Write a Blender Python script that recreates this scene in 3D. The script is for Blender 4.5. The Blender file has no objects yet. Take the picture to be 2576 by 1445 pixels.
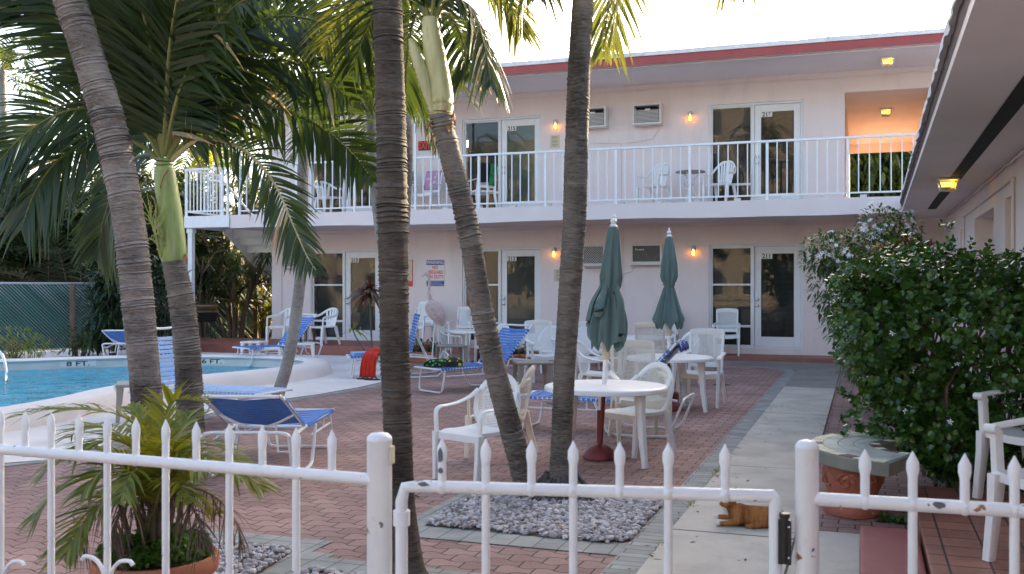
import bpy, math, random
from mathutils import Vector, Matrix, Quaternion
R = math.radians
random.seed(7)
SC = bpy.context.scene
COL = SC.collection
# ------------------------------------------------ camera model (35 mm, level, 1.5 m above the patio)
F_, CX, CY = 2508.0, 1288.0, 722.5
YAW = math.atan(884 / F_); CS, SN = math.cos(YAW), math.sin(YAW); CAMH = 1.5
def ray(x, y):
    u = (x - CX) / F_; v = (CY - y) / F_
    return Vector((-SN + u * CS, CS + u * SN, v))
def pt(x, y, d): return Vector((0, 0, CAMH)) + ray(x, y) * d            # point at forward depth d
def onz(x, y, z=0.0):
    r = ray(x, y); return Vector((0, 0, CAMH)) + r * ((z - CAMH) / r.z)
def ony(x, y, Y):
    r = ray(x, y); return Vector((0, 0, CAMH)) + r * (Y / r.y)
def V(*a): return Vector(a)

# ------------------------------------------------ materials
MATS = {}
def nodes(m): return m.node_tree.nodes, m.node_tree.links
def mk(name):
    m = bpy.data.materials.new(name); m.use_nodes = True
    n, l = nodes(m)
    return m, n, l, n['Principled BSDF']
def plain(name, col, rough=0.5, var=0.10, scale=6.0, bump=0.0, bscale=40.0, metal=0.0, spec=0.5, stretch=(1, 1, 1), emit=None, coat=0.0, dirt=None):
    m, n, l, b = mk(name)
    tc = n.new('ShaderNodeTexCoord'); mp = n.new('ShaderNodeMapping'); mp.inputs['Scale'].default_value = stretch
    l.new(tc.outputs['Object'], mp.inputs['Vector'])
    nz = n.new('ShaderNodeTexNoise'); nz.inputs['Scale'].default_value = scale; nz.inputs['Detail'].default_value = 6
    l.new(mp.outputs[0], nz.inputs['Vector'])
    cr = n.new('ShaderNodeValToRGB')
    cr.color_ramp.elements[0].position = 0.3; cr.color_ramp.elements[1].position = 0.7
    c0 = [max(0, c * (1 - var)) for c in col]; c1 = [min(1, c * (1 + var)) for c in col]
    cr.color_ramp.elements[0].color = (*c0, 1); cr.color_ramp.elements[1].color = (*c1, 1)
    l.new(nz.outputs['Fac'], cr.inputs[0])
    out = cr.outputs[0]
    if dirt:
        n2 = n.new('ShaderNodeTexNoise'); n2.inputs['Scale'].default_value = dirt[1]; n2.inputs['Detail'].default_value = 8; n2.inputs['Roughness'].default_value = 0.65
        l.new(mp.outputs[0], n2.inputs['Vector'])
        r2 = n.new('ShaderNodeValToRGB'); r2.color_ramp.elements[0].position = dirt[2]; r2.color_ramp.elements[1].position = dirt[2] + dirt[3]
        r2.color_ramp.elements[0].color = (0, 0, 0, 1)
        l.new(n2.outputs['Fac'], r2.inputs[0])
        mx = n.new('ShaderNodeMix'); mx.data_type = 'RGBA'
        l.new(r2.outputs[0], mx.inputs[0]); l.new(out, mx.inputs[6]); mx.inputs[7].default_value = (*dirt[0], 1)
        out = mx.outputs[2]
    l.new(out, b.inputs['Base Color'])
    b.inputs['Roughness'].default_value = rough; b.inputs['Metallic'].default_value = metal
    b.inputs['Specular IOR Level'].default_value = spec; b.inputs['Coat Weight'].default_value = coat
    if bump:
        nb = n.new('ShaderNodeTexNoise'); nb.inputs['Scale'].default_value = bscale; nb.inputs['Detail'].default_value = 5
        l.new(mp.outputs[0], nb.inputs['Vector'])
        bp = n.new('ShaderNodeBump'); bp.inputs['Strength'].default_value = bump; bp.inputs['Distance'].default_value = 0.01
        l.new(nb.outputs['Fac'], bp.inputs['Height']); l.new(bp.outputs[0], b.inputs['Normal'])
    if emit:
        b.inputs['Emission Color'].default_value = (*emit[0], 1); b.inputs['Emission Strength'].default_value = emit[1]
    MATS[name] = m
    return m
def leafmat(name, c0, c1, rough=0.42, trans=0.3, scale=1.6, tcol=None):
    m, n, l, b = mk(name)
    g = n.new('ShaderNodeNewGeometry'); tc = n.new('ShaderNodeTexCoord')
    nz = n.new('ShaderNodeTexNoise'); nz.inputs['Scale'].default_value = scale; nz.inputs['Detail'].default_value = 3
    l.new(tc.outputs['Object'], nz.inputs['Vector'])
    ad = n.new('ShaderNodeMath'); ad.operation = 'ADD'
    mu = n.new('ShaderNodeMath'); mu.operation = 'MULTIPLY'; mu.inputs[1].default_value = 0.55
    l.new(g.outputs['Random Per Island'], mu.inputs[0]); l.new(mu.outputs[0], ad.inputs[0])
    m2 = n.new('ShaderNodeMath'); m2.operation = 'MULTIPLY'; m2.inputs[1].default_value = 0.55
    l.new(nz.outputs['Fac'], m2.inputs[0]); l.new(m2.outputs[0], ad.inputs[1])
    cr = n.new('ShaderNodeValToRGB'); cr.color_ramp.elements[0].position = 0.2; cr.color_ramp.elements[1].position = 0.85
    cr.color_ramp.elements[0].color = (*c0, 1); cr.color_ramp.elements[1].color = (*c1, 1)
    l.new(ad.outputs[0], cr.inputs[0]); l.new(cr.outputs[0], b.inputs['Base Color'])
    b.inputs['Roughness'].default_value = rough
    tr = n.new('ShaderNodeBsdfTranslucent')
    hs = n.new('ShaderNodeMix'); hs.data_type = 'RGBA'; hs.inputs[0].default_value = 0.6
    l.new(cr.outputs[0], hs.inputs[6]); hs.inputs[7].default_value = (*(tcol or (c1[0] * 2.2, c1[1] * 1.8, c1[2] * 0.6)), 1)
    l.new(hs.outputs[2], tr.inputs['Color'])
    mx = n.new('ShaderNodeMixShader'); mx.inputs[0].default_value = trans
    l.new(b.outputs[0], mx.inputs[1]); l.new(tr.outputs[0], mx.inputs[2])
    l.new(mx.outputs[0], n['Material Output'].inputs['Surface'])
    MATS[name] = m
    return m
def M(x): return MATS[x]

# ------------------------------------------------ mesh builder
class MB:
    def __init__(s): s.v = []; s.f = []; s.sm = []
    def add(s, vs, fs, smooth=False):
        o = len(s.v); s.v.extend(tuple(p) for p in vs)
        s.f.extend([tuple(i + o for i in f) for f in fs]); s.sm.extend([smooth] * len(fs))
    def box(s, c, size, rz=0.0, mat=None):
        hx, hy, hz = size[0] / 2, size[1] / 2, size[2] / 2
        m = mat or Matrix.Rotation(rz, 3, 'Z')
        vs = [Vector(c) + m @ Vector((x * hx, y * hy, z * hz)) for x in (-1, 1) for y in (-1, 1) for z in (-1, 1)]
        s.add(vs, [(0, 1, 3, 2), (4, 6, 7, 5), (0, 4, 5, 1), (2, 3, 7, 6), (0, 2, 6, 4), (1, 5, 7, 3)])
        return s
    def bb(s, x0, x1, y0, y1, z0, z1): return s.box(((x0 + x1) / 2, (y0 + y1) / 2, (z0 + z1) / 2), (abs(x1 - x0), abs(y1 - y0), abs(z1 - z0)))
    def sweep(s, path, w, h=None, n=8, up=(0, 0, 1), cap=True, sq=False, smooth=True):
        """tube or strip along a path; w is half-width, h half-height (numbers or lists)"""
        P = [Vector(p) for p in path]; k = len(P)
        W = w if isinstance(w, (list, tuple)) else [w] * k
        Hh = W if h is None else (h if isinstance(h, (list, tuple)) else [h] * k)
        up = Vector(up); rings = []
        for i, p in enumerate(P):
            t = (P[min(i + 1, k - 1)] - P[max(i - 1, 0)])
            t = t.normalized() if t.length > 1e-9 else Vector((0, 0, 1))
            a = t.cross(up)
            if a.length < 0.05: a = t.cross(Vector((0, 1, 0.01)))
            a.normalize(); b = a.cross(t).normalized()
            ring = []
            for j in range(n):
                an = 2 * math.pi * (j + (0.5 if sq else 0)) / n
                ca, sa = math.cos(an), math.sin(an)
                if sq:
                    e = 0.22 if n > 4 else 1.0
                    q = 1.41421 if n == 4 else 1.0
                    if n == 4: ca, sa = ca * q, sa * q
                    else: ca, sa = math.copysign(abs(ca) ** e, ca), math.copysign(abs(sa) ** e, sa)
                ring.append(p + a * (ca * W[i]) + b * (sa * Hh[i]))
            rings.append(ring)
        vs = [q for r in rings for q in r]; fs = []
        for i in range(k - 1):
            for j in range(n):
                j2 = (j + 1) % n
                fs.append((i * n + j, i * n + j2, (i + 1) * n + j2, (i + 1) * n + j))
        if cap: fs.append(tuple(range(n - 1, -1, -1))); fs.append(tuple((k - 1) * n + j for j in range(n)))
        s.add(vs, fs, smooth); return s
    def lathe(s, prof, n=24, c=(0, 0, 0), mod=None, smooth=True, cap=True):
        vs = []; fs = []
        for (r, z) in prof:
            for j in range(n):
                a = 2 * math.pi * j / n
                rr = r * (mod(a, z) if mod else 1)
                vs.append((c[0] + rr * math.cos(a), c[1] + rr * math.sin(a), c[2] + z))
        for i in range(len(prof) - 1):
            for j in range(n):
                j2 = (j + 1) % n; fs.append((i * n + j, i * n + j2, (i + 1) * n + j2, (i + 1) * n + j))
        if cap:
            fs.append(tuple(range(n - 1, -1, -1))); fs.append(tuple((len(prof) - 1) * n + j for j in range(n)))
        s.add(vs, fs, smooth); return s
    def prism(s, poly, z0, z1, smooth=False):
        n = len(poly); vs = [(p[0], p[1], z0) for p in poly] + [(p[0], p[1], z1) for p in poly]
        fs = [tuple(range(n - 1, -1, -1)), tuple(range(n, 2 * n))] + [(i, (i + 1) % n, n + (i + 1) % n, n + i) for i in range(n)]
        s.add(vs, fs, smooth); return s
    def sheet(s, poly, z): s.add([(p[0], p[1], z) for p in poly], [tuple(range(len(poly)))]); return s
    def quad(s, a, b, c, d): s.add([a, b, c, d], [(0, 1, 2, 3)]); return s
    def ball(s, c, r, n=10, m=7, mat=None):
        r = r if isinstance(r, (tuple, list)) else (r, r, r); vs = []; fs = []
        c = Vector(c)
        for i in range(1, m):
            ph = math.pi * i / m
            for j in range(n):
                a = 2 * math.pi * j / n
                q = Vector((r[0] * math.sin(ph) * math.cos(a), r[1] * math.sin(ph) * math.sin(a), r[2] * math.cos(ph)))
                vs.append(c + (mat @ q if mat else q))
        t = len(vs); q = Vector((0, 0, r[2])); vs.append(c + (mat @ q if mat else q)); vs.append(c - (mat @ q if mat else q))
        for i in range(m - 2):
            for j in range(n):
                j2 = (j + 1) % n; fs.append((i * n + j, (i + 1) * n + j, (i + 1) * n + j2, i * n + j2))
        for j in range(n):
            j2 = (j + 1) % n; fs.append((t, j, j2)); fs.append((t + 1, (m - 2) * n + j2, (m - 2) * n + j))
        s.add(vs, fs, True); return s
    def build(s, name, mat, parent=None, world=False, bev=0.0, sharp=40, seg=2):
        me = bpy.data.meshes.new(name)
        off = Vector(parent.location) if (parent and world) else Vector((0, 0, 0))
        if parent and world and parent.parent: off = off + Vector(parent.parent.location)
        me.from_pydata([(p[0] - off.x, p[1] - off.y, p[2] - off.z) for p in s.v], [], s.f)
        me.polygons.foreach_set('use_smooth', s.sm)
        me.materials.append(M(mat) if isinstance(mat, str) else mat)
        me.update()
        if any(s.sm): me.set_sharp_from_angle(angle=R(sharp))
        o = bpy.data.objects.new(name, me); COL.objects.link(o)
        if parent: o.parent = parent
        if bev:
            b = o.modifiers.new('Bevel', 'BEVEL'); b.width = bev; b.segments = seg; b.limit_method = 'ANGLE'; b.angle_limit = R(35)
        return o
def T(name, label, cat, loc=(0, 0, 0), rz=0.0, group=None):
    o = bpy.data.objects.new(name, None); COL.objects.link(o)
    o.empty_display_size = 0.2
    o.location = loc; o.rotation_euler = (0, 0, rz); tag(o, label, cat, group); return o
def tag(o, label, cat, group=None, kind=None):
    if label: o['label'] = label
    if cat: o['category'] = cat
    if group: o['group'] = group
    if kind: o['kind'] = kind
    return o
def struct(o): o['kind'] = 'structure'; return o
def dup(o, loc=None, rz=None, label=None, group=None, parent=None):
    c = o.copy(); COL.objects.link(c)
    if parent: c.parent = parent
    if loc is not None: c.location = loc
    if rz is not None: c.rotation_euler = (0, 0, rz)
    if label: c['label'] = label
    if group: c['group'] = group
    for ch in list(o.children): dup(ch, parent=c)
    return c
def text(body, size, mat, parent, loc, rot=(R(90), 0, 0), name='lettering', sx=1.0, align='CENTER', ext=0.001, bold=0.0):
    cu = bpy.data.curves.new(name, 'FONT'); cu.body = body; cu.size = size; cu.align_x = align; cu.align_y = 'CENTER'
    cu.extrude = ext; cu.offset = bold
    cu.materials.append(M(mat))
    o = bpy.data.objects.new(name, cu); COL.objects.link(o); o.parent = parent
    o.location = loc; o.rotation_euler = rot; o.scale = (sx, 1, 1)
    return o
def catmull(P, k=6):
    P = [Vector(p) for p in P]; out = []
    Q = [2 * P[0] - P[1]] + P + [2 * P[-1] - P[-2]]
    for i in range(1, len(Q) - 2):
        p0, p1, p2, p3 = Q[i - 1:i + 3]
        for j in range(k):
            t = j / k
            out.append(0.5 * ((2 * p1) + (p2 - p0) * t + (2 * p0 - 5 * p1 + 4 * p2 - p3) * t * t + (3 * p1 - p0 - 3 * p2 + p3) * t ** 3))
    out.append(P[-1]); return out
# ------------------------------------------------ material library
plain('pink_wall', (0.81, 0.70, 0.67), 0.75, 0.03, 1.2, 0.35, 90, stretch=(1.4, 1.4, .45), dirt=((0.66, 0.56, 0.53), 1.3, 0.54, 0.3))
plain('pink_trim', (0.77, 0.67, 0.645), 0.6, 0.03, 2, 0.1, 60)
plain('pink_soffit', (0.84, 0.755, 0.74), 0.8, 0.04, 1.0, 0.15, 50)
plain('salmon_wall', (0.80, 0.645, 0.555), 0.75, 0.04, 1.5, 0.2, 60)
plain('white_paint', (0.80, 0.81, 0.82), 0.38, 0.04, 8, 0.12, 45, dirt=((0.60, 0.58, 0.54), 11, 0.60, 0.16))
plain('white_frame', (0.76, 0.76, 0.76), 0.4, 0.03, 5)
plain('white_plastic', (0.82, 0.81, 0.79), 0.35, 0.03, 4, spec=0.5, dirt=((0.66, 0.63, 0.58), 5, 0.6, 0.3))
plain('cream_plastic', (0.76, 0.70, 0.60), 0.4, 0.05, 5, dirt=((0.6, 0.54, 0.44), 5, 0.55, 0.3))
plain('red_fascia', (0.34, 0.055, 0.05), 0.5, 0.08, 3, dirt=((0.3, 0.05, 0.045), 6, 0.55, 0.2))
plain('roof_white', (0.74, 0.74, 0.72), 0.8, 0.10, 5, 0.6, 30, dirt=((0.4, 0.39, 0.37), 3, 0.58, 0.2))
plain('dark_membrane', (0.055, 0.022, 0.022), 0.75, 0.3, 12, 0.5, 30)
plain('red_tile_step', (0.28, 0.095, 0.07), 0.5, 0.12, 6, 0.1, 30)
plain('dark_void', (0.012, 0.012, 0.013), 0.8, 0.2, 3)
plain('curtain', (0.085, 0.088, 0.092), 0.8, 0.1, 3)
plain('curtain_door', (0.15, 0.165, 0.155), 0.8, 0.1, 3)
plain('curtain_green', (0.40, 0.43, 0.31), 0.8, 0.1, 3)
plain('mini_blind', (0.06, 0.065, 0.06), 0.6, 0.1, 3)
plain('chrome', (0.75, 0.75, 0.76), 0.15, 0.03, 5, metal=1.0)
def fence_paint():
    m = plain('fence_paint', (0.80, 0.81, 0.82), 0.40, 0.05, 9, 0.25, 55, dirt=((0.56, 0.53, 0.48), 7, 0.56, 0.2)); n, l = nodes(m); b = n['Principled BSDF']
    src = b.inputs['Base Color'].links[0].from_socket; tc = n.new('ShaderNodeTexCoord')
    for sc_, th, col in ((30, .70, (0.13, 0.13, 0.145)), (19, .72, (0.30, 0.15, 0.07))):
        nz = n.new('ShaderNodeTexNoise'); nz.inputs['Scale'].default_value = sc_; nz.inputs['Detail'].default_value = 3; l.new(tc.outputs['Object'], nz.inputs['Vector'])
        r = n.new('ShaderNodeValToRGB'); r.color_ramp.elements[0].position = th; r.color_ramp.elements[1].position = th + .02; l.new(nz.outputs['Fac'], r.inputs[0])
        mx = n.new('ShaderNodeMix'); mx.data_type = 'RGBA'; l.new(r.outputs[0], mx.inputs[0]); l.new(src, mx.inputs[6]); mx.inputs[7].default_value = (*col, 1); src = mx.outputs[2]
    l.new(src, b.inputs['Base Color'])
fence_paint()
plain('black_iron', (0.012, 0.012, 0.013), 0.4, 0.2, 20, 0.1, 60)
plain('plate_white', (0.75, 0.74, 0.70), 0.5, 0.02)
plain('ink_black', (0.012, 0.012, 0.014), 0.5, 0.02)
plain('sign_red', (0.72, 0.04, 0.03), 0.5, 0.03)
plain('sign_blue', (0.03, 0.06, 0.26), 0.5, 0.03)
plain('notice_cream', (0.62, 0.56, 0.40), 0.7, 0.05)
plain('notice_ink', (0.25, 0.23, 0.17), 0.7, 0.02)
plain('grille_grey', (0.13, 0.12, 0.10), 0.6, 0.15, 8)
plain('ac_white', (0.68, 0.65, 0.62), 0.5, 0.04, 5, dirt=((0.5, 0.45, 0.4), 4, 0.6, 0.25))
plain('lamp_amber', (0.9, 0.45, 0.08), 0.4, 0.02, emit=((1.0, 0.38, 0.04), 3.8))
plain('lamp_yellow', (0.9, 0.6, 0.05), 0.4, 0.02, emit=((1.0, 0.55, 0.02), 3.0))
plain('lamp_glow_glass', (0.75, 0.6, 0.3), 0.3, 0.05, emit=((1.0, 0.62, 0.18), 0.45))
plain('concrete', (0.51, 0.46, 0.395), 0.85, 0.12, 2.2, 0.3, 60, dirt=((0.36, 0.325, 0.28), 1.9, 0.50, 0.25))
plain('concrete_dark', (0.23, 0.215, 0.19), 0.8, 0.12, 2.0, 0.25, 60, dirt=((0.34, 0.31, 0.27), 1.3, 0.5, 0.25))
plain('deck_pink', (0.78, 0.71, 0.665), 0.85, 0.05, 1.5, 0.4, 70, dirt=((0.58, 0.52, 0.485), 0.9, 0.54, 0.25))
plain('coping', (0.80, 0.71, 0.67), 0.7, 0.04, 2, 0.15, 40, dirt=((0.62, 0.53, 0.50), 1.5, 0.55, 0.3))
plain('pool_wall', (0.62, 0.64, 0.60), 0.6, 0.06, 4)
plain('pool_floor', (0.05, 0.64, 0.88), 0.6, 0.06, 1)
plain('soil', (0.10, 0.075, 0.055), 0.95, 0.3, 5, 0.6, 30)
leafmat('pebble', (0.17, 0.135, 0.125), (0.66, 0.60, 0.585), 0.8, 0.0, 30)
plain('strap_blue', (0.022, 0.155, 0.52), 0.38, 0.10, 9)
plain('strap_light', (0.26, 0.47, 0.82), 0.38, 0.06, 9)
plain('frame_white', (0.78, 0.78, 0.79), 0.3, 0.03, 9, dirt=((0.45, 0.4, 0.36), 14, 0.68, 0.1))
plain('umbrella_green', (0.112, 0.176, 0.170), 0.85, 0.07, 5, 0.25, 120)
plain('maroon_iron', (0.19, 0.028, 0.028), 0.45, 0.12, 7, 0.1, 40)
plain('taupe_plastic', (0.30, 0.26, 0.22), 0.45, 0.06, 5)
plain('brown_plastic', (0.10, 0.085, 0.075), 0.45, 0.06, 5)
plain('terracotta', (0.44, 0.17, 0.10), 0.8, 0.14, 5, 0.2, 40, dirt=((0.55, 0.42, 0.36), 5, 0.62, 0.2))
plain('terracotta_old', (0.36, 0.115, 0.07), 0.8, 0.12, 9, 0.4, 25, dirt=((0.45, 0.40, 0.34), 10, 0.62, 0.05))
plain('bench_stone', (0.20, 0.20, 0.165), 0.85, 0.16, 7, 0.3, 50)
plain('mosaic_cream', (0.74, 0.67, 0.50), 0.6, 0.10, 9)
plain('mosaic_grey', (0.46, 0.48, 0.44), 0.5, 0.22, 8, dirt=((0.42, 0.27, 0.18), 6, 0.62, 0.15))
plain('mosaic_brown', (0.13, 0.08, 0.06), 0.6, 0.2, 8)
plain('mat_red', (0.28, 0.075, 0.07), 0.6, 0.10, 14, 0.35, 200)
plain('towel_red', (0.62, 0.035, 0.02), 0.95, 0.12, 9, 0.5, 160)
plain('towel_sky', (0.30, 0.50, 0.80), 0.95, 0.10, 9, 0.5, 160)
plain('towel_navy', (0.02, 0.04, 0.14), 0.9, 0.10, 9, 0.4, 120)
plain('towel_black', (0.012, 0.012, 0.014), 0.9, 0.2, 9, 0.4, 120)
plain('flamingo_stone', (0.60, 0.46, 0.44), 0.85, 0.12, 14, 0.7, 55, dirt=((0.42, 0.33, 0.31), 12, 0.5, 0.2))
plain('wood_post', (0.16, 0.115, 0.08), 0.85, 0.25, 3, 0.5, 40, stretch=(8, 8, 0.7))
plain('slat_green', (0.010, 0.095, 0.078), 0.42, 0.22, 2.0)
plain('fence_wire', (0.10, 0.16, 0.15), 0.5, 0.1, 5)
plain('galvanised', (0.55, 0.56, 0.57), 0.4, 0.08, 9, metal=0.7)
plain('stair_paint', (0.60, 0.64, 0.67), 0.6, 0.05, 3)
plain('beige_facade', (0.235, 0.205, 0.16), 0.8, 0.05, 1)
plain('window_dark', (0.03, 0.035, 0.04), 0.15, 0.1, 1)
plain('rubber_black', (0.012, 0.012, 0.012), 0.6, 0.1, 20)
plain('grill_steel', (0.17, 0.10, 0.045), 0.28, 0.2, 8, metal=0.6)
plain('stem_bark', (0.15, 0.115, 0.08), 0.9, 0.3, 6, 0.6, 40, stretch=(1, 1, 0.3))
plain('shrub_bark', (0.13, 0.095, 0.065), 0.9, 0.3, 6, 0.6, 40, stretch=(1, 1, 0.3))
plain('petal_white', (0.82, 0.83, 0.84), 0.7, 0.03, 9)
plain('root_fibre', (0.085, 0.078, 0.072), 0.95, 0.3, 18, 0.6, 60, stretch=(1, 1, 0.2))
plain('crownshaft', (0.24, 0.32, 0.09), 0.45, 0.30, 5, 0.12, 30, stretch=(3, 3, 0.5), dirt=((0.42, 0.42, 0.22), 2.0, 0.5, 0.35))
plain('crownshaft_pale', (0.54, 0.51, 0.26), 0.5, 0.22, 6, 0.15, 30, stretch=(3, 3, 0.5), dirt=((0.36, 0.20, 0.09), 4.5, 0.60, 0.12))
plain('husk', (0.32, 0.13, 0.05), 0.8, 0.25, 7, 0.3, 30)
plain('husk_pale', (0.42, 0.27, 0.17), 0.7, 0.2, 4, 0.3, 30, stretch=(2, 2, 0.6))
plain('rachis', (0.20, 0.20, 0.06), 0.45, 0.15, 3)
plain('rachis_pale', (0.48, 0.40, 0.20), 0.45, 0.15, 3)
plain('panicle', (0.36, 0.38, 0.12), 0.7, 0.15, 9)
plain('dead_frond', (0.12, 0.085, 0.065), 0.9, 0.25, 6)
plain('dry_leaf', (0.11, 0.055, 0.025), 0.9, 0.4, 9)
leafmat('palm_leaf', (0.012, 0.031, 0.008), (0.042, 0.074, 0.016), 0.38, 0.28)
leafmat('palm_leaf_bright', (0.035, 0.065, 0.012), (0.12, 0.14, 0.028), 0.4, 0.36, 1.6, (0.22, 0.22, 0.02))
leafmat('palm_leaf_dry', (0.22, 0.17, 0.10), (0.40, 0.32, 0.2), 0.7, 0.25)
leafmat('areca_leaf', (0.05, 0.105, 0.012), (0.25, 0.26, 0.028), 0.4, 0.32)
leafmat('dark_leaf', (0.008, 0.022, 0.008), (0.030, 0.058, 0.016), 0.4, 0.2)
leafmat('bg_leaf', (0.016, 0.040, 0.010), (0.070, 0.110, 0.025), 0.45, 0.35)
leafmat('hedge_leaf', (0.011, 0.044, 0.008), (0.068, 0.160, 0.024), 0.22, 0.15, 3.0)
leafmat('jasmine_leaf', (0.022, 0.065, 0.018), (0.085, 0.165, 0.04), 0.35, 0.22, 3.0)
leafmat('croton_red', (0.05, 0.010, 0.008), (0.20, 0.06, 0.02), 0.35, 0.2, 3.0, (0.4, 0.08, 0.02))
leafmat('croton_yellow', (0.28, 0.15, 0.02), (0.55, 0.38, 0.04), 0.35, 0.25, 3.0)
leafmat('cordyline_leaf', (0.035, 0.012, 0.014), (0.11, 0.065, 0.035), 0.35, 0.25, 4.0, (0.4, 0.09, 0.03))
leafmat('bg_dark', (0.007, 0.018, 0.006), (0.034, 0.058, 0.014), 0.45, 0.12)
leafmat('vine_leaf', (0.16, 0.22, 0.03), (0.36, 0.38, 0.06), 0.4, 0.35, 3.0)
leafmat('clover', (0.04, 0.12, 0.02), (0.13, 0.28, 0.04), 0.5, 0.3, 5.0)

def glass(name, tint=(0.80, 0.83, 0.82), base=0.015):
    m = bpy.data.materials.new(name); m.use_nodes = True; n, l = nodes(m); n.remove(n['Principled BSDF'])
    tr = n.new('ShaderNodeBsdfTransparent'); tr.inputs[0].default_value = (*tint, 1)
    gl = n.new('ShaderNodeBsdfGlossy'); gl.inputs['Roughness'].default_value = 0.015; gl.inputs[0].default_value = (0.55, 0.55, 0.56, 1)
    fr = n.new('ShaderNodeFresnel'); fr.inputs[0].default_value = 1.52
    ad = n.new('ShaderNodeMath'); ad.operation = 'ADD'; ad.inputs[1].default_value = base; l.new(fr.outputs[0], ad.inputs[0])
    # slightly wavy panes
    tc = n.new('ShaderNodeTexCoord'); nz = n.new('ShaderNodeTexNoise'); nz.inputs['Scale'].default_value = 1.3; l.new(tc.outputs['Object'], nz.inputs['Vector'])
    bp = n.new('ShaderNodeBump'); bp.inputs['Strength'].default_value = 0.02; bp.inputs['Distance'].default_value = 0.05; l.new(nz.outputs['Fac'], bp.inputs['Height'])
    l.new(bp.outputs[0], gl.inputs['Normal'])
    mx = n.new('ShaderNodeMixShader'); l.new(ad.outputs[0], mx.inputs[0]); l.new(tr.outputs[0], mx.inputs[1]); l.new(gl.outputs[0], mx.inputs[2])
    l.new(mx.outputs[0], n['Material Output'].inputs['Surface']); MATS[name] = m
glass('pane_glass'); glass('lamp_glass', (0.95, 0.9, 0.75), 0.03)

def perforated(name, col, period=0.016, duty=0.42):
    """woven plastic with rows of small open holes"""
    m, n, l, b = mk(name)
    b.inputs['Base Color'].default_value = (*col, 1); b.inputs['Roughness'].default_value = 0.4
    tc = n.new('ShaderNodeTexCoord'); sp = n.new('ShaderNodeSeparateXYZ'); l.new(tc.outputs['Object'], sp.inputs[0])
    outs = []
    for ax in ('X', 'Z'):
        a = n.new('ShaderNodeMath'); a.operation = 'MULTIPLY'; a.inputs[1].default_value = 1 / period; l.new(sp.outputs[ax], a.inputs[0])
        f = n.new('ShaderNodeMath'); f.operation = 'FRACT'; l.new(a.outputs[0], f.inputs[0])
        g = n.new('ShaderNodeMath'); g.operation = 'LESS_THAN'; g.inputs[1].default_value = 0.56; l.new(f.outputs[0], g.inputs[0]); outs.append(g)
    mu = n.new('ShaderNodeMath'); mu.operation = 'MULTIPLY'; l.new(outs[0].outputs[0], mu.inputs[0]); l.new(outs[1].outputs[0], mu.inputs[1])
    tr = n.new('ShaderNodeBsdfTransparent'); mx = n.new('ShaderNodeMixShader')
    l.new(mu.outputs[0], mx.inputs[0]); l.new(b.outputs[0], mx.inputs[1]); l.new(tr.outputs[0], mx.inputs[2])
    l.new(mx.outputs[0], n['Material Output'].inputs['Surface']); MATS[name] = m
perforated('mesh_white', (0.80, 0.79, 0.77), 0.013)
perforated('mesh_cream', (0.74, 0.68, 0.58), 0.013)

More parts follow.
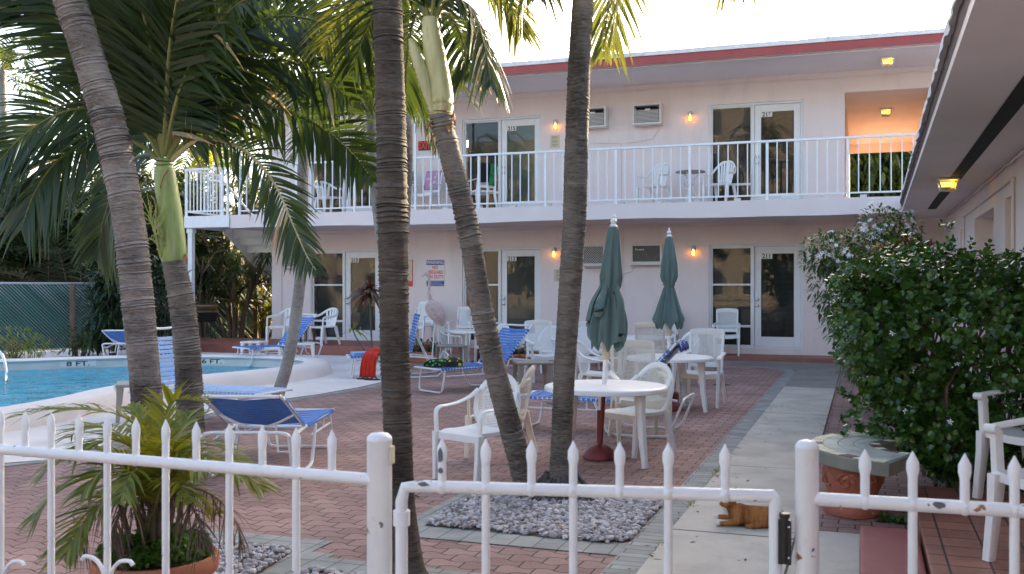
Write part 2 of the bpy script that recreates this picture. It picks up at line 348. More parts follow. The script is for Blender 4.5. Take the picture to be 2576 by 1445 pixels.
def pavers():
    m, n, l, b = mk('pavers'); MATS['pavers'] = m
    tc = n.new('ShaderNodeTexCoord'); sp = n.new('ShaderNodeSeparateXYZ'); l.new(tc.outputs['Object'], sp.inputs[0])
    def mth(op, a, bb=None):
        q = n.new('ShaderNodeMath'); q.operation = op
        for i, x in enumerate((a, bb)):
            if x is None: continue
            if isinstance(x, (int, float)): q.inputs[i].default_value = x
            else: l.new(x, q.inputs[i])
        return q.outputs[0]
    p, h, a = 0.20, 0.115, 0.022
    cu = mth('COSINE', mth('MULTIPLY', sp.outputs['X'], 2 * math.pi / p))
    cv = mth('COSINE', mth('MULTIPLY', sp.outputs['Y'], math.pi / h))
    vy = mth('SUBTRACT', sp.outputs['Y'], mth('MULTIPLY', mth('MULTIPLY', cu, cv), a))
    cb = n.new('ShaderNodeCombineXYZ')
    wob = n.new('ShaderNodeTexNoise'); wob.inputs['Scale'].default_value = 9; l.new(tc.outputs['Object'], wob.inputs['Vector'])
    wv = mth('MULTIPLY', mth('SUBTRACT', wob.outputs['Fac'], 0.5), 0.02)
    l.new(mth('ADD', mth('ADD', sp.outputs['X'], p * 0.25), wv), cb.inputs[0]); l.new(mth('ADD', vy, wv), cb.inputs[1])
    br = n.new('ShaderNodeTexBrick'); br.offset = 0.5; br.inputs['Scale'].default_value = 1.0
    br.inputs['Brick Width'].default_value = p; br.inputs['Row Height'].default_value = h
    br.inputs['Mortar Size'].default_value = 0.0055; br.inputs['Mortar Smooth'].default_value = 0.3; br.inputs['Bias'].default_value = 0.0
    br.inputs['Color1'].default_value = (0.30, 0.176, 0.152, 1); br.inputs['Color2'].default_value = (0.415, 0.257, 0.223, 1)
    br.inputs['Mortar'].default_value = (0.065, 0.045, 0.04, 1)
    l.new(cb.outputs[0], br.inputs['Vector'])
    n1 = n.new('ShaderNodeTexNoise'); n1.inputs['Scale'].default_value = 0.9; n1.inputs['Detail'].default_value = 6; n1.inputs['Roughness'].default_value = 0.6; l.new(tc.outputs['Object'], n1.inputs['Vector'])
    r1 = n.new('ShaderNodeValToRGB'); r1.color_ramp.elements[0].position = 0.3; r1.color_ramp.elements[1].position = 0.7
    r1.color_ramp.elements[0].color = (0.66, 0.64, 0.63, 1); r1.color_ramp.elements[1].color = (1.12, 1.10, 1.10, 1); l.new(n1.outputs['Fac'], r1.inputs[0])
    n2 = n.new('ShaderNodeTexNoise'); n2.inputs['Scale'].default_value = 60; n2.inputs['Detail'].default_value = 4; l.new(tc.outputs['Object'], n2.inputs['Vector'])
    r2 = n.new('ShaderNodeValToRGB'); r2.color_ramp.elements[0].position = 0.3; r2.color_ramp.elements[1].position = 0.7
    r2.color_ramp.elements[0].color = (0.86, 0.86, 0.86, 1); r2.color_ramp.elements[1].color = (1.1, 1.1, 1.1, 1); l.new(n2.outputs['Fac'], r2.inputs[0])
    m1 = n.new('ShaderNodeMix'); m1.data_type = 'RGBA'; m1.blend_type = 'MULTIPLY'; m1.inputs[0].default_value = 1
    l.new(br.outputs['Color'], m1.inputs[6]); l.new(r1.outputs[0], m1.inputs[7])
    m2 = n.new('ShaderNodeMix'); m2.data_type = 'RGBA'; m2.blend_type = 'MULTIPLY'; m2.inputs[0].default_value = 1
    l.new(m1.outputs[2], m2.inputs[6]); l.new(r2.outputs[0], m2.inputs[7])
    l.new(m2.outputs[2], b.inputs['Base Color']); b.inputs['Roughness'].default_value = 0.85
    inv = mth('SUBTRACT', 1.0, br.outputs['Fac'])
    bp = n.new('ShaderNodeBump'); bp.inputs['Strength'].default_value = 0.7; bp.inputs['Distance'].default_value = 0.006
    l.new(mth('ADD', inv, mth('MULTIPLY', n2.outputs['Fac'], 0.25)), bp.inputs['Height']); l.new(bp.outputs[0], b.inputs['Normal'])
pavers()
def bricks(name, c1, c2, mortar, bw, bh, ms=0.004, rot=0.0, rough=0.85, offset=0.5, var=0.2, tri=False):
    m, n, l, b = mk(name); MATS[name] = m
    tc = n.new('ShaderNodeTexCoord'); mp = n.new('ShaderNodeMapping'); mp.inputs['Rotation'].default_value = (0, 0, rot); l.new(tc.outputs['Object'], mp.inputs['Vector'])
    br = n.new('ShaderNodeTexBrick'); br.offset = offset; br.inputs['Scale'].default_value = 1.0
    br.inputs['Brick Width'].default_value = bw; br.inputs['Row Height'].default_value = bh; br.inputs['Mortar Size'].default_value = ms
    br.inputs['Color1'].default_value = (*c1, 1); br.inputs['Color2'].default_value = (*c2, 1); br.inputs['Mortar'].default_value = (*mortar, 1)
    l.new(mp.outputs[0], br.inputs['Vector'])
    n1 = n.new('ShaderNodeTexNoise'); n1.inputs['Scale'].default_value = 5; n1.inputs['Detail'].default_value = 7; l.new(tc.outputs['Object'], n1.inputs['Vector'])
    r1 = n.new('ShaderNodeValToRGB'); r1.color_ramp.elements[0].position = 0.3; r1.color_ramp.elements[1].position = 0.7
    r1.color_ramp.elements[0].color = (1 - var, 1 - var, 1 - var, 1); r1.color_ramp.elements[1].color = (1 + var, 1 + var, 1 + var, 1); l.new(n1.outputs['Fac'], r1.inputs[0])
    m1 = n.new('ShaderNodeMix'); m1.data_type = 'RGBA'; m1.blend_type = 'MULTIPLY'; m1.inputs[0].default_value = 1
    l.new(br.outputs['Color'], m1.inputs[6]); l.new(r1.outputs[0], m1.inputs[7]); l.new(m1.outputs[2], b.inputs['Base Color'])
    b.inputs['Roughness'].default_value = rough
    iv = n.new('ShaderNodeMath'); iv.operation = 'SUBTRACT'; iv.inputs[0].default_value = 1; l.new(br.outputs['Fac'], iv.inputs[1])
    bp = n.new('ShaderNodeBump'); bp.inputs['Strength'].default_value = 0.6; bp.inputs['Distance'].default_value = 0.005
    l.new(iv.outputs[0], bp.inputs['Height']); l.new(bp.outputs[0], b.inputs['Normal'])
bricks('grey_pavers', (0.25, 0.25, 0.235), (0.33, 0.33, 0.31), (0.11, 0.105, 0.095), 0.32, 0.085)
bricks('grey_pavers_big', (0.25, 0.255, 0.235), (0.32, 0.325, 0.30), (0.11, 0.105, 0.095), 0.15, 0.30, offset=0.0)
bricks('quarry_tile', (0.27, 0.105, 0.07), (0.34, 0.14, 0.09), (0.045, 0.03, 0.025), 0.20, 0.20, 0.006, rough=0.5, offset=0.0)

def bark(name, c0, c1, scale=26.0):
    m, n, l, b = mk(name); MATS[name] = m
    tc = n.new('ShaderNodeTexCoord'); mp = n.new('ShaderNodeMapping'); mp.inputs['Scale'].default_value = (8, 8, scale * 2); l.new(tc.outputs['Object'], mp.inputs['Vector'])
    n1 = n.new('ShaderNodeTexNoise'); n1.inputs['Scale'].default_value = 1.6; n1.inputs['Detail'].default_value = 7; n1.inputs['Roughness'].default_value = 0.65; n1.inputs['Distortion'].default_value = 1.2; l.new(mp.outputs[0], n1.inputs['Vector'])
    n2 = n.new('ShaderNodeTexNoise'); n2.inputs['Scale'].default_value = 2.4; n2.inputs['Detail'].default_value = 5; l.new(tc.outputs['Object'], n2.inputs['Vector'])
    ad = n.new('ShaderNodeMath'); ad.operation = 'MULTIPLY_ADD'; ad.inputs[1].default_value = 0.6; l.new(n2.outputs['Fac'], ad.inputs[0])
    sb = n.new('ShaderNodeMath'); sb.operation = 'MULTIPLY'; sb.inputs[1].default_value = 0.6; l.new(n1.outputs['Fac'], sb.inputs[0]); l.new(sb.outputs[0], ad.inputs[2])
    cr = n.new('ShaderNodeValToRGB'); cr.color_ramp.elements[0].position = 0.46; cr.color_ramp.elements[1].position = 0.72
    cr.color_ramp.elements[0].color = (*c0, 1); cr.color_ramp.elements[1].color = (*c1, 1); l.new(ad.outputs[0], cr.inputs[0])
    n3 = n.new('ShaderNodeTexNoise'); n3.inputs['Scale'].default_value = 5.5; n3.inputs['Detail'].default_value = 6; n3.inputs['Roughness'].default_value = .7; l.new(tc.outputs['Object'], n3.inputs['Vector'])
    r3 = n.new('ShaderNodeValToRGB'); r3.color_ramp.elements[0].position = .60; r3.color_ramp.elements[1].position = .72; r3.color_ramp.elements[1].color = (.55, .55, .55, 1); l.new(n3.outputs['Fac'], r3.inputs[0])
    mx = n.new('ShaderNodeMix'); mx.data_type = 'RGBA'; l.new(r3.outputs[0], mx.inputs[0]); l.new(cr.outputs[0], mx.inputs[6]); mx.inputs[7].default_value = (c1[0] * 1.25, c1[1] * 1.3, c1[2] * 1.25, 1)
    l.new(mx.outputs[2], b.inputs['Base Color']); b.inputs['Roughness'].default_value = 0.9
    bp = n.new('ShaderNodeBump'); bp.inputs['Strength'].default_value = 0.8; bp.inputs['Distance'].default_value = 0.012
    l.new(n1.outputs['Fac'], bp.inputs['Height']); l.new(bp.outputs[0], b.inputs['Normal'])
bark('bark_grey', (0.052, 0.043, 0.036), (0.33, 0.29, 0.26))
bark('bark_dark', (0.026, 0.020, 0.016), (0.140, 0.115, 0.092))
bark('bark_mid', (0.045, 0.038, 0.032), (0.255, 0.222, 0.19))
bark('bark_pale', (0.20, 0.19, 0.18), (0.40, 0.385, 0.37), 8)

def water():
    m, n, l, b = mk('pool_water'); MATS['pool_water'] = m
    tc = n.new('ShaderNodeTexCoord'); nz = n.new('ShaderNodeTexNoise'); nz.inputs['Scale'].default_value = 2.6; nz.inputs['Detail'].default_value = 3; nz.inputs['Distortion'].default_value = 0.6
    l.new(tc.outputs['Object'], nz.inputs['Vector'])
    bp = n.new('ShaderNodeBump'); bp.inputs['Strength'].default_value = 1.0; bp.inputs['Distance'].default_value = 0.14; l.new(nz.outputs['Fac'], bp.inputs['Height'])
    gl = n.new('ShaderNodeBsdfGlossy'); gl.inputs['Roughness'].default_value = 0.02; l.new(bp.outputs[0], gl.inputs['Normal'])
    t0 = n.new('ShaderNodeBsdfTransparent'); t0.inputs[0].default_value = (0.62, 0.94, 1.0, 1)
    df = n.new('ShaderNodeBsdfDiffuse'); df.inputs[0].default_value = (0.075, 0.55, 0.74, 1); l.new(bp.outputs[0], df.inputs['Normal'])
    tr = n.new('ShaderNodeMixShader'); tr.inputs[0].default_value = 0.62; l.new(t0.outputs[0], tr.inputs[1]); l.new(df.outputs[0], tr.inputs[2])
    fr = n.new('ShaderNodeFresnel'); fr.inputs[0].default_value = 1.2; l.new(bp.outputs[0], fr.inputs['Normal'])
    mx = n.new('ShaderNodeMixShader'); l.new(fr.outputs[0], mx.inputs[0]); l.new(tr.outputs[0], mx.inputs[1]); l.new(gl.outputs[0], mx.inputs[2])
    n.remove(b); l.new(mx.outputs[0], n['Material Output'].inputs['Surface'])
water()
def fur():
    m, n, l, b = mk('orange_fur'); MATS['orange_fur'] = m
    tc = n.new('ShaderNodeTexCoord')
    mp = n.new('ShaderNodeMapping'); mp.inputs['Scale'].default_value = (34, 9, 5); l.new(tc.outputs['Object'], mp.inputs['Vector'])
    wv = n.new('ShaderNodeTexNoise'); wv.inputs['Scale'].default_value = 1.0; wv.inputs['Detail'].default_value = 5; wv.inputs['Distortion'].default_value = .6; l.new(mp.outputs[0], wv.inputs['Vector'])
    cr = n.new('ShaderNodeValToRGB'); cr.color_ramp.elements[0].color = (0.25, 0.088, 0.022, 1); cr.color_ramp.elements[1].color = (0.42, 0.18, 0.055, 1)
    cr.color_ramp.elements[0].position = 0.36; cr.color_ramp.elements[1].position = 0.62
    l.new(wv.outputs['Fac'], cr.inputs[0]); l.new(cr.outputs[0], b.inputs['Base Color']); b.inputs['Roughness'].default_value = 0.95
    nb = n.new('ShaderNodeTexNoise'); nb.inputs['Scale'].default_value = 140; l.new(tc.outputs['Object'], nb.inputs['Vector'])
    bp = n.new('ShaderNodeBump'); bp.inputs['Strength'].default_value = 0.5; bp.inputs['Distance'].default_value = 0.006; l.new(nb.outputs['Fac'], bp.inputs['Height']); l.new(bp.outputs[0], b.inputs['Normal'])
fur()
plain('cat_white', (0.70, 0.66, 0.62), 0.95, 0.05, 20, 0.4, 140)
def spots(name, base, dot, scale):
    m, n, l, b = mk(name); MATS[name] = m
    tc = n.new('ShaderNodeTexCoord'); vo = n.new('ShaderNodeTexVoronoi'); vo.inputs['Scale'].default_value = scale; vo.inputs['Randomness'].default_value = 0.6; l.new(tc.outputs['Object'], vo.inputs['Vector'])
    cr = n.new('ShaderNodeValToRGB'); cr.color_ramp.elements[0].position = 0.30; cr.color_ramp.elements[1].position = 0.34
    cr.color_ramp.elements[0].color = (*dot, 1); cr.color_ramp.elements[1].color = (*base, 1); l.new(vo.outputs['Distance'], cr.inputs[0])
    l.new(cr.outputs[0], b.inputs['Base Color']); b.inputs['Roughness'].default_value = 0.95
spots('towel_pink_dots', (0.50, 0.30, 0.42), (0.68, 0.52, 0.62), 9)
spots('towel_zigzag', (0.10, 0.10, 0.12), (0.55, 0.53, 0.52), 22)
spots('towel_green_print', (0.03, 0.25, 0.10), (0.02, 0.03, 0.06), 25)
spots('swim_print', (0.012, 0.018, 0.012), (0.08, 0.42, 0.05), 16)
spots('swim_yellow', (0.02, 0.02, 0.015), (0.62, 0.52, 0.03), 14)
spots('flag_blue', (0.025, 0.06, 0.30), (0.62, 0.64, 0.7), 16)
from mathutils.geometry import tessellate_polygon
# ------------------------------------------------ ground, paving, pool
def holed(mb, outer, hole, z):
    a = [Vector((p[0], p[1], 0)) for p in outer]; h = [Vector((p[0], p[1], 0)) for p in hole]
    tris = tessellate_polygon([a, h]); vs = [(p.x, p.y, z) for p in a + h]
    fs = []
    for t in tris:
        p, q, r = (Vector(vs[i]) for i in t)
        fs.append(tuple(t) if (q - p).cross(r - p).z > 0 else (t[0], t[2], t[1]))
    mb.add(vs, fs)
pool_pts = [(-8.85, 8.0), (-8.96, 9.16), (-9.30, 10.3), (-9.42, 11.3), (-9.30, 12.5), (-9.08, 13.4), (-8.98, 14.3), (-9.2, 15.2), (-9.75, 15.85), (-10.8, 16.05),
            (-11.9, 15.9), (-13.0, 15.3), (-13.8, 14.5), (-14.6, 13.6), (-15.6, 12.5), (-16.4, 11.0), (-16.4, 8.8), (-15.2, 7.0), (-12.8, 6.0), (-10.4, 6.2), (-9.1, 7.0)]
def closed_spline(P, k=5):
    P = [Vector((p[0], p[1], 0)) for p in P]; n = len(P); out = []
    for i in range(n):
        p0, p1, p2, p3 = P[i - 1], P[i], P[(i + 1) % n], P[(i + 2) % n]
        for j in range(k):
            t = j / k
            out.append(0.5 * ((2 * p1) + (p2 - p0) * t + (2 * p0 - 5 * p1 + 4 * p2 - p3) * t * t + (3 * p1 - p0 - 3 * p2 + p3) * t ** 3))
    return out
PO = closed_spline(pool_pts, 5)
def offset(loop, d):
    n = len(loop); out = []
    for i in range(n):
        t = (loop[(i + 1) % n] - loop[i - 1]).normalized(); out.append(loop[i] + Vector((t.y, -t.x, 0)) * d)
    return out
area = sum(PO[i].x * PO[(i + 1) % len(PO)].y - PO[(i + 1) % len(PO)].x * PO[i].y for i in range(len(PO)))
SG = 1 if area > 0 else -1
hole = [p.copy() for p in offset(PO, 0.2 * SG)]
mb = MB(); holed(mb, [(-90, -60), (90, -60), (90, 110), (-90, 110)], hole, -0.012); struct(mb.build('ground', 'soil'))
deck = [(-7.19, 14.26), (-7.45, 15.5), (-8.2, 17.0), (-9.2, 19.35), (-17.4, 19.35), (-17.8, 21.2), (-26, 20.0), (-26, 5.0), (-10, 5.2), (-7.1, 6.35), (-6.6, 6.95), (-7.1, 8.6), (-7.42, 10.6), (-7.36, 11.42), (-7.2, 12.26), (-7.13, 13.3)]
mb = MB(); holed(mb, list(reversed(deck)), hole, 0.0); struct(mb.build('pool_deck', 'deck_pink'))
pav = [(-1.2, -2.5), (-1.2, 20.9), (-9.3, 20.9), (-9.2, 19.35), (-8.2, 17.0), (-7.45, 15.5), (-7.19, 14.26), (-7.13, 13.3), (-7.2, 12.26), (-7.36, 11.42), (-7.42, 10.6), (-7.1, 8.6), (-6.6, 6.95), (-7.1, 6.35), (-10, 5.2), (-26, 5.0), (-26, -2.5)]
mb = MB(); mb.add([(p[0], p[1], -0.004) for p in pav], [tuple(t) if True else t for t in [tuple(range(len(pav)))]]); struct(mb.build('paved_patio', 'pavers'))
mb = MB(); mb.sheet([(-0.40, 6.42), (1.54, 6.42), (1.54, 21.0), (-0.40, 21.0)], -0.004); struct(mb.build('side_paving', 'pavers'))
# borders of small grey stones
mb = MB()
def strip(P, w, z=0.0):
    P = [Vector((p[0], p[1], 0)) for p in P]; L = []; Rr = []
    for i, p in enumerate(P):
        t = (P[min(i + 1, len(P) - 1)] - P[max(i - 1, 0)]).normalized(); nn = Vector((-t.y, t.x, 0)); L.append(p + nn * w / 2); Rr.append(p - nn * w / 2)
    for i in range(len(P) - 1): mb.quad((Rr[i].x, Rr[i].y, z), (Rr[i + 1].x, Rr[i + 1].y, z), (L[i + 1].x, L[i + 1].y, z), (L[i].x, L[i].y, z))
strip([(-1.21, 2.0), (-1.21, 18.4)], 0.18)
strip([(-1.22, 18.4), (-1.35, 18.75), (-2.0, 19.5), (-3.0, 20.1), (-4.2, 20.4), (-6, 20.5)], 0.22)
strip([(-7.0, 13.2), (-7.06, 12.25), (-7.2, 11.3), (-7.28, 10.4), (-6.98, 8.6), (-6.5, 7.0), (-7.0, 6.25), (-10, 5.1)], 0.16, 0.0005)
strip([(-7.0, 13.2), (-7.06, 14.3), (-7.34, 15.5), (-8.1, 17.0)], 0.16, 0.0002)
struct(mb.build('border_paving', 'grey_pavers'))
mb = MB()
for x0, x1, y0, y1 in ((-2.76, -2.60, 5.45, 7.1), (-2.60, -1.301, 5.45, 5.72), (-2.60, -1.301, 6.85, 7.1), (-4.2, -2.95, 4.95, 5.20), (-2.80, -1.301, 4.62, 4.87), (-3.06, -2.80, 3.6, 4.95)):
    mb.sheet([(x0, y0), (x1, y0), (x1, y1), (x0, y1)], 0.001)
struct(mb.build('planting_border', 'grey_pavers_big'))
mb = MB(); mb.sheet([(-1.12, -2.5), (-0.385, -2.5), (-0.385, 15.45), (-1.12, 15.45)], 0.004)
struct(mb.build('concrete_path', 'concrete'))
mb = MB(); mb.sheet([(-1.13, 15.45), (-0.36, 15.45), (-0.36, 20.95), (-3.6, 20.95), (-2.9, 20.25), (-1.9, 19.6), (-1.13, 18.6)], 0.003); struct(mb.build('damp_path', 'concrete_dark'))
mb = MB(); mb.sheet([(-0.385, -2.5), (1.54, -2.5), (1.54, 6.40), (-0.385, 6.40)], 0.003); struct(mb.build('side_path', 'concrete'))
# expansion joints in the path
mb = MB()
for y, hw in ((6.14, .008), (8.5, .003), (12.2, .003)): mb.bb(-1.12, -0.386, y - hw, y + hw, 0.0, 0.0048)
mb.bb(-0.392, -0.378, -2, 20.9, 0.0, 0.0046)
struct(mb.build('path_joint', 'soil'))
mb = MB(); mb.sheet([(-60, -40), (60, -40), (60, -2.6), (-60, -2.6)], -0.006); struct(mb.build('street', 'concrete'))
# pool shell: coping with rounded lip, inner wall, floor, water
prof = [(0.0, -1.3, 'w'), (0.0, 0.10), (0.0, 0.165), (0.03, 0.195), (0.10, 0.205), (0.33, 0.195), (0.41, 0.17), (0.45, 0.11), (0.475, 0.0), (0.48, -0.02)]
pool = T('swimming_pool', 'kidney shaped swimming pool with blue water and raised pale pink coping', 'swimming pool', (-12.5, 11, 0))
def loops(pr, name, mat):
    mb = MB(); vs = []; fs = []; n = len(PO)
    rows = [[(q.x, q.y, z) for q in offset(PO, d * SG)] for d, z in pr]
    for r_ in rows: vs += r_
    for i in range(len(rows) - 1):
        for j in range(n):
            j2 = (j + 1) % n; f = (i * n + j, i * n + j2, (i + 1) * n + j2, (i + 1) * n + j); fs.append(f if SG < 0 else f[::-1])
    mb.add(vs, fs, True); return mb.build(name, mat, pool, world=True, sharp=60)
loops([(0.03, -1.3), (0.03, 0.13)], 'pool_wall', 'pool_wall')
loops([(0.03, 0.13), (0.0, 0.14), (-0.02, 0.17), (0.03, 0.2), (0.10, 0.207), (0.33, 0.197), (0.41, 0.17), (0.45, 0.11), (0.475, 0.0), (0.48, -0.02)], 'coping', 'coping')
mb = MB(); mb.add([(p.x, p.y, -0.75) for p in PO], [tuple(range(len(PO))) if SG > 0 else tuple(range(len(PO) - 1, -1, -1))]); mb.build('pool_floor', 'pool_floor', pool, world=True)
mb = MB(); ring = offset(PO, 0.028 * SG); mb.add([(p.x, p.y, 0.0) for p in ring], [tuple(range(len(ring))) if SG > 0 else tuple(range(len(ring) - 1, -1, -1))]); mb.build('water', 'pool_water', pool, world=True)
# depth markers on the far pool wall
def marker(px, py, txt):
    p = None; best = 1e9; tgt = (px - CX) / F_
    n = len(PO)
    for i in range(n):
        q = PO[i]; w = -q.x * SN + q.y * CS; u = (q.x * CS + q.y * SN) / w
        if w > 15.5 and abs(u - tgt) < best: best = abs(u - tgt); p = i
    q = PO[p]; t = (PO[(p + 1) % n] - PO[p - 1]).normalized(); nn = Vector((t.y, -t.x, 0)) * SG; q = q - nn * 0.005 + nn * 0.03
    ang = math.atan2(-nn.y, -nn.x) + math.pi / 2
    m = T('depth_marker', 'depth tile reading %s on the inner wall, %s' % (txt, 'toward the ladder' if px < 300 else 'between the trunk and the lounger'), 'depth marker', (q.x, q.y, 0.085), ang, 'depth markers on the pool wall')
    a = MB(); a.box((0, -0.004, 0), (0.62, 0.006, 0.11)); a.build('tile', 'plate_white', m)
    text(txt, 0.115, 'ink_black', m, (0, -0.009, -0.003), sx=1.7, bold=0.002)
marker(205, 910, '8 FT.'); marker(540, 905, '6 FT.')
# ladder handrail at the left edge
lad = T('pool_ladder', 'chrome handrail of the pool ladder at the left edge', 'pool ladder', tuple(pt(3, 930, 16.2)[:2]) + (0,))
mb = MB(); P0 = pt(16, 950, 15.5); P1 = pt(15, 925, 15.6); P2 = pt(6, 893, 15.9); P3 = pt(-8, 880, 16.3); P4 = pt(-24, 885, 16.7); P5 = P4.copy(); P5.z = 0.18
mb.sweep(catmull([P0 - V(0, 0, .3), P0, P1, P2, P3, P4, P5], 5), 0.022); mb.build('rail', 'chrome', lad, world=True)
off = Vector((0.35, 0.45, 0)); mb = MB(); mb.sweep(catmull([q - off for q in (P0 - V(0, 0, .3), P0, P1, P2, P3, P4, P5)], 5), 0.022); mb.build('rail', 'chrome', lad, world=True)
# ------------------------------------------------ main building
YF = 21.5
def wall_open(mb, axis, pos, a0, a1, z0, z1, opens, depth, inward):
    """flat wall face with rectangular openings and reveals. axis 'y': plane y=pos spanning x; axis 'x': plane x=pos spanning y. inward = sign of depth direction"""
    xs = sorted({a0, a1, *[o[0] for o in opens], *[o[1] for o in opens]}); zs = sorted({z0, z1, *[o[2] for o in opens], *[o[3] for o in opens]})
    def P(a, d, z): return (a, pos + inward * d, z) if axis == 'y' else (pos + inward * d, a, z)
    for i in range(len(xs) - 1):
        for j in range(len(zs) - 1):
            cx, cz = (xs[i] + xs[i + 1]) / 2, (zs[j] + zs[j + 1]) / 2
            if any(o[0] < cx < o[1] and o[2] < cz < o[3] for o in opens): continue
            mb.quad(P(xs[i], 0, zs[j]), P(xs[i + 1], 0, zs[j]), P(xs[i + 1], 0, zs[j + 1]), P(xs[i], 0, zs[j + 1]))
    for o in opens:
        d = depth
        mb.quad(P(o[0], 0, o[2]), P(o[0], d, o[2]), P(o[0], d, o[3]), P(o[0], 0, o[3]))
        mb.quad(P(o[1], 0, o[2]), P(o[1], d, o[2]), P(o[1], d, o[3]), P(o[1], 0, o[3]))
        mb.quad(P(o[0], 0, o[3]), P(o[1], 0, o[3]), P(o[1], d, o[3]), P(o[0], d, o[3]))
        mb.quad(P(o[0], 0, o[2]), P(o[1], 0, o[2]), P(o[1], d, o[2]), P(o[0], d, o[2]))
motel = T('motel_building', 'two storey pale pink motel with balcony walkway and red roof edge', 'building', (-6, YF, 0))
UNITS = [(-3.118, -1.18), (-8.807, -6.89), (-12.83, -10.95)]
ZLO, ZHI = (0.21, 2.40), (3.22, 5.385)
opens = [(a, b, *z) for (a, b) in UNITS for z in (ZLO, ZHI)]
PX0, PX1 = -0.361, 1.28
opens += [(PX0, PX1, 3.2, 5.48), (PX0, PX1, 0.0, 2.40)]
mb = MB(); wall_open(mb, 'y', YF, -13.94, 1.9, -0.02, 5.95, [o for o in opens if o[0] != PX0], 0.12, 1)
# cut the passage cells: rebuild properly
mb = MB(); wall_open(mb, 'y', YF, -13.94, 1.9, -0.02, 5.95, opens, 0.12, 1)
mb.bb(-13.94, -13.7, YF + 0.001, 29.5, -0.02, 5.95); mb.quad((-13.94, 29.5, 0), (PX0, 29.5, 0), (PX0, 29.5, 5.95), (-13.94, 29.5, 5.95)); mb.quad((PX1, 29.5, 0), (7, 29.5, 0), (7, 29.5, 5.95), (PX1, 29.5, 5.95))
mb.quad((1.9, YF, 0), (7, YF, 0), (7, YF, 5.95), (1.9, YF, 5.95)); mb.quad((7, YF, 0), (7, 29.5, 0), (7, 29.5, 5.95), (7, YF, 5.95))
mb.build('wall', 'pink_wall', motel, world=True)
mb = MB()   # salmon passage on each floor, open to the garden behind
for z0, z1, zl in ((3.2, 5.48, 5.22), (0.0, 2.40, 2.2)):
    mb.quad((PX0 + .001, YF + .12, z0), (PX0 + .001, 29.5, z0), (PX0 + .001, 29.5, z1), (PX0 + .001, YF + .12, z1))
    mb.quad((PX1 - .001, YF + .12, z0), (PX1 - .001, 29.5, z0), (PX1 - .001, 29.5, z1), (PX1 - .001, YF + .12, z1))
    mb.quad((PX0, YF + .12, z1 - .001), (PX1, YF + .12, z1 - .001), (PX1, 29.5, z1 - .001), (PX0, 29.5, z1 - .001))
    mb.quad((PX0, YF, z0 + .001), (PX1, YF, z0 + .001), (PX1, 29.5, z0 + .001), (PX0, 29.5, z0 + .001))
    mb.quad((PX0, 29.4, zl), (PX1, 29.4, zl), (PX1, 29.4, z1), (PX0, 29.4, z1))
mb.quad((PX0, 27, 0), (PX1, 27, 0), (PX1, 27, 2.4), (PX0, 27, 2.4))
mb.build('passage', 'salmon_wall', motel, world=True)
mb = MB()   # balcony slab (its lower edge sags a little, as cast)
n = 24; x0, x1 = -13.93, 1.3
for i in range(n):
    a, b = x0 + (x1 - x0) * i / n, x0 + (x1 - x0) * (i + 1) / n
    def zb(x): return 2.87 + 0.012 * math.sin(x * 0.9) + 0.006 * math.sin(x * 2.7)
    mb.quad((a, 19.75, zb(a)), (b, 19.75, zb(b)), (b, 19.75, 3.18), (a, 19.75, 3.18))
    mb.quad((a, 19.75, 3.18), (b, 19.75, 3.18), (b, YF, 3.20), (a, YF, 3.20))
    mb.quad((a, YF, 2.872), (b, YF, 2.872), (b, 19.75, zb(b)), (a, 19.75, zb(a)))
mb.quad((x0, 19.75, 2.87), (x0, YF, 2.87), (x0, YF, 3.2), (x0, 19.75, 3.18))
mb.build('balcony_slab', 'pink_trim', motel, world=True)
mb = MB(); mb.bb(-14.15, 7.2, 19.50, YF - 0.002, 5.915, 5.95); mb.build('soffit', 'pink_soffit', motel, world=True)
mb = MB(); mb.bb(-14.15, 7.2, 19.47, 19.498, 5.905, 6.065); mb.bb(-14.18, -14.152, 19.47, 29.6, 5.905, 6.065); mb.build('fascia', 'red_fascia', motel, world=True)
mb = MB()   # rough white roof edge
random.seed(3); n = 90; xs = [-14.25 + 21.5 * i / n for i in range(n + 1)]
zt = [6.150 + random.uniform(-.008, .010) for _ in xs]; yf = [19.445 + random.uniform(-.006, .006) for _ in xs]
for i in range(n):
    mb.quad((xs[i], yf[i], 6.068), (xs[i + 1], yf[i + 1], 6.068), (xs[i + 1], yf[i + 1], zt[i + 1]), (xs[i], yf[i], zt[i]))
    mb.quad((xs[i], yf[i], zt[i]), (xs[i + 1], yf[i + 1], zt[i + 1]), (xs[i + 1], 19.9, 6.2), (xs[i], 19.9, 6.2))
    mb.quad((xs[i], yf[i], 6.068), (xs[i + 1], yf[i + 1], 6.068), (xs[i + 1], 19.6, 6.068), (xs[i], 19.6, 6.068))
mb.quad((-14.25, 19.9, 6.2), (7.25, 19.9, 6.2), (7.25, 29.7, 6.2), (-14.25, 29.7, 6.2)); mb.quad((-14.25, 19.45, 6.07), (-14.25, 29.7, 6.07), (-14.25, 29.7, 6.2), (-14.25, 19.45, 6.15))
mb.build('roof', 'roof_white', motel, world=True)
mb = MB(); mb.sweep([(-14.1, 19.62, 5.895), (7, 19.62, 5.895)], 0.02, n=6); mb.build('drip_moulding', 'pink_trim', motel, world=True)
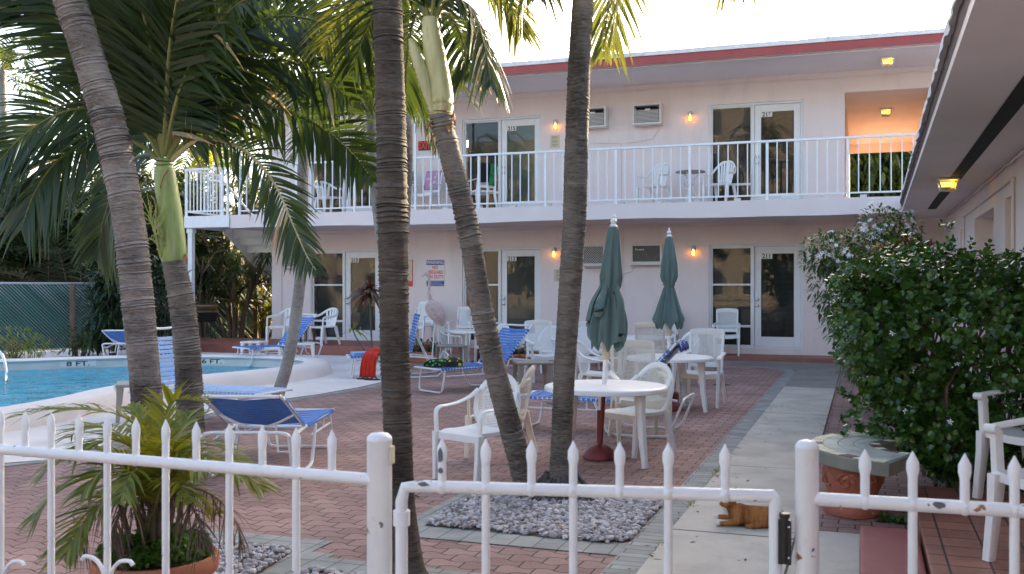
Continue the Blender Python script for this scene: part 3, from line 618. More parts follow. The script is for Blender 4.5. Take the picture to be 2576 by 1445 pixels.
# conduits and painted cable runs on the facade
mb = MB()
random.seed(5)
for z, xa, xb in ((5.80, -10, 1.8), (2.80, -13.5, 1.2)):
    k = 60; mb.sweep([(xa + (xb - xa) * i / k, YF - 0.012, z + random.uniform(-.008, .008)) for i in range(k + 1)], 0.009, n=5)
cx_ = ony(1566, 600, 21.48).x
mb.sweep([(cx_, YF - .014, 2.8), (cx_, YF - .014, 1.2)], 0.011, n=5)
cv = ony(1562, 330, 21.48); cd = [ony(x, y, 21.48) for x, y in ((1660, 315), (1655, 330), (1640, 350), (1600, 357), (1562, 361), (1480, 359))]
mb.sweep([(p.x, YF - .014, p.z) for p in cd], 0.011, n=5); mb.sweep([(cd[4].x, YF - .014, cd[4].z), (cd[4].x, YF - .014, 3.2)], 0.010, n=5)
cd = [ony(x, y, 21.48) for x, y in ((1592, 672), (1590, 683), (1570, 687), (1566, 687))]; mb.sweep([(p.x, YF - .014, p.z) for p in cd], 0.012, n=5)
cl = ony(708, 600, 21.48).x; mb.sweep([(cl, YF - .014, 2.8), (cl, YF - .014, 0.2)], 0.012, n=5)
mb.build('conduit', 'pink_wall', motel, world=True)
mb = MB(); mb.bb(-16.0, -9.3, 19.30, YF - 0.002, -0.02, 0.21); mb.bb(-9.298, PX0 - 0.02, 20.62, YF - 0.002, -0.02, 0.088)
mb.bb(PX0 - 0.018, 1.5, 20.62, YF - 0.002, -0.02, 0.06)
mb.build('plinth', 'red_tile_step', motel, world=True, bev=0.01)
# glazed units: side window + glazed door
def unit(a, z0, z1, upper, num, door_right=True, blind='curtain', doorblind='mini_blind', name_label=None):
    b = a + 1.935; yj = YF + 0.06
    mb = MB()
    fr = 0.045
    mb.bb(a, a + fr, yj - .03, yj + .06, z0, z1); mb.bb(b - fr, b, yj - .03, yj + .06, z0, z1); mb.bb(a + fr, b - fr, yj - .03, yj + .06, z1 - fr, z1); mb.bb(a + fr, b - fr, yj - .03, yj + .06, z0, z0 + 0.03)
    mx = a + 0.90; mb.bb(mx, mx + 0.045, yj - .03, yj + .06, z0 + .03, z1 - fr)
    mb.bb(a - .012, b + .012, YF - .012, YF + .028, z1, z1 + 0.02)
    mb.build('unit_frame', 'white_frame', motel, world=True, bev=0.004)
    # side window
    wx0, wx1 = a + fr + .001, mx - .001; wz0, wz1 = z0 + .031, z1 - fr - .001
    win = MB(); s = 0.032
    zm = z0 + 1.34; zl = z0 + 0.46
    for zz0, zz1 in ((wz0, wz0 + s), (wz1 - s, wz1), (zm - .02, zm + .02), (zl - .025, zl + .025)): win.bb(wx0 + s, wx1 - s, yj, yj + .035, zz0, zz1)
    win.bb(wx0, wx0 + s, yj, yj + .035, wz0, wz1); win.bb(wx1 - s, wx1, yj, yj + .035, wz0, wz1)
    w = win.build('window', 'white_frame', motel, world=True, bev=0.003)
    g = MB()
    for zz0, zz1 in ((zm + .02, wz1 - s), (zl + .025, zm - .02), (wz0 + s, zl - .025)): g.quad((wx0 + s, yj + .018, zz0), (wx1 - s, yj + .018, zz0), (wx1 - s, yj + .018, zz1), (wx0 + s, yj + .018, zz1))
    for o, nm, mt in ((g, 'pane', 'pane_glass'),):
        o.build(nm, mt, w, world=True)
    cu = MB(); k = 9                       # vertical blind slats
    for i in range(k):
        xx = wx0 + .06 + (wx1 - wx0 - .1) * i / k
        cu.add([(xx, yj + .10, wz0), (xx + .082, yj + .128, wz0), (xx + .082, yj + .128, wz1), (xx, yj + .10, wz1)], [(0, 1, 2, 3)])
    cu.build('blind', blind, w, world=True)
    vd = MB(); vd.bb(a + .01, b - .01, yj + .30, yj + .32, z0, z1); vd.build('dark_room_backing', 'dark_void', motel, world=True)  # near-black sheet: darkness of the unlit room put into its colour
    # door
    dx0, dx1 = mx + .048, b - fr - .004; dz0, dz1 = z0 + .033, z1 - fr - .004
    d = MB(); st = 0.135
    d.bb(dx0, dx0 + st, yj + .005, yj + .045, dz0, dz1); d.bb(dx1 - st, dx1, yj + .005, yj + .045, dz0, dz1); d.bb(dx0 + st, dx1 - st, yj + .005, yj + .045, dz1 - .15, dz1); d.bb(dx0 + st, dx1 - st, yj + .005, yj + .045, dz0, dz0 + .21)
    door = d.build('door', 'white_frame', motel, world=True, bev=0.006)
    g = MB(); g.quad((dx0 + st, yj + .02, dz0 + .21), (dx1 - st, yj + .02, dz0 + .21), (dx1 - st, yj + .02, dz1 - .15), (dx0 + st, yj + .02, dz1 - .15)); g.build('pane', 'pane_glass', door, world=True)
    mbn = MB(); zz = dz0 + .22
    while zz < dz1 - .16:
        mbn.quad((dx0 + st, yj + .05, zz), (dx1 - st, yj + .05, zz), (dx1 - st, yj + .064, zz + .019), (dx0 + st, yj + .064, zz + .019)); zz += 0.026
    mbn.build('blind', doorblind, door, world=True)
    for zk, nm in ((z0 + 1.03, 'deadbolt'), (z0 + 0.90, 'door_knob')):
        kn = MB(); kn.ball((dx0 + .062, yj - .035, zk), (.032, .022, .032)); kn.sweep([(dx0 + .062, yj + .008, zk), (dx0 + .062, yj - .03, zk)], .016, n=8, up=(0, 0, 1)); kn.build(nm, 'chrome', door, world=True)
    hg = MB()
    for zk in (z0 + .3, z0 + 1.1, z1 - .35): hg.bb(dx1 - .004, dx1 + .02, yj - .008, yj + .004, zk - .055, zk + .055)
    hg.build('hinge', 'galvanised', door, world=True)
    if num:
        px = dx0 + st + .115; pz = dz1 - .15 - .055
        pl = MB(); pl.bb(px - .115, px + .115, yj + .003, yj + .0075, pz - .052, pz + .052); p = pl.build('number_plate', 'plate_white', door, world=True)
        t = text(num, 0.125, 'ink_black', p, (px + 6, yj + .002 - YF, pz), name='number', sx=0.98, bold=0.003)
        t['dummy'] = 0; del t['dummy']
unit(-3.118, *ZLO, False, '211'); unit(-3.118, *ZHI, True, '216')
unit(-8.807, *ZLO, False, '212', doorblind='curtain_door'); unit(-8.807, *ZHI, True, '215', doorblind='curtain_green')
unit(-12.85, *ZLO, False, '213', doorblind='curtain_door'); unit(-12.85, *ZHI, True, '214')
# ------------------------------------------------ balcony railing, screen bars, landing and stair
YR = 19.86
rail = T('balcony_railing', 'white metal railing of thin uprights along the upper balcony', 'railing', (-6, YR, 3.18))
posts = [ony(x, 430, YR).x for x in (2133, 1930, 1735.5, 1550, 1372.5, 1205, 1045)]
stp = posts[-2] - posts[-1]
posts += [posts[-1] - stp * k for k in (1, 2)] + [-13.75]
mb = MB(); mb.bb(-13.72, 1.2, YR - .028, YR + .028, 4.30, 4.345); mb.build('top_rail', 'white_paint', rail, world=True, bev=0.006)
mb = MB(); mb.bb(-13.72, 1.2, YR - .018, YR + .018, 3.262, 3.292); mb.build('bottom_rail', 'white_paint', rail, world=True)
pm = MB(); pm.bb(-.026, .026, -.026, .026, 0, 1.118); p0 = None
for i, x in enumerate(posts):
    if p0 is None: p0 = pm.build('post', 'white_paint', rail, bev=0.004); p0.location = (x + 6, 0, 0)
    else: dup(p0, (x + 6, 0, 0), parent=rail)
bm_ = MB(); bm_.bb(-.0105, .0105, -.0105, .0105, 0.113, 1.12); b0 = None
edges = [1.25] + posts
for i in range(len(edges) - 1):
    xa, xb = edges[i], edges[i + 1]; k = max(2, round((xa - xb) / 0.192))
    for j in range(1, k):
        x = xa + (xb - xa) * j / k
        if b0 is None: b0 = bm_.build('baluster', 'white_paint', rail); b0.location = (x + 6, 0, 0)
        else: dup(b0, (x + 6, 0, 0), parent=rail)
blk = MB(); blk.bb(-.06, .06, .10, .22, .008, .07); fo = None
for k in range(-17, 2):
    if fo is None: fo = blk.build('rail_foot', 'white_paint', rail); fo.location = (k * .78 + 6, 0, 0)
    else: dup(fo, (k * .78 + 6, 0, 0), parent=rail)
scr = T('security_screen', 'tall white bars rising from the railing to the roof, left end of balcony', 'security screen', (-11.8, YR, 4.345))
xl = posts[6]
mb = MB(); mb.bb(xl - .024, xl + .024, YR - .022, YR + .022, 4.346, 5.914); mb.build('post', 'white_paint', scr, world=True)
mb = MB(); mb.bb(-13.77, -13.73, YR - .022, YR + .022, 4.346, 5.914); mb.build('post', 'white_paint', scr, world=True)
bm2 = MB(); bm2.bb(-.010, .010, -.010, .010, 0.002, 1.568); b1 = None; x = xl - .19
while x > -13.7:
    if b1 is None: b1 = bm2.build('bar', 'white_paint', scr); b1.location = (x + 11.8, 0, 0)
    else: dup(b1, (x + 11.8, 0, 0), parent=scr)
    x -= 0.165
st = T('outdoor_staircase', 'grey white outdoor staircase with landing and railing at the end of the balcony', 'staircase', (-14.6, 21.5, 0))
mb = MB(); mb.bb(-15.2, -13.95, 19.72, 19.78, 2.90, 3.175); mb.bb(-15.2, -15.14, 19.781, 21.2, 2.90, 3.175); mb.bb(-15.138, -13.95, 19.781, 21.2, 3.06, 3.165); mb.build('landing', 'white_paint', st, world=True)
mb = MB(); mb.bb(-15.16, -15.04, 19.80, 19.92, -0.02, 2.899); mb.bb(-15.185, -15.015, 19.785, 19.935, 2.78, 2.898); mb.build('post', 'white_paint', st, world=True, bev=0.006)
mb = MB(); N = 17; rise = 3.165 / N; run = 0.30
for i in range(N):
    y = 21.2 + run * i; z = 3.165 - rise * i
    mb.bb(-15.08, -14.0, y, y + run + .03, z - .055, z); mb.bb(-15.08, -14.0, y, y + .03, z - rise - .03, z - .056)
mb.build('steps', 'stair_paint', st, world=True)
for xx in (-15.16, -13.99):
    mb = MB(); mb.add([(xx, 21.2, 3.2), (xx, 21.2 + N * run, 3.2 - N * rise), (xx, 21.2 + N * run, 2.88 - N * rise), (xx, 21.2, 2.86)] + [(xx + .07, 21.2, 3.2), (xx + .07, 21.2 + N * run, 3.2 - N * rise), (xx + .07, 21.2 + N * run, 2.88 - N * rise), (xx + .07, 21.2, 2.86)],
        [(0, 1, 2, 3), (7, 6, 5, 4), (0, 4, 5, 1), (2, 6, 7, 3), (0, 3, 7, 4), (1, 5, 6, 2)]); mb.build('stringer', 'stair_paint', st, world=True)
mb = MB(); zt_ = 4.31
mb.bb(-15.2, -14.0, 19.76, 19.80, zt_ - .05, zt_); mb.bb(-15.2, -14.0, 19.76, 19.80, 3.27, 3.31)
for x in (-15.18, -14.02, -14.17): mb.bb(x - .025, x + .025, 19.755, 19.805, 3.176, zt_ - .051)
for k in range(1, 10): x = -15.18 + k * .105; mb.bb(x - .009, x + .009, 19.77, 19.79, 3.311, zt_ - .051)
mb.bb(-15.2, -15.16, 19.81, 21.2, zt_ - .05, zt_); mb.bb(-15.2, -15.16, 19.81, 21.2, 3.27, 3.31)
for k in range(1, 11): y = 19.8 + k * .13; mb.bb(-15.19, -15.172, y - .009, y + .009, 3.311, zt_ - .051)
mb.build('landing_railing', 'white_paint', st, world=True)
for xx in (-15.12, -14.0):
    mb = MB(); mb.sweep(catmull([(xx, 20.6, 4.12), (xx, 21.0, 4.12), (xx, 21.4, 4.0), (xx, 21.2 + N * run, 4.05 - N * rise)], 4), .028, n=6)
    for k in range(0, 5): y = 21.3 + k * 1.1; z = 3.17 - (y - 21.2) / run * rise; mb.sweep([(xx, y, z - .1), (xx, y, z + .86)], .022, n=6)
    mb.build('handrail', 'white_paint', st, world=True)
# ------------------------------------------------ air conditioners, lamps, signs on the facade
def aircon(px0, py0, px1, py1, kind, label):
    yb = {'sleeve': 21.22, 'brand': 21.32, 'cage': 21.34}[kind]
    A, B = ony(px0, py0, yb), ony(px1, py1, yb); w, h = B.x - A.x, A.z - B.z; dp = YF - yb
    t = T('air_conditioner', label, 'air conditioner', ((A.x + B.x) / 2, YF, B.z), 0, 'air conditioners set in the facade')
    mb = MB(); fr = 0.045; y0 = -dp
    mb.bb(-w / 2, -w / 2 + fr, y0, -.002, 0, h); mb.bb(w / 2 - fr, w / 2, y0, -.002, 0, h); mb.bb(-w / 2 + fr, w / 2 - fr, y0, -.002, 0, fr); mb.bb(-w / 2 + fr, w / 2 - fr, y0, -.002, h - fr, h)
    mb.build('case', 'ac_white', t, bev=0.006)
    iw, ih = w - 2 * fr, h - 2 * fr
    if kind == 'sleeve':
        mb = MB(); mb.bb(-iw / 2, iw / 2, -.03, -.01, fr, h - fr); mb.build('sleeve_back', 'dark_void', t)
        mb = MB(); mb.bb(-iw / 2 + .01, iw / 2 - .01, y0 + .10, -.04, fr + .01, h - fr - .07); u = mb.build('unit_body', 'grille_grey', t)
        mb = MB()
        for k in range(9): z = fr + .03 + k * (ih - .11) / 9; mb.bb(-iw / 2 + .03, iw / 2 - .03, y0 + .088, y0 + .099, z, z + .014)
        mb.bb(-iw / 2 + .005, -iw / 2 + .028, y0 + .085, y0 + .099, fr + .01, h - fr - .07); mb.bb(-.05, .06, y0 + .08, y0 + .098, h - fr - .10, h - fr - .055); mb.build('louvres', 'ac_white', u)
    elif kind == 'brand':
        mb = MB(); mb.bb(-iw / 2, iw / 2, y0 + .02, -.003, fr, h - fr); mb.build('grille_panel', 'grille_grey', t)
        mb = MB()
        for k in range(16): z = fr + .05 + k * (ih - .05) / 16; mb.bb(-iw / 2 + .004, iw / 2 - .004, y0 + .010, y0 + .019, z, z + .012)
        g = mb.build('grille', 'grille_grey', t)
        mb = MB(); mb.bb(-w / 2 + .002, w / 2 - .002, y0 - .006, y0 - .001, .002, fr + .03); mb.build('lower_panel', 'ac_white', t)
        mb = MB(); mb.bb(-iw / 2 + .05, -iw / 2 + .27, y0 - .003, y0 + .009, h - fr - .105, h - fr - .06); q = mb.build('badge', 'ink_black', t)
        text('Friedrich', 0.056, 'plate_white', q, (-iw / 2 + .16, y0 - .005, h - fr - .083), sx=0.98, bold=.002)
    else:
        mb = MB(); mb.bb(-iw / 2, iw / 2, y0 + .05, -.003, fr, h - fr); mb.build('grille_panel', 'dark_void', t)
        mb = MB(); s = 0.055; k = int((iw + ih) / s) + 1
        for sg in (1, -1):
            for i in range(k):
                c = -iw / 2 - ih + i * s * 1.0 + s / 2
                # line x = c + t (t from 0..ih) clipped to the panel
                t0, t1 = max(0, -iw / 2 - c), min(ih, iw / 2 - c)
                if t1 - t0 < .01: continue
                p, q = (sg * (c + t0), y0 + .02, fr + t0), (sg * (c + t1), y0 + .02, fr + t1)
                mb.sweep([p, q], .0062, n=4, up=(0, 1, 0), cap=False, smooth=False)
        mb.build('diamond_mesh', 'ac_white', t)
aircon(1590, 262, 1663, 311, 'sleeve', 'upper air conditioner in white sleeve left of the lamp beside door 216')
aircon(1451, 271, 1524, 319, 'sleeve', 'upper air conditioner half hidden behind the leaning palm trunk')
aircon(1586, 614, 1665, 667, 'brand', 'ground floor air conditioner with dark grille and lettered badge')
aircon(1450, 616, 1522, 668, 'cage', 'air conditioner behind white diamond mesh beside the umbrella')
aircon(707, 634, 770, 675, 'cage', 'air conditioner behind white diamond mesh left of window 213')
lids = T('hinged_flap', 'white flap hanging open under the diamond mesh air conditioner', 'flap', tuple(ony(1495, 670, 21.3)))
mb = MB(); mb.box((0, -.02, -.02), (.42, .24, .012), mat=Matrix.Rotation(R(-14), 3, 'X')); mb.box((0, .10, .012), (.42, .012, .05)); mb.build('flap_panel', 'ac_white', lids)
wl = None
def wall_lamp(px, py, label):
    A = ony(px, py, YF - .09)
    global wl
    if wl is None:
        t = T('wall_lamp', label, 'lamp', (A.x, YF, A.z), 0, 'amber wall lamps on the facade')
        mb = MB(); mb.sweep([(0, -.002, .10), (0, -.03, .10)], .048, n=14, up=(0, 0, 1)); mb.sweep(catmull([(0, -.03, .10), (0, -.06, .115), (0, -.09, .10)], 4), .02, n=8); mb.build('bracket', 'galvanised', t)
        mb = MB(); mb.lathe([(.03, .105), (.048, .09), (.052, .05), (.05, .045)], 16, (0, -.09, 0)); mb.build('cap', 'galvanised', t)
        mb = MB(); mb.lathe([(.044, .045), (.047, .03), (.047, -.07), (.038, -.095), (.012, -.105)], 16, (0, -.09, 0)); mb.build('jar', 'lamp_glass', t)
        mb = MB(); mb.lathe([(.014, .05), (.016, .03), (.034, -.01), (.036, -.045), (.02, -.075), (.004, -.08)], 14, (0, -.09, 0)); mb.build('bulb', 'lamp_amber', t); wl = t
    else: t = dup(wl, (A.x, YF, A.z), label=label)
wall_lamp(1397, 316, 'lit amber wall lamp beside door 215 on the balcony'); wall_lamp(1736, 295, 'lit amber wall lamp left of the window of door 216')
wall_lamp(1393, 638, 'lit amber wall lamp beside door 212 on the ground floor'); wall_lamp(1744, 634, 'lit amber wall lamp left of the window of door 211')
cl0 = None
def ceil_lamp(p, label):
    global cl0
    if cl0 is None:
        t = T('ceiling_light', label, 'ceiling light', p, 0, 'square lantern lights under the eaves')
        mb = MB(); mb.bb(-.13, .13, -.13, .13, -.022, -.001); mb.build('base', 'white_paint', t, bev=.006)
        mb = MB()
        a, b_ = .12, .085
        cor = [((sx * a, sy * a, -.023), (sx * b_, sy * b_, -.15)) for sx, sy in ((-1, -1), (1, -1), (1, 1), (-1, 1))]
        for p_, q_ in cor: mb.sweep([p_, q_], .007, n=4, sq=True, smooth=False)
        mb.sweep([q for _, q in cor] + [cor[0][1]], .007, n=4, sq=True, smooth=False); mb.build('cage', 'white_paint', t)
        mb = MB()
        for i in range(4): mb.quad(cor[i][0], cor[(i + 1) % 4][0], cor[(i + 1) % 4][1], cor[i][1])
        mb.quad(*[q for _, q in cor]); mb.build('glass', 'lamp_glass', t)
        mb = MB(); mb.ball((.055, -.0, -.075), .036); mb.build('bulb', 'lamp_yellow', t)
        mb = MB(); mb.bb(-.11, .03, -.02, .02, -.105, -.04); mb.build('reflector', 'lamp_glow_glass', t); cl0 = t
    else: dup(cl0, p, label=label)
ceil_lamp(tuple(onz(2385, 450, 2.866)), 'lit lantern light under the low eave above the hedge'); ceil_lamp(tuple(onz(2233, 147, 5.913)), 'lit lantern light under the main roof eave above the passage')
ceil_lamp(tuple(onz(2228, 275, 5.478)), 'lit lantern light on the ceiling inside the salmon passage')
# EXIT sign, pool rules, notices
A, B = ony(1053, 356, YF - .02), ony(1082, 378, YF - .02)
t = T('exit_sign', 'black EXIT sign with big red letters on the balcony wall', 'sign', ((A.x + B.x) / 2, YF, B.z)); w, h = B.x - A.x, A.z - B.z
mb = MB(); mb.bb(-w / 2, w / 2, -.02, -.002, 0, h); mb.build('plate', 'ink_black', t)
text('EXIT', h * 1.08, 'sign_red', t, (0, -.0215, h / 2), sx=0.68, bold=.008)
A, B = ony(1072, 654, YF - .01), ony(1118, 721, YF - .01); w, h = B.x - A.x, A.z - B.z
t = T('warning_sign', 'pool sign reading WARNING NO LIFEGUARD ON DUTY behind the flamingo', 'sign', ((A.x + B.x) / 2, YF, B.z))
mb = MB(); mb.bb(-w / 2, w / 2, -.012, -.002, 0, h); mb.build('plate', 'plate_white', t)
mb = MB(); mb.bb(-w / 2 + .01, w / 2 - .01, -.0135, -.0121, h * .80, h * .985); mb.build('heading_band', 'sign_blue', t)
mb = MB(); mb.bb(-w / 2 + .01, w / 2 - .01, -.0135, -.0121, h * .015, h * .215); mb.build('footer_band', 'sign_blue', t)
text('WARNING', .112, 'plate_white', t, (0, -.0145, h * .892), sx=.80, bold=.002)
for k, s in enumerate(('NO', 'LIFEGUARD', 'ON DUTY')): text(s, .118, 'sign_red', t, (0, -.0135, h * (.70 - k * .175)), sx=.66 if k == 1 else .78, bold=.003)
for k, s in enumerate(('CHILDREN UNDER THE AGE OF 14', 'MAY NOT USE POOL OR SPA', 'WITHOUT AN ADULT IN ATTENDANCE')): text(s, .034, 'plate_white', t, (0, -.0145, h * (.178 - k * .06)), sx=.72)
A, B = ony(1012, 654, YF - .01), ony(1038, 721, YF - .01); w, h = B.x - A.x, A.z - B.z
t = T('rules_sign', 'cream and red rules sign mostly hidden behind the tall straight palm trunk', 'sign', ((A.x + B.x) / 2, YF, B.z))
mb = MB(); mb.bb(-w / 2, w / 2, -.012, -.002, 0, h); mb.build('plate', 'sign_red', t); mb = MB(); mb.bb(-w / 2 + .015, w / 2 - .015, -.0135, -.0121, h * .2, h * .985); mb.build('panel', 'notice_cream', t)
def notice(px0, py0, px1, py1, label):
    A, B = ony(px0, py0, YF - .006), ony(px1, py1, YF - .006); w, h = B.x - A.x, A.z - B.z
    t = T('notice', label, 'notice', ((A.x + B.x) / 2, YF, B.z), 0, 'cream notices beside the doors')
    mb = MB(); mb.bb(-w / 2, w / 2, -.006, -.002, 0, h); mb.build('board', 'notice_cream', t)
    mb = MB(); random.seed(int(px0))
    for k, ll in enumerate((.62, .5, .66, 0, .55, .62, .6, 0, .66, .6, .3)):
        if not ll: continue
        z = h * (.90 - k * .075); x = -w * ll / 2
        while x < w * ll / 2:
            dx = random.uniform(.01, .03); mb.bb(x, min(x + dx, w * ll / 2), -.0075, -.0061, z - .008, z + .004); x += dx + .008
    mb.build('print', 'notice_ink', t)
notice(1384, 341, 1408, 372, 'small cream notice under the lamp beside door 215'); notice(1394, 678, 1416, 709, 'small cream notice partly behind the leaning palm, ground floor')
# ------------------------------------------------ low right-hand wing
XW = 1.52
def ex(y): return 0.50 + (y - 5) * 0.0112          # eave line
wing = T('low_wing', 'single storey pink wing with low eave, soffit vent and doorways', 'building', (XW, 10, 0))
ops = [(17.35, 18.15, 0.1, 2.46), (13.6, 15.85, 0.1, 2.49), (11.8, 12.55, 0.1, 2.50), (8.4, 9.4, 0.1, 2.45), (4.5, 6.2, 0.9, 2.3)]
mb = MB(); wall_open(mb, 'x', XW, -3, YF - .003, -0.02, 2.9, ops, 0.24, 1); mb.build('wall', 'pink_wall', wing, world=True)
mb = MB()
for o in ops: mb.quad((XW + .235, o[0], o[2]), (XW + .235, o[1], o[2]), (XW + .235, o[1], o[3]), (XW + .235, o[0], o[3]))
mb.build('recess_panel', 'salmon_wall', wing, world=True)
mb = MB(); 
for y0, y1 in ((13.75, 14.55), (14.6, 15.1)):
    mb.bb(XW + .17, XW + .21, y0, y0 + .06, .1, 2.3); mb.bb(XW + .17, XW + .21, y1 - .06, y1, .1, 2.3); mb.bb(XW + .17, XW + .21, y0 + .06, y1 - .06, 2.2, 2.3); mb.bb(XW + .17, XW + .21, y0 + .06, y1 - .06, .1, .3)
dr = mb.build('door', 'white_frame', wing, world=True)
mb = MB()
for y0, y1 in ((13.81, 14.49), (14.66, 15.04)): mb.bb(XW + .185, XW + .195, y0, y1, .3, 2.2)
mb.build('pane', 'window_dark', dr, world=True)
n = 40; ys = [-3 + (21.49 + 3) * i / n for i in range(n + 1)]
mb = MB()
for i in range(n):
    a, b = ys[i], ys[i + 1]; mb.quad((ex(a), a, 2.87), (XW + .05, a, 2.87), (XW + .05, b, 2.87), (ex(b), b, 2.87))
mb.build('soffit', 'pink_soffit', wing, world=True)
n = 170; ys = [-3 + (19.5 + 3) * i / n for i in range(n + 1)]; random.seed(11)
j1 = [random.uniform(-.006, .006) for _ in ys]; j2 = [random.uniform(-.012, .012) for _ in ys]; j3 = [random.uniform(-.01, .01) for _ in ys]
mt, md, mr = MB(), MB(), MB()
for i in range(n):
    a, b = ys[i], ys[i + 1]
    mt.quad((ex(a), a, 2.868), (ex(b), b, 2.868), (ex(b) - .002, b, 2.93 + j1[i + 1]), (ex(a) - .002, a, 2.93 + j1[i]))
    md.quad((ex(a) - .004, a, 2.925), (ex(b) - .004, b, 2.925), (ex(b) - .012, b, 3.06), (ex(a) - .012, a, 3.06))
    o0, o1 = ex(a) - .045 + j3[i], ex(b) - .045 + j3[i + 1]; z0, z1 = 3.03 + j2[i], 3.03 + j2[i + 1]
    mr.quad((ex(a) - .008, a, z0 + .004), (ex(b) - .008, b, z1 + .004), (o1, b, z1), (o0, a, z0)); mr.quad((o0, a, z0), (o1, b, z1), (o1 + .012, b, 3.13 + j3[i + 1]), (o0 + .012, a, 3.13 + j3[i])); mr.quad((o0 + .012, a, 3.13 + j3[i]), (o1 + .012, b, 3.13 + j3[i + 1]), (ex(b) + .25, b, 3.16), (ex(a) + .25, a, 3.16))
mt.build('eave_trim', 'pink_trim', wing, world=True); md.build('fascia', 'dark_membrane', wing, world=True)
mr.quad((ex(-3) + .25, -3, 3.16), (ex(19.5) + .25, 19.5, 3.16), (7, 19.5, 3.2), (7, -3, 3.2)); mr.quad((ex(19.5) - .03, 19.5, 2.87), (7, 19.5, 2.87), (7, 19.5, 3.2), (ex(19.5) - .03, 19.5, 3.13)); mr.build('roof', 'roof_white', wing, world=True)
mb = MB(); mb.quad((1.06, 18.95, 2.866), (1.20, 18.95, 2.866), (1.10, 4.0, 2.866), (0.955, 4.0, 2.866)); mb.build('soffit_vent', 'dark_void', wing, world=True)
mb = MB(); random.seed(9)
k = 60; mb.sweep([(XW - .02, 21.3 - 15 * i / k, 2.845 + random.uniform(-.012, .012)) for i in range(k + 1)], [.012 + random.uniform(0, .012) for i in range(k + 1)], n=6)
for y in (17.3, 11.75): mb.sweep([(XW - .02, y, 2.62), (XW - .02, y, .1)], .018, n=8)
mb.sweep([(XW - .02, 17.3, 2.62), (XW - .02, 11.75, 2.66)], .014, n=8); mb.sweep([(XW - .02, 11.75, 2.66), (XW - .02, 11.75, 2.6)], .026, n=8)
mb.build('conduit', 'pink_trim', wing, world=True)
mb = MB(); mb.bb(.31, XW - .003, -2, 7.5, -.01, .115); struct(mb.build('tiled_porch', 'quarry_tile', bev=.008))
mb = MB(); mb.bb(-0.02, .295, 3.6, onz(2150, 1320, .10).y, .0, .10); o = mb.build('red_step', 'mat_red', bev=.02, seg=3); tag(o, 'dull red painted step block beside the tiled porch', 'step')
# building across the street, behind the viewer: seen only in the door glass
opp = T('opposite_building', 'beige apartment block across the street seen only in the door glass', 'building', (-8, -34, 0))
mb = MB(); mb.bb(-5, 14, -40, -34, 0, 9.5); mb.bb(-17, -5.002, -40.5, -34.5, 0, 16); mb.bb(-48, -21, -40, -34, 0, 13.5); mb.build('wall', 'beige_facade', opp, world=True)
for r_ in range(5):
    for c_ in range(19):
        x = -47 + c_ * 3.2
        if -22 < x < -17 or (x > -6.4 and r_ > 2) or (x < -21 and r_ > 3): continue
        yy_ = -.5 if -17.1 < x < -5 else 0; mb = MB(); mb.bb(x, x + 1.5, -33.995 + yy_, -33.9 + yy_, 1 + r_ * 3.1, 2.6 + r_ * 3.1); mb.build('window', 'window_dark', opp, world=True)
# ------------------------------------------------ white spear fence in front, gate
fy = lambda x: 2.46 + (x + 1.3) * 0.02 if x > -1.3 else 2.466 + (-1.3 - x) * 0.039
ZR = 0.97
def spear(h=0.20, low=0.0):
    mb = MB(); w = .0112
    mb.sweep([(0, 0, low), (0, 0, h - .062)], w, n=12, up=(0, 1, 0))
    mb.sweep([(0, 0, h - .063), (0, 0, h - .046), (0, 0, h - .027), (0, 0, h)], [.0112, .0150, .0146, .0012], [.0123, .009, .0085, .0012], n=10, up=(0, 1, 0), smooth=False)
    mb.ball((0, 0, 0), (.0170, .0186, .0200), 12, 8)
    return mb
lf = T('spear_fence', 'white spear topped metal fence section left of the gate', 'fence', (-1.3, 2.47, 0), 0, 'white spear fence sections')
def fence_rail(par, xa, xb, z, r=.0168, name='top_rail'):
    mb = MB(); mb.sweep([(xa, fy(xa), z), (xb, fy(xb), z)], r, n=14); return mb.build(name, 'fence_paint', par, world=True)
fence_rail(lf, -6.2, -1.27, ZR); fence_rail(lf, -6.2, -1.27, .12, .016, 'bottom_rail')
def spear_at(par, px, full, py):
    A = onz(px, py, ZR); x = A.x; y = fy(x)
    mb = spear(.130, -.85 if full else 0.0); o = mb.build('picket', 'fence_paint', par); L = par.location; o.location = (x - L.x, y - L.y, ZR); return o
for i, px in enumerate((835, 745, 660, 577, 494, 417, 342, 270, 199, 129, 64, 2, -60, -120, -178, -235, -290, -343, -395, -446, -496, -545, -593)):
    A = onz(px, 1130 + (px) * 75 / 925, ZR); o = spear_at(lf, px, i % 2 == 1, 1130 + px * 75 / 925)
def scroll(par, px, sg=1):
    A = onz(px, 1130 + px * 75 / 925, ZR); x = A.x; y = fy(x); d = A.y * CS - A.x * SN
    L = par.location; zc = CAMH + (722.5 - 1440) / F_ * d
    for s in (1, -1):
        mb = MB(); mb.sweep(catmull([(x + s * .012, y, zc - .05), (x + s * .016, y, zc + .0), (x + s * .045, y, zc + .035), (x + s * .085, y, zc + .042), (x + s * .098, y, zc + .030)], 5), .0065, n=8, up=(0, 1, 0)); mb.build('scroll', 'fence_paint', par, world=True)
scroll(lf, 270); scroll(lf, 2)
def fpost(px0, px1, ptop, py, label):
    A = onz((px0 + px1) / 2, py, ZR); d = -A.x * SN + A.y * CS; r = (px1 - px0) / 2 / F_ * d; z = CAMH - (ptop - CY) / F_ * d
    t = T('gate_post', label, 'post', (A.x, A.y, 0), 0, 'white round gate posts')
    mb = MB(); mb.lathe([(r, 0), (r, z - .022), (r * 1.02, z - .021), (r * .97, z - .012), (r * .7, z - .003), (r * .2, z), (.001, z)], 28); mb.build('tube', 'fence_paint', t); return t, r, z
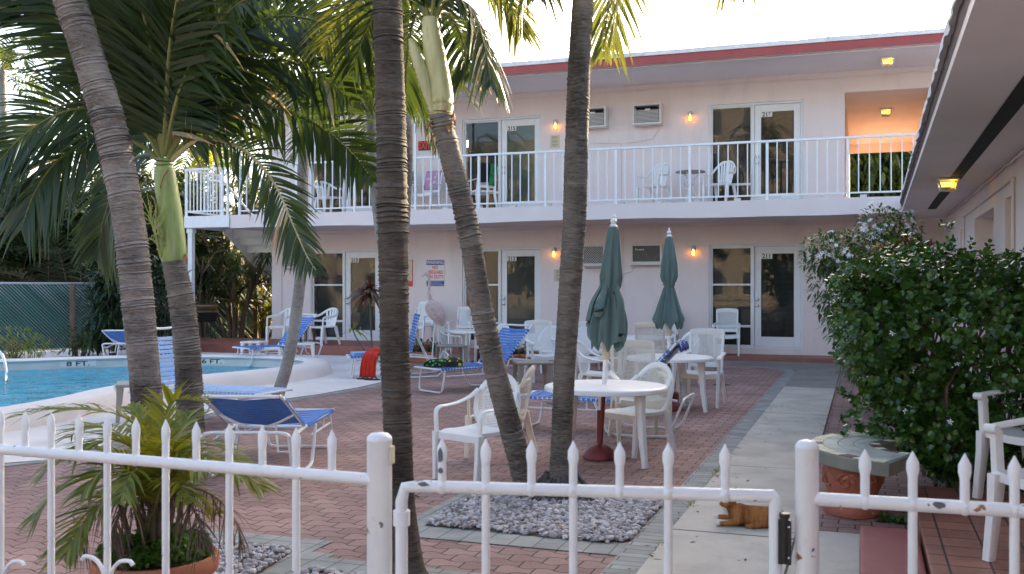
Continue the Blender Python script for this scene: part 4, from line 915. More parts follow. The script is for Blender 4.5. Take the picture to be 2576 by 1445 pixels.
pl_, rl_, zl_ = fpost(923, 986, 1088, 1205, 'white round gate post left of the gate, with latch plate')
pr_, rr_, zr_ = fpost(2001, 2059, 1107, 1253, 'white round gate post carrying the black hinge')
mb = MB(); mb.bb(rl_ - .002, rl_ + .008, -.012, .012, zl_ - .085, zl_ - .035); mb.build('latch', 'notice_cream', pl_, bev=.003)
gate = T('spear_gate', 'white spear topped gate with chipped paint between the two posts', 'gate', (-.68, 2.5, 0))
g0, g1 = onz(1000, 1222, ZR), onz(1968, 1250, ZR)
fyg = lambda x: g0.y + (g1.y - g0.y) * (x - g0.x) / (g1.x - g0.x)
mb = MB(); mb.sweep(catmull([(g0.x + .012, g0.y, .05), (g0.x + .012, g0.y, ZR - .04), (g0.x + .022, g0.y, ZR - .004), (g0.x + .06, fyg(g0.x + .06), ZR)], 1) + [(g1.x - .02, g1.y, ZR), (g1.x - .017, g1.y, ZR - .006), (g1.x - .016, g1.y, .05)], .0165, n=14, up=(0, 1, 0)); mb.build('frame', 'fence_paint', gate, world=True)
mb = MB(); mb.sweep([(g0.x + .012, g0.y, ZR - .065), (g0.x + .012, g0.y, ZR - .105)], .0225, n=14, up=(0, 1, 0)); mb.build('sleeve', 'fence_paint', gate, world=True)
mb = MB(); mb.sweep([(g0.x, g0.y, .12), (g1.x, g1.y, .12)], .016, n=10); mb.build('bottom_rail', 'fence_paint', gate, world=True)
for i, px in enumerate((1112, 1222, 1337, 1442, 1559, 1681, 1824)):
    A = onz(px, 1222 + (px - 1000) * 28 / 968, ZR); mb = spear(.130, -.85 if i % 2 == 1 else 0); o = mb.build('picket', 'fence_paint', gate); o.location = (A.x - gate.location.x, fyg(A.x) - gate.location.y, ZR)
# bare chips in the paint
plain('chip_grey', (0.10, 0.115, 0.14), 0.6, 0.1, 30)
def chip(par, A, rx, rz, yoff, nm='paint_chip', seed=1):
    random.seed(seed); k = 12; vs = [(A.x + rx * math.cos(2 * math.pi * i / k) * random.uniform(.75, 1.15), A.y - yoff, A.z + rz * math.sin(2 * math.pi * i / k) * random.uniform(.7, 1.15)) for i in range(k)]
    L = par.location; mb = MB(); mb.add(vs + [(v[0], v[1] + .004, v[2]) for v in vs], [tuple(range(k))] + [(i, i + k, (i + 1) % k + k, (i + 1) % k) for i in range(k)]); mb.build(nm, 'chip_grey', par, world=True)
q = onz(1075, 1222, ZR); chip(gate, V(q.x, fyg(q.x), ZR + .008), .016, .006, .0175, seed=2)
q = onz(1112, 1225, ZR); chip(gate, V(q.x, fyg(q.x), ZR + .085), .0075, .020, .0128, seed=4); chip(gate, V(q.x + .001, fyg(q.x), ZR + .045), .0065, .008, .0132, seed=6)
rf = T('spear_fence', 'white spear topped metal fence section right of the gate, with grey chip', 'fence', (.15, 2.62, 0), 0, 'white spear fence sections')
f0, f1 = onz(2059, 1256, ZR), onz(2576, 1286, ZR)
fyr = lambda x: f0.y + (f1.y - f0.y) * (x - f0.x) / (f1.x - f0.x)
mb = MB(); mb.sweep([(f0.x - .01, fyr(f0.x - .01), ZR), (.9, fyr(.9), ZR)], .0168, n=14); mb.build('top_rail', 'fence_paint', rf, world=True)
mb = MB(); mb.sweep([(f0.x - .01, fyr(f0.x - .01), .12), (.9, fyr(.9), .12)], .016, n=10); mb.build('bottom_rail', 'fence_paint', rf, world=True)
for i, px in enumerate((2176, 2296, 2427, 2552, 2680)):
    A = onz(px, 1256 + (px - 2059) * 30 / 517, ZR); mb = spear(.130, -.85 if i % 2 == 1 else 0); o = mb.build('picket', 'fence_paint', rf); o.location = (A.x - rf.location.x, fyr(A.x) - rf.location.y, ZR)
q = onz(2361, 1272, ZR); chip(rf, V(q.x, fyr(q.x), ZR + .006), .017, .009, .0178, seed=8)
hx = (g1.x - .016 + pr_.location.x - rr_) / 2; hy = g1.y
hg_ = bpy.data.objects.new('hinge', None); COL.objects.link(hg_); hg_.parent = gate; hg_.location = (hx - gate.location.x, hy - gate.location.y, .862); hg_.scale = (1, 1, .64); hg_['label'] = 'black iron hinge joining the gate to its post'
mb = MB(); mb.bb(-.016, -.003, -.024, -.012, -.09, .085); mb.build('leaf', 'black_iron', hg_, bev=.002)
mb = MB(); mb.bb(.004, .016, -.026, -.012, -.09, .085); mb.build('leaf', 'black_iron', hg_, bev=.002)
mb = MB(); mb.sweep([(0, -.022, -.085), (0, -.022, .095)], .010, n=12, up=(0, 1, 0)); mb.sweep([(0, -.022, .094), (0, -.022, .112)], .013, n=12, up=(0, 1, 0)); mb.build('barrel', 'black_iron', hg_)
mb = MB()
for z in (.06, -.06): mb.ball((.0105, -.0275, z), (.003, .002, .005), 8, 5)
mb.build('screw', 'chrome', hg_)
# ------------------------------------------------ furniture
RT, FW = Vector((CS, SN, 0)), Vector((-SN, CS, 0))     # right and forward of the view, on the ground
def cam2(r, d, z=0.0): return RT * r + FW * d + Vector((0, 0, z))
def gp(px, d, z=0.0): return cam2((px - CX) / F_ * d, d, z)
def face(deg):            # 0 = towards the viewer, 90 = towards picture right; local +Y is the front
    a = R(deg); v = -FW * math.cos(a) + RT * math.sin(a); return math.atan2(-v.x, v.y)
def oval_chair(name, label, loc, rz, mat='white_plastic', mesh='mesh_white', group='round backed plastic armchairs'):
    t = T(name, label, 'chair', loc, rz, group)
    mb = MB(); vs = []; nx, ny = 9, 9
    def seatp(u, v):
        x = (u - .5) * (.43 + .04 * v); y = -.22 + .45 * v
        z = .405 + .018 * (abs(u - .5) * 2) ** 2 - .015 * math.sin(v * 3.1) - (.035 * max(0, v - .85) / .15) ** 1
        return x, y, z
    for j in range(ny):
        for i in range(nx): vs.append(seatp(i / (nx - 1), j / (ny - 1)))
    k = len(vs)
    for j in range(ny):
        for i in range(nx): x, y, z = seatp(i / (nx - 1), j / (ny - 1)); vs.append((x, y, z - .03))
    fs = []
    for j in range(ny - 1):
        for i in range(nx - 1):
            a = j * nx + i; fs.append((a, a + 1, a + nx + 1, a + nx)); fs.append((k + a, k + a + nx, k + a + nx + 1, k + a + 1))
    rim = [i for i in range(nx)] + [j * nx + nx - 1 for j in range(1, ny)] + [(ny - 1) * nx + i for i in range(nx - 2, -1, -1)] + [j * nx for j in range(ny - 2, 0, -1)]
    for a, b in zip(rim, rim[1:] + rim[:1]): fs.append((a, a + k, b + k, b))
    mb.add(vs, fs, True); mb.sweep([seatp(i / 10, 1.0)[:2] + (.365,) for i in range(11)], .012, .032, n=6, sq=True); mb.build('seat', mat, t)
    def bk(x, z): return (x, -.225 - .20 * max(0, z - .38) + .55 * x * x, z)
    cz, a_, b_ = .595, .245, .245
    rimp = []
    for i in range(33):
        th = -math.pi / 2 + 2 * math.pi * i / 32; x = a_ * math.cos(th); z = cz + b_ * math.sin(th)
        rimp.append(bk(x * (1 if z > cz else .90 + .1 * 1), z))
    mb = MB(); mb.sweep(rimp, .030, .011, n=8, up=(0, 1, 0.2), cap=False); mb.build('back_rim', mat, t)
    mb = MB(); vs = [bk(0, cz)]; fs = []; nr, na = 6, 28
    for r_ in range(1, nr + 1):
        for i in range(na):
            th = 2 * math.pi * i / na; vs.append(bk(a_ * .93 * r_ / nr * math.cos(th), cz + b_ * .93 * r_ / nr * math.sin(th)))
    for i in range(na): fs.append((0, 1 + i, 1 + (i + 1) % na))
    for r_ in range(nr - 1):
        for i in range(na): p, q = 1 + r_ * na + i, 1 + r_ * na + (i + 1) % na; fs.append((p, p + na, q + na, q))
    mb.add(vs, fs, True); mb.build('back_mesh', mesh, t)
    for s in (-1, 1):
        P = catmull([(s * .215, -.235, .72), (s * .250, -.16, .655), (s * .268, -.03, .615), (s * .272, .10, .602), (s * .268, .185, .598), (s * .262, .232, .565), (s * .256, .238, .48), (s * .252, .236, .36)], 4)
        mb = MB(); mb.sweep(P, .012, .027, n=8, up=(1, 0, 0)); mb.build('arm', mat, t)
        mb = MB(); mb.sweep([(s * .252, .236, .40), (s * .245, .245, .2), (s * .238, .262, 0)], [.036, .030, .022], [.024, .022, .018], n=8, sq=True, up=(1, 0, 0)); mb.build('leg', mat, t)
        mb = MB(); mb.sweep([(s * .20, -.20, .40), (s * .215, -.245, .2), (s * .228, -.30, 0)], [.036, .030, .022], [.024, .022, .018], n=8, sq=True, up=(1, 0, 0)); mb.build('leg', mat, t)
    t.scale = (.93, .93, .93)
    return t
def tall_chair(name, label, loc, rz, mat='white_plastic', mesh='mesh_white', group='high backed plastic armchairs'):
    t = T(name, label, 'chair', loc, rz, group)
    mb = MB(); vs = []; nx, ny = 7, 8; fs = []
    def sp(u, v): return ((u - .5) * .47, -.22 + .46 * v, .415 + .014 * (abs(u - .5) * 2) ** 2 - .012 * math.sin(v * 3.1) - (.03 * max(0, v - .85) / .15))
    for dz in (0, -.032):
        for j in range(ny):
            for i in range(nx): x, y, z = sp(i / (nx - 1), j / (ny - 1)); vs.append((x, y, z + dz))
    k = nx * ny
    for j in range(ny - 1):
        for i in range(nx - 1): a = j * nx + i; fs += [(a, a + 1, a + nx + 1, a + nx), (k + a, k + a + nx, k + a + nx + 1, k + a + 1)]
    rim = [i for i in range(nx)] + [j * nx + nx - 1 for j in range(1, ny)] + [(ny - 1) * nx + i for i in range(nx - 2, -1, -1)] + [j * nx for j in range(ny - 2, 0, -1)]
    for a, b in zip(rim, rim[1:] + rim[:1]): fs.append((a, a + k, b + k, b))
    mb.add(vs, fs, True)
    mb.sweep([((i / 8 - .5) * .44, .225, .385 - .02 * math.sin(math.pi * i / 8) + .012) for i in range(9)], .014, .035, n=6, sq=True); mb.build('seat', mat, t)
    def bk(x, z): return (x, -.215 - .27 * (z - .40) + .22 * x * x, z)
    mb = MB()
    for s in (-1, 1): mb.sweep([bk(s * .205, .38), bk(s * .208, .65), bk(s * .212, .93)], .019, .017, n=8, sq=True, up=(1, 0, 0))
    mb.sweep([bk(x / 10 * .212, .905 + .018 * (1 - (x / 10) ** 2)) for x in range(-10, 11)], .013, .042, n=8, sq=True); mb.sweep([bk(x / 4 * .20, .50) for x in range(-4, 5)], .012, .03, n=8, sq=True)
    mb.build('back_frame', mat, t)
    mb = MB(); vs = []; fs = []
    for j in range(6):
        for i in range(9): vs.append(bk((i / 8 - .5) * .38, .52 + .36 * j / 5))
    for j in range(5):
        for i in range(8): a = j * 9 + i; fs.append((a, a + 1, a + 10, a + 9))
    mb.add(vs, fs, True); mb.build('back_mesh', mesh, t)
    for s in (-1, 1):
        mb = MB(); mb.sweep(catmull([bk(s * .222, .655), (s * .245, -.12, .648), (s * .257, .06, .638), (s * .260, .215, .628), (s * .260, .262, .612), (s * .260, .268, .590)], 3), .012, .030, n=8, up=(1, 0, 0)); mb.build('arm', mat, t)
        mb = MB(); mb.sweep([(s * .255, .215, .62), (s * .250, .225, .40), (s * .248, .232, .39), (s * .240, .262, 0)], [.020, .026, .034, .022], [.017, .019, .022, .018], n=8, sq=True, up=(1, 0, 0)); mb.build('leg', mat, t)
        mb = MB(); mb.sweep([(s * .21, -.20, .41), (s * .222, -.25, .2), (s * .236, -.32, 0)], [.036, .030, .022], [.022, .021, .017], n=8, sq=True, up=(1, 0, 0)); mb.build('leg', mat, t)
    return t
def slat_chair(name, label, loc, rz, top=.80, ns=5, mat='white_plastic', group='slat backed plastic armchairs'):
    t = T(name, label, 'chair', loc, rz, group)
    mb = MB(); mb.sweep([(0, -.23, .41), (0, -.1, .398), (0, .1, .398), (0, .2, .405), (0, .235, .385)], [.205, .225, .235, .235, .23], .014, n=8, sq=True, up=(0, 0, 1)); mb.build('seat', mat, t)
    P = catmull([(.262, .228, .36), (.268, .225, .56), (.272, .185, .612), (.275, .02, .628), (.262, -.14, .655), (.215, -.255, (.655 + top) / 2), (.11, -.315, top - .012), (0, -.33, top), (-.11, -.315, top - .012), (-.215, -.255, (.655 + top) / 2), (-.262, -.14, .655), (-.275, .02, .628), (-.272, .185, .612), (-.268, .225, .56), (-.262, .228, .36)], 4)
    mb = MB(); mb.sweep(P, .013, .026, n=8, up=(.0, .3, 1)); mb.build('arm_and_back_rim', mat, t)
    mb = MB()
    for i in range(ns):
        f = (i / (ns - 1) - .5) * 2; xt, xb = f * .175, f * .115; zt = top - .008 - .055 * f * f; w = .30 / ns * .5
        mb.sweep([(xb, -.225, .40), ((xb + xt) / 2, -.275 + .02 * f * f, (.40 + zt) / 2), (xt, -.325 + .045 * f * f, zt)], [w * .8, w, w * .9], .006, n=6, sq=True, up=(0, 1, 0))
    mb.build('back_slats', mat, t)
    for s in (-1, 1):
        mb = MB(); mb.sweep([(s * .258, .225, .40), (s * .25, .24, .2), (s * .245, .262, 0)], [.036, .030, .022], [.024, .022, .018], n=8, sq=True, up=(1, 0, 0)); mb.build('leg', mat, t)
        mb = MB(); mb.sweep([(s * .20, -.20, .40), (s * .215, -.25, .2), (s * .228, -.30, 0)], [.036, .030, .022], [.024, .022, .018], n=8, sq=True, up=(1, 0, 0)); mb.build('leg', mat, t)
    return t
def clone(src, label, loc, rz): return dup(src, tuple(loc), rz, label=label)
A1 = oval_chair('plastic_armchair', 'round backed white armchair nearest the gate, left of the leaning palm', (-2.86, 7.30, 0), face(-42))
oval_chair('plastic_armchair', 'cream backed round chair turned away beyond the leaning palm', gp(1258, 8.9), face(-104), 'cream_plastic', 'mesh_cream')
oval_chair('plastic_armchair', 'cream seated round back chair pushed under the near umbrella table', gp(1600, 9.05), face(-52), 'white_plastic', 'mesh_cream')
clone(A1, 'round backed white armchair facing right behind the near umbrella', gp(1508, 13.0), face(68))
clone(A1, 'round backed white armchair by the flower boxes, behind a high backed one', gp(1392, 17.6), face(0))
clone(A1, 'round backed white armchair half hidden between straight palm and near umbrella', gp(1484, 17.8), face(5))
clone(A1, 'round backed white armchair facing left behind the far umbrella pole', gp(1703, 15.4), face(-62))
clone(A1, 'round backed white armchair facing right beside the flamingo statue', gp(1142, 19.3), face(78))
clone(A1, 'round backed white armchair peeping out right of the leaning palm', gp(1238, 19.2), face(-50))
B6 = tall_chair('plastic_armchair', 'high backed white armchair standing alone at door 211', (-2.67, 20.98, .088), R(180 + 6))
tall_chair('plastic_armchair', 'high backed cream armchair behind the near umbrella table', gp(1607, 9.75), face(4), 'cream_plastic', 'mesh_cream')
clone(B6, 'high backed white armchair at the right side of the far umbrella table', gp(1766, 12.65), face(-22))
clone(B6, 'high backed white armchair with dirty back beside the brown stool', gp(1368, 15.9), face(14))
clone(B6, 'high backed white armchair mostly hidden behind the straight palm', gp(1487, 15.4), face(-4))
tall_chair('plastic_armchair', 'high backed greyish armchair seen from behind left of the far umbrella', gp(1641, 15.6), face(165), 'cream_plastic', 'mesh_white')
clone(B6, 'high backed white armchair against the wall behind the far umbrella', ony(1674, 880, 20.95).xy.to_3d() + V(0, 0, .088), R(180))
clone(B6, 'high backed white armchair against the wall left of the flamingo', ony(1056, 880, 20.7).xy.to_3d() + V(0, 0, .21), R(180 - 8))
clone(B6, 'high backed white armchair against the wall right of the flamingo', ony(1164, 880, 20.95).xy.to_3d() + V(0, 0, .088), R(180 + 4))
C1 = slat_chair('plastic_armchair', 'low slat backed white chair in front of window 213', gp(812, 22.3, .21), face(-38))
clone(C1, 'low slat backed white chair half behind the raised blue lounger', gp(712, 22.5, .21), face(-30))
Fn = slat_chair('plastic_armchair', 'fan backed white chair left of the small balcony table', ony(1645, 480, 20.7).xy.to_3d() + V(0, 0, 3.2), face(-42), top=.90, ns=7)
clone(Fn, 'fan backed white chair right of the small balcony table', ony(1812, 480, 20.75).xy.to_3d() + V(0, 0, 3.2), face(-38))
clone(C1, 'slat backed white chair on the balcony by door 214', ony(826, 480, 20.7).xy.to_3d() + V(0, 0, 3.2), face(40))
bt = clone(B6, 'white balcony chair with a pink dotted towel over its back', ony(1073, 480, 20.8).xy.to_3d() + V(0, 0, 3.2), face(-25))
bk_ = clone(B6, 'white balcony chair with a black towel over its back at door 215', ony(1212, 480, 20.55).xy.to_3d() + V(0, 0, 3.2), face(205))
bz_ = clone(B6, 'white balcony chair with a zigzag towel beside the straight palm trunk', ony(1012, 480, 20.7).xy.to_3d() + V(0, 0, 3.2), face(-15))
def hung(name, label, chair, mat, zlo, w=.40, mat2=None, front=True, zhi=.95):
    """towel folded over a chair back"""
    L = chair.location; rz = chair.rotation_euler.z
    t = T(name, label, 'towel', tuple(L), rz)
    def bk(x, z): return -.215 - .27 * (z - .40) + .22 * x * x
    def sheet(sg, zl, x0, x1, m, nm, seed):
        random.seed(seed); vs = []; fs = []; nx, nz = 9, 9; ph = random.uniform(0, 6)
        for j in range(nz):
            z = zhi + .035 - (zhi - zl) * j / (nz - 1)
            for i in range(nx):
                x = x0 + (x1 - x0) * i / (nx - 1); wv = .010 * math.sin(x * 26 + ph) * (j / nz)
                vs.append((x, bk(x, min(z, zhi)) + sg * (.032 if j else .004) + wv, z + .01 * math.sin(x * 9 + ph) * (j == nz - 1)))
        for j in range(nz - 1):
            for i in range(nx - 1): a = j * nx + i; fs.append((a, a + 1, a + nx + 1, a + nx))
        mb = MB(); mb.add(vs, fs, True); o = mb.build(nm, m, t); s = o.modifiers.new('Solidify', 'SOLIDIFY'); s.thickness = .008
    sheet(1, zlo, -w / 2, w / 2, mat, 'front_fold', 1); sheet(-1, zlo + .1, -w / 2, w / 2, mat, 'back_fold', 2)
    if mat2: sheet(-1.25, zlo + .02, w / 2 - .16, w / 2, mat2, 'printed_edge', 3)
hung('towel', 'pink towel with pale dots over a balcony chair back', bt, 'towel_pink_dots', .50)
hung('towel', 'black towel with green printed edge over the balcony chair at door 215', bk_, 'towel_black', .46, mat2='towel_green_print')
hung('towel', 'black and white zigzag towel over a balcony chair by the palm trunk', bz_, 'towel_zigzag', .42)
def round_table(label, loc, rz=0):
    t = T('round_table', label, 'table', tuple(loc), rz, 'round white plastic tables')
    mb = MB(); mb.lathe([(.03, .655), (.50, .655), (.522, .650), (.532, .638), (.530, .610), (.515, .606), (.51, .62), (.03, .625)], 48); mb.build('table_top', 'white_plastic', t, sharp=50)
    for k in range(4):
        a = math.pi / 4 + k * math.pi / 2; ca, sa = math.cos(a), math.sin(a)
        mb = MB(); mb.sweep([(ca * r_, sa * r_, z) for r_, z in ((.415, .625), (.425, .45), (.44, .25), (.475, 0))], [.045, .034, .029, .022], [.030, .026, .024, .02], n=8, sq=True, up=(-sa, ca, 0)); mb.build('leg', 'white_plastic', t)
    return t
c1 = gp(1524, 8.62); T1 = round_table('round white table with pole hole under the near umbrella', c1, R(12))
dup(T1, tuple(gp(1684, 12.2)), R(30), label='round white table under the far umbrella near door 211')
dup(T1, tuple(gp(1612, 17.0)), R(5), label='round white table between the two umbrellas, against the wall')
dup(T1, tuple(gp(1190, 19.6)), R(50), label='round white table behind the leaning palm near the flamingo')
def stool(name, label, loc, rz, mat, w=.44, h=.42, group='low plastic side tables'):
    t = T(name, label, 'side table', tuple(loc), rz, group)
    mb = MB(); mb.bb(-w / 2, w / 2, -w / 2, w / 2, h - .035, h); mb.build('table_top', mat, t, bev=.012, seg=3)
    for sx in (-1, 1):
        for sy in (-1, 1): mb = MB(); mb.sweep([(sx * (w / 2 - .045), sy * (w / 2 - .045), h - .03), (sx * (w / 2 - .02), sy * (w / 2 - .02), 0)], [.036, .02], [.03, .018], n=8, sq=True, up=(0, 1, 0)); mb.build('leg', mat, t)
    return t
stool('side_table', 'low grey brown side table by the blue lounger behind the left palms', gp(352, 11.3), face(20), 'taupe_plastic', .50)
S2 = stool('side_table', 'low grey brown side table in front of the round chair by the flamingo', gp(1136, 18.6), face(15), 'taupe_plastic', .52)
dup(S2, tuple(gp(1340, 14.5)), face(10), label='low brown side table at the head of the lounger with clothes')
S3 = stool('side_table', 'low white side table right of the raised lounger by the pool', gp(764, 19.2), face(10), 'white_plastic', .42)
dup(S3, tuple(gp(640, 19.9)), face(-12), label='low white side table behind the raised lounger by the pool')
S4 = stool('side_table', 'dark brown low table under the wall left of window 211', ony(1752, 860, 21.1).xy.to_3d() + V(0, 0, .088), 0, 'brown_plastic', .42)
dup(S4, tuple(gp(762, 22.4, .21)), 0, label='dark low table on the red ledge between the slat backed chairs')
bt_ = T('balcony_table', 'small round dark topped iron table on the balcony', 'table', tuple(ony(1737, 480, 20.75).xy.to_3d() + V(0, 0, 3.2)))
mb = MB(); mb.lathe([(.01, .70), (.30, .70), (.31, .69), (.30, .675), (.01, .675)], 28); mb.build('table_top', 'taupe_plastic', bt_)
for k in range(3):
    a = k * 2.094 + .3; mb = MB(); mb.sweep(catmull([(math.cos(a) * r_, math.sin(a) * r_, z) for r_, z in ((.22, .675), (.10, .56), (.05, .40), (.12, .2), (.20, .10), (.24, 0))], 4), .013, n=6); mb.sweep(catmull([(math.cos(a) * r_, math.sin(a) * r_, z) for r_, z in ((.10, .56), (.20, .50), (.19, .38), (.09, .36))], 4), .010, n=6); mb.build('leg', 'white_paint', bt_)

def lounger(label, foot, dirv, tilt, mat='strap_blue', seat_l=1.12, back_l=.78):
    rz = math.atan2(-dirv.x, dirv.y)
    t = T('sun_lounger', label, 'sun lounger', tuple(foot), rz, 'blue strap sun loungers')
    W, Z = .30, .345; tr = .0145; ct, st = math.cos(R(tilt)), math.sin(R(tilt))
    def B(s, x): return (x, seat_l + s * ct, Z + .01 + s * st)
    mb = MB()   # seat frame
    mb.sweep(catmull([(-W, seat_l + .45, Z - .045), (-W, seat_l, Z), (-W, .06, Z), (-W + .04, 0, Z), (0, -.005, Z), (W - .04, 0, Z), (W, .06, Z), (W, seat_l, Z), (W, seat_l + .45, Z - .045)], 4), tr, n=8)
    mb.sweep([(-W, seat_l * .98, Z), (W, seat_l * .98, Z)], tr, n=8); mb.build('frame', 'frame_white', t)
    mb = MB(); mb.sweep(catmull([B(0, -W), B(back_l - .06, -W), B(back_l, -W + .05), B(back_l, 0), B(back_l, W - .05), B(back_l - .06, W), B(0, W)], 4), tr, n=8, up=(1, 0, .01)); bf = mb.build('back_frame', 'frame_white', t)
    mb = MB(); n_ = int((seat_l - .06) / .052)
    for i in range(n_):
        y = .045 + i * .052; sag = .006 * math.sin(i * 2.1)
        mb.sweep([(-W - .016, y, Z - .012), (-W - .012, y, Z + .016), (-W + .05, y, Z + .013), (0, y, Z - .004 + sag), (W - .05, y, Z + .013), (W + .012, y, Z + .016), (W + .016, y, Z - .012)], .0035, .0245, n=6, up=(0, 1, 0))
    mb.build('seat_straps', mat, t)
    mb = MB(); n_ = int((back_l - .08) / .052)
    nb = Vector((0, -st, ct))
    for i in range(n_):
        s = .06 + i * .052
        mb.sweep([Vector(B(s, x)) + nb * o for x, o in ((-W - .016, -.012), (-W - .012, .016), (-W + .05, .013), (0, -.006), (W - .05, .013), (W + .012, .016), (W + .016, -.012))], .0035, .0245, n=6, up=(0, ct, st))
    mb.build('back_straps', mat, t)
    mb = MB(); mb.sweep(catmull([(-W + .01, .10, Z - .01), (-W + .0, .07, .16), (-W + .02, .055, .04), (-W + .08, .05, .0145), (0, .05, .0145), (W - .08, .05, .0145), (W - .02, .055, .04), (W, .07, .16), (W - .01, .10, Z - .01)], 4), tr, n=8, up=(0, 1, .01)); mb.build('foot_leg', 'frame_white', t)
    h = seat_l
    P = [(h - .28, Z - .01), (h - .18, .10), (h - .08, .016), (h + .35, .0145), (h + .48, .05), (h + .60, .32), (h + .62, .36)]
    mb = MB(); mb.sweep(catmull([(-W - .03, y, z) for y, z in P] + [(-W + .03, P[-1][0], .385), (0, P[-1][0], .388), (W - .03, P[-1][0], .385)] + [(W + .03, y, z) for y, z in reversed(P)], 4), tr, n=8, up=(.3, 0, 1)); mb.build('head_leg', 'frame_white', t)
    mb = MB(); mb.sweep([(-W, .12, Z - .1), (-W, h - .22, Z - .1)], .010, n=6); mb.sweep([(W, .12, Z - .1), (W, h - .22, Z - .1)], .010, n=6)
    for s in (-1, 1):
        for y in (.4, .75): mb.sweep([(s * W, y, Z - .1), (s * W, y, Z)], .009, n=6)
    for y in (.3, .7): mb.sweep(catmull([(-W, y, Z - .02), (-.15, y, Z - .075), (.15, y, Z - .075), (W, y, Z - .02)], 4), .010, n=6)
    mb.build('brace', 'frame_white', t)
    mb = MB(); q = B(back_l * .5, 0)
    mb.sweep(catmull([Vector(B(back_l * .45, -W)) - nb * .01, Vector(B(back_l * .40, -.1)) - nb * .09, Vector(B(back_l * .40, .1)) - nb * .09, Vector(B(back_l * .45, W)) - nb * .01], 5), .011, n=6)
    for s in (-1, 1): mb.sweep([Vector(B(back_l * .42, s * .15)) - nb * .07, (s * .18, h + .36, .20), (s * W, h + .34, .20)], .010, n=6)
    mb.build('support', 'frame_white', bf)
    return t
def cd(r, d): return RT * r + FW * d
lounger('blue sun lounger seen from behind in front of the left palms', cd(-1.98, 9.35), cd(-.03, -1).normalized(), 24)
lounger('sun lounger with light blue straps upright between the two left palms', cd(-2.62, 10.95), cd(-.93, .37).normalized(), 72, 'strap_light', 1.3, .70)
L5 = lounger('blue sun lounger with a red towel beside the tall straight palm', cd(-2.72, 16.6), cd(.98, .2).normalized(), 78, seat_l=1.0)
L6 = lounger('blue sun lounger with printed swimwear, back raised behind the leaning palm', cd(-1.20, 14.15), cd(.78, .62).normalized(), 46)
L7 = lounger('blue sun lounger behind the near umbrella table', cd(.16, 10.72), cd(.94, -.34).normalized(), 47, seat_l=1.12)
lounger('blue sun lounger with raised back at the far end of the pool', gp(606, 18.9), cd(.74, .67).normalized(), 50, seat_l=.95)
lounger('blue sun lounger beyond the pool showing the dark underside of its back', cd(-7.78, 21.2), cd(.03, -1).normalized(), 22, seat_l=.95)
# things lying about
def lump(name, label, cat, loc, rz, size, mat, seed, n=22, extra=None):
    random.seed(seed); t = T(name, label, cat, tuple(loc), rz)
    mb = MB(); vs = []; fs = []; m = 9; ph = [random.uniform(0, 6) for _ in range(6)]
    for j in range(m + 1):
        f = j / m; rr = math.sin(math.pi * (0.5 * f)) if f < 1 else 1.0
        z = size[2] * (math.cos(math.pi * .5 * f))
        for i in range(n):
            a = 2 * math.pi * i / n; k = 1 + .12 * math.sin(3 * a + ph[0]) + .08 * math.sin(7 * a + ph[1] + 5 * f)
            vs.append((size[0] * rr * k * math.cos(a), size[1] * rr * k * math.sin(a), z * (1 + .25 * math.sin(4 * a + ph[2]) * rr) + .004))
    for j in range(m):
        for i in range(n): i2 = (i + 1) % n; fs.append((j * n + i, j * n + i2, (j + 1) * n + i2, (j + 1) * n + i))
    mb.add(vs, fs, True); mb.build('cloth', mat, t); return t
def on(L, x, y, z): return Matrix.Rotation(L.rotation_euler.z, 3, 'Z') @ Vector((x, y, z)) + Vector(L.location)
lump('swim_shorts', 'green and black printed swim shorts on the lounger foot', 'swimwear', on(L6, -.10, .26, .365), L6.rotation_euler.z, (.17, .22, .095), 'swim_print', 3)
lump('patterned_swimwear', 'yellow patterned swimwear beside the green shorts on the lounger', 'swimwear', on(L6, .02, .42, .365), L6.rotation_euler.z + .4, (.16, .16, .11), 'swim_yellow', 8)
rt_ = T('red_towel', 'bright red towel draped over the lounger and hanging to the ground', 'towel', tuple(on(L5, 0, .32, .365)), L5.rotation_euler.z)
def drape(mb, P, w0, w1, seed, nx=11):
    random.seed(seed); ph = random.uniform(0, 6); P = catmull(P, 4); vs = []; fs = []; k = len(P)
    for j, p in enumerate(P):
        f = j / (k - 1); w = w0 + (w1 - w0) * f
        for i in range(nx):
            u = i / (nx - 1) - .5; vs.append((p.x + .014 * math.sin(u * 24 + ph) * f, p.y + u * w, p.z + .008 * math.sin(u * 15 + ph)))
    for j in range(k - 1):
        for i in range(nx - 1): a = j * nx + i; fs.append((a, a + 1, a + nx + 1, a + nx))
    mb.add(vs, fs, True)
mb = MB(); drape(mb, [(-.1, .1, .03), (.15, .08, .06), (.30, .04, .03), (.335, .0, -.06), (.34, -.02, -.2), (.36, -.03, -.345)], .22, .27, 4); o = mb.build('cloth', 'towel_red', rt_); s = o.modifiers.new('Solidify', 'SOLIDIFY'); s.thickness = .012
mb = MB(); mb.ball((.02, .14, .06), (.17, .13, .07), 14, 9); mb.build('crumpled_end', 'towel_red', rt_)
tb = T('blue_towel', 'folded light blue towel lying on the red towel', 'towel', tuple(on(L5, .12, .20, .368)), L5.rotation_euler.z + .2)
mb = MB()
for k in range(3): mb.bb(-.13, .13, -.15, .15, .0 + k * .02, .018 + k * .02)
mb.build('folds', 'towel_sky', tb, bev=.008, seg=3)
st7 = T('star_towel', 'dark blue towel with white stars over the lounger headrest by the far table', 'towel', tuple(on(L7, 0, 1.12 + .78 * math.cos(R(47)), .355 + .78 * math.sin(R(47)))), L7.rotation_euler.z)
mb = MB(); vs = []; fs = []
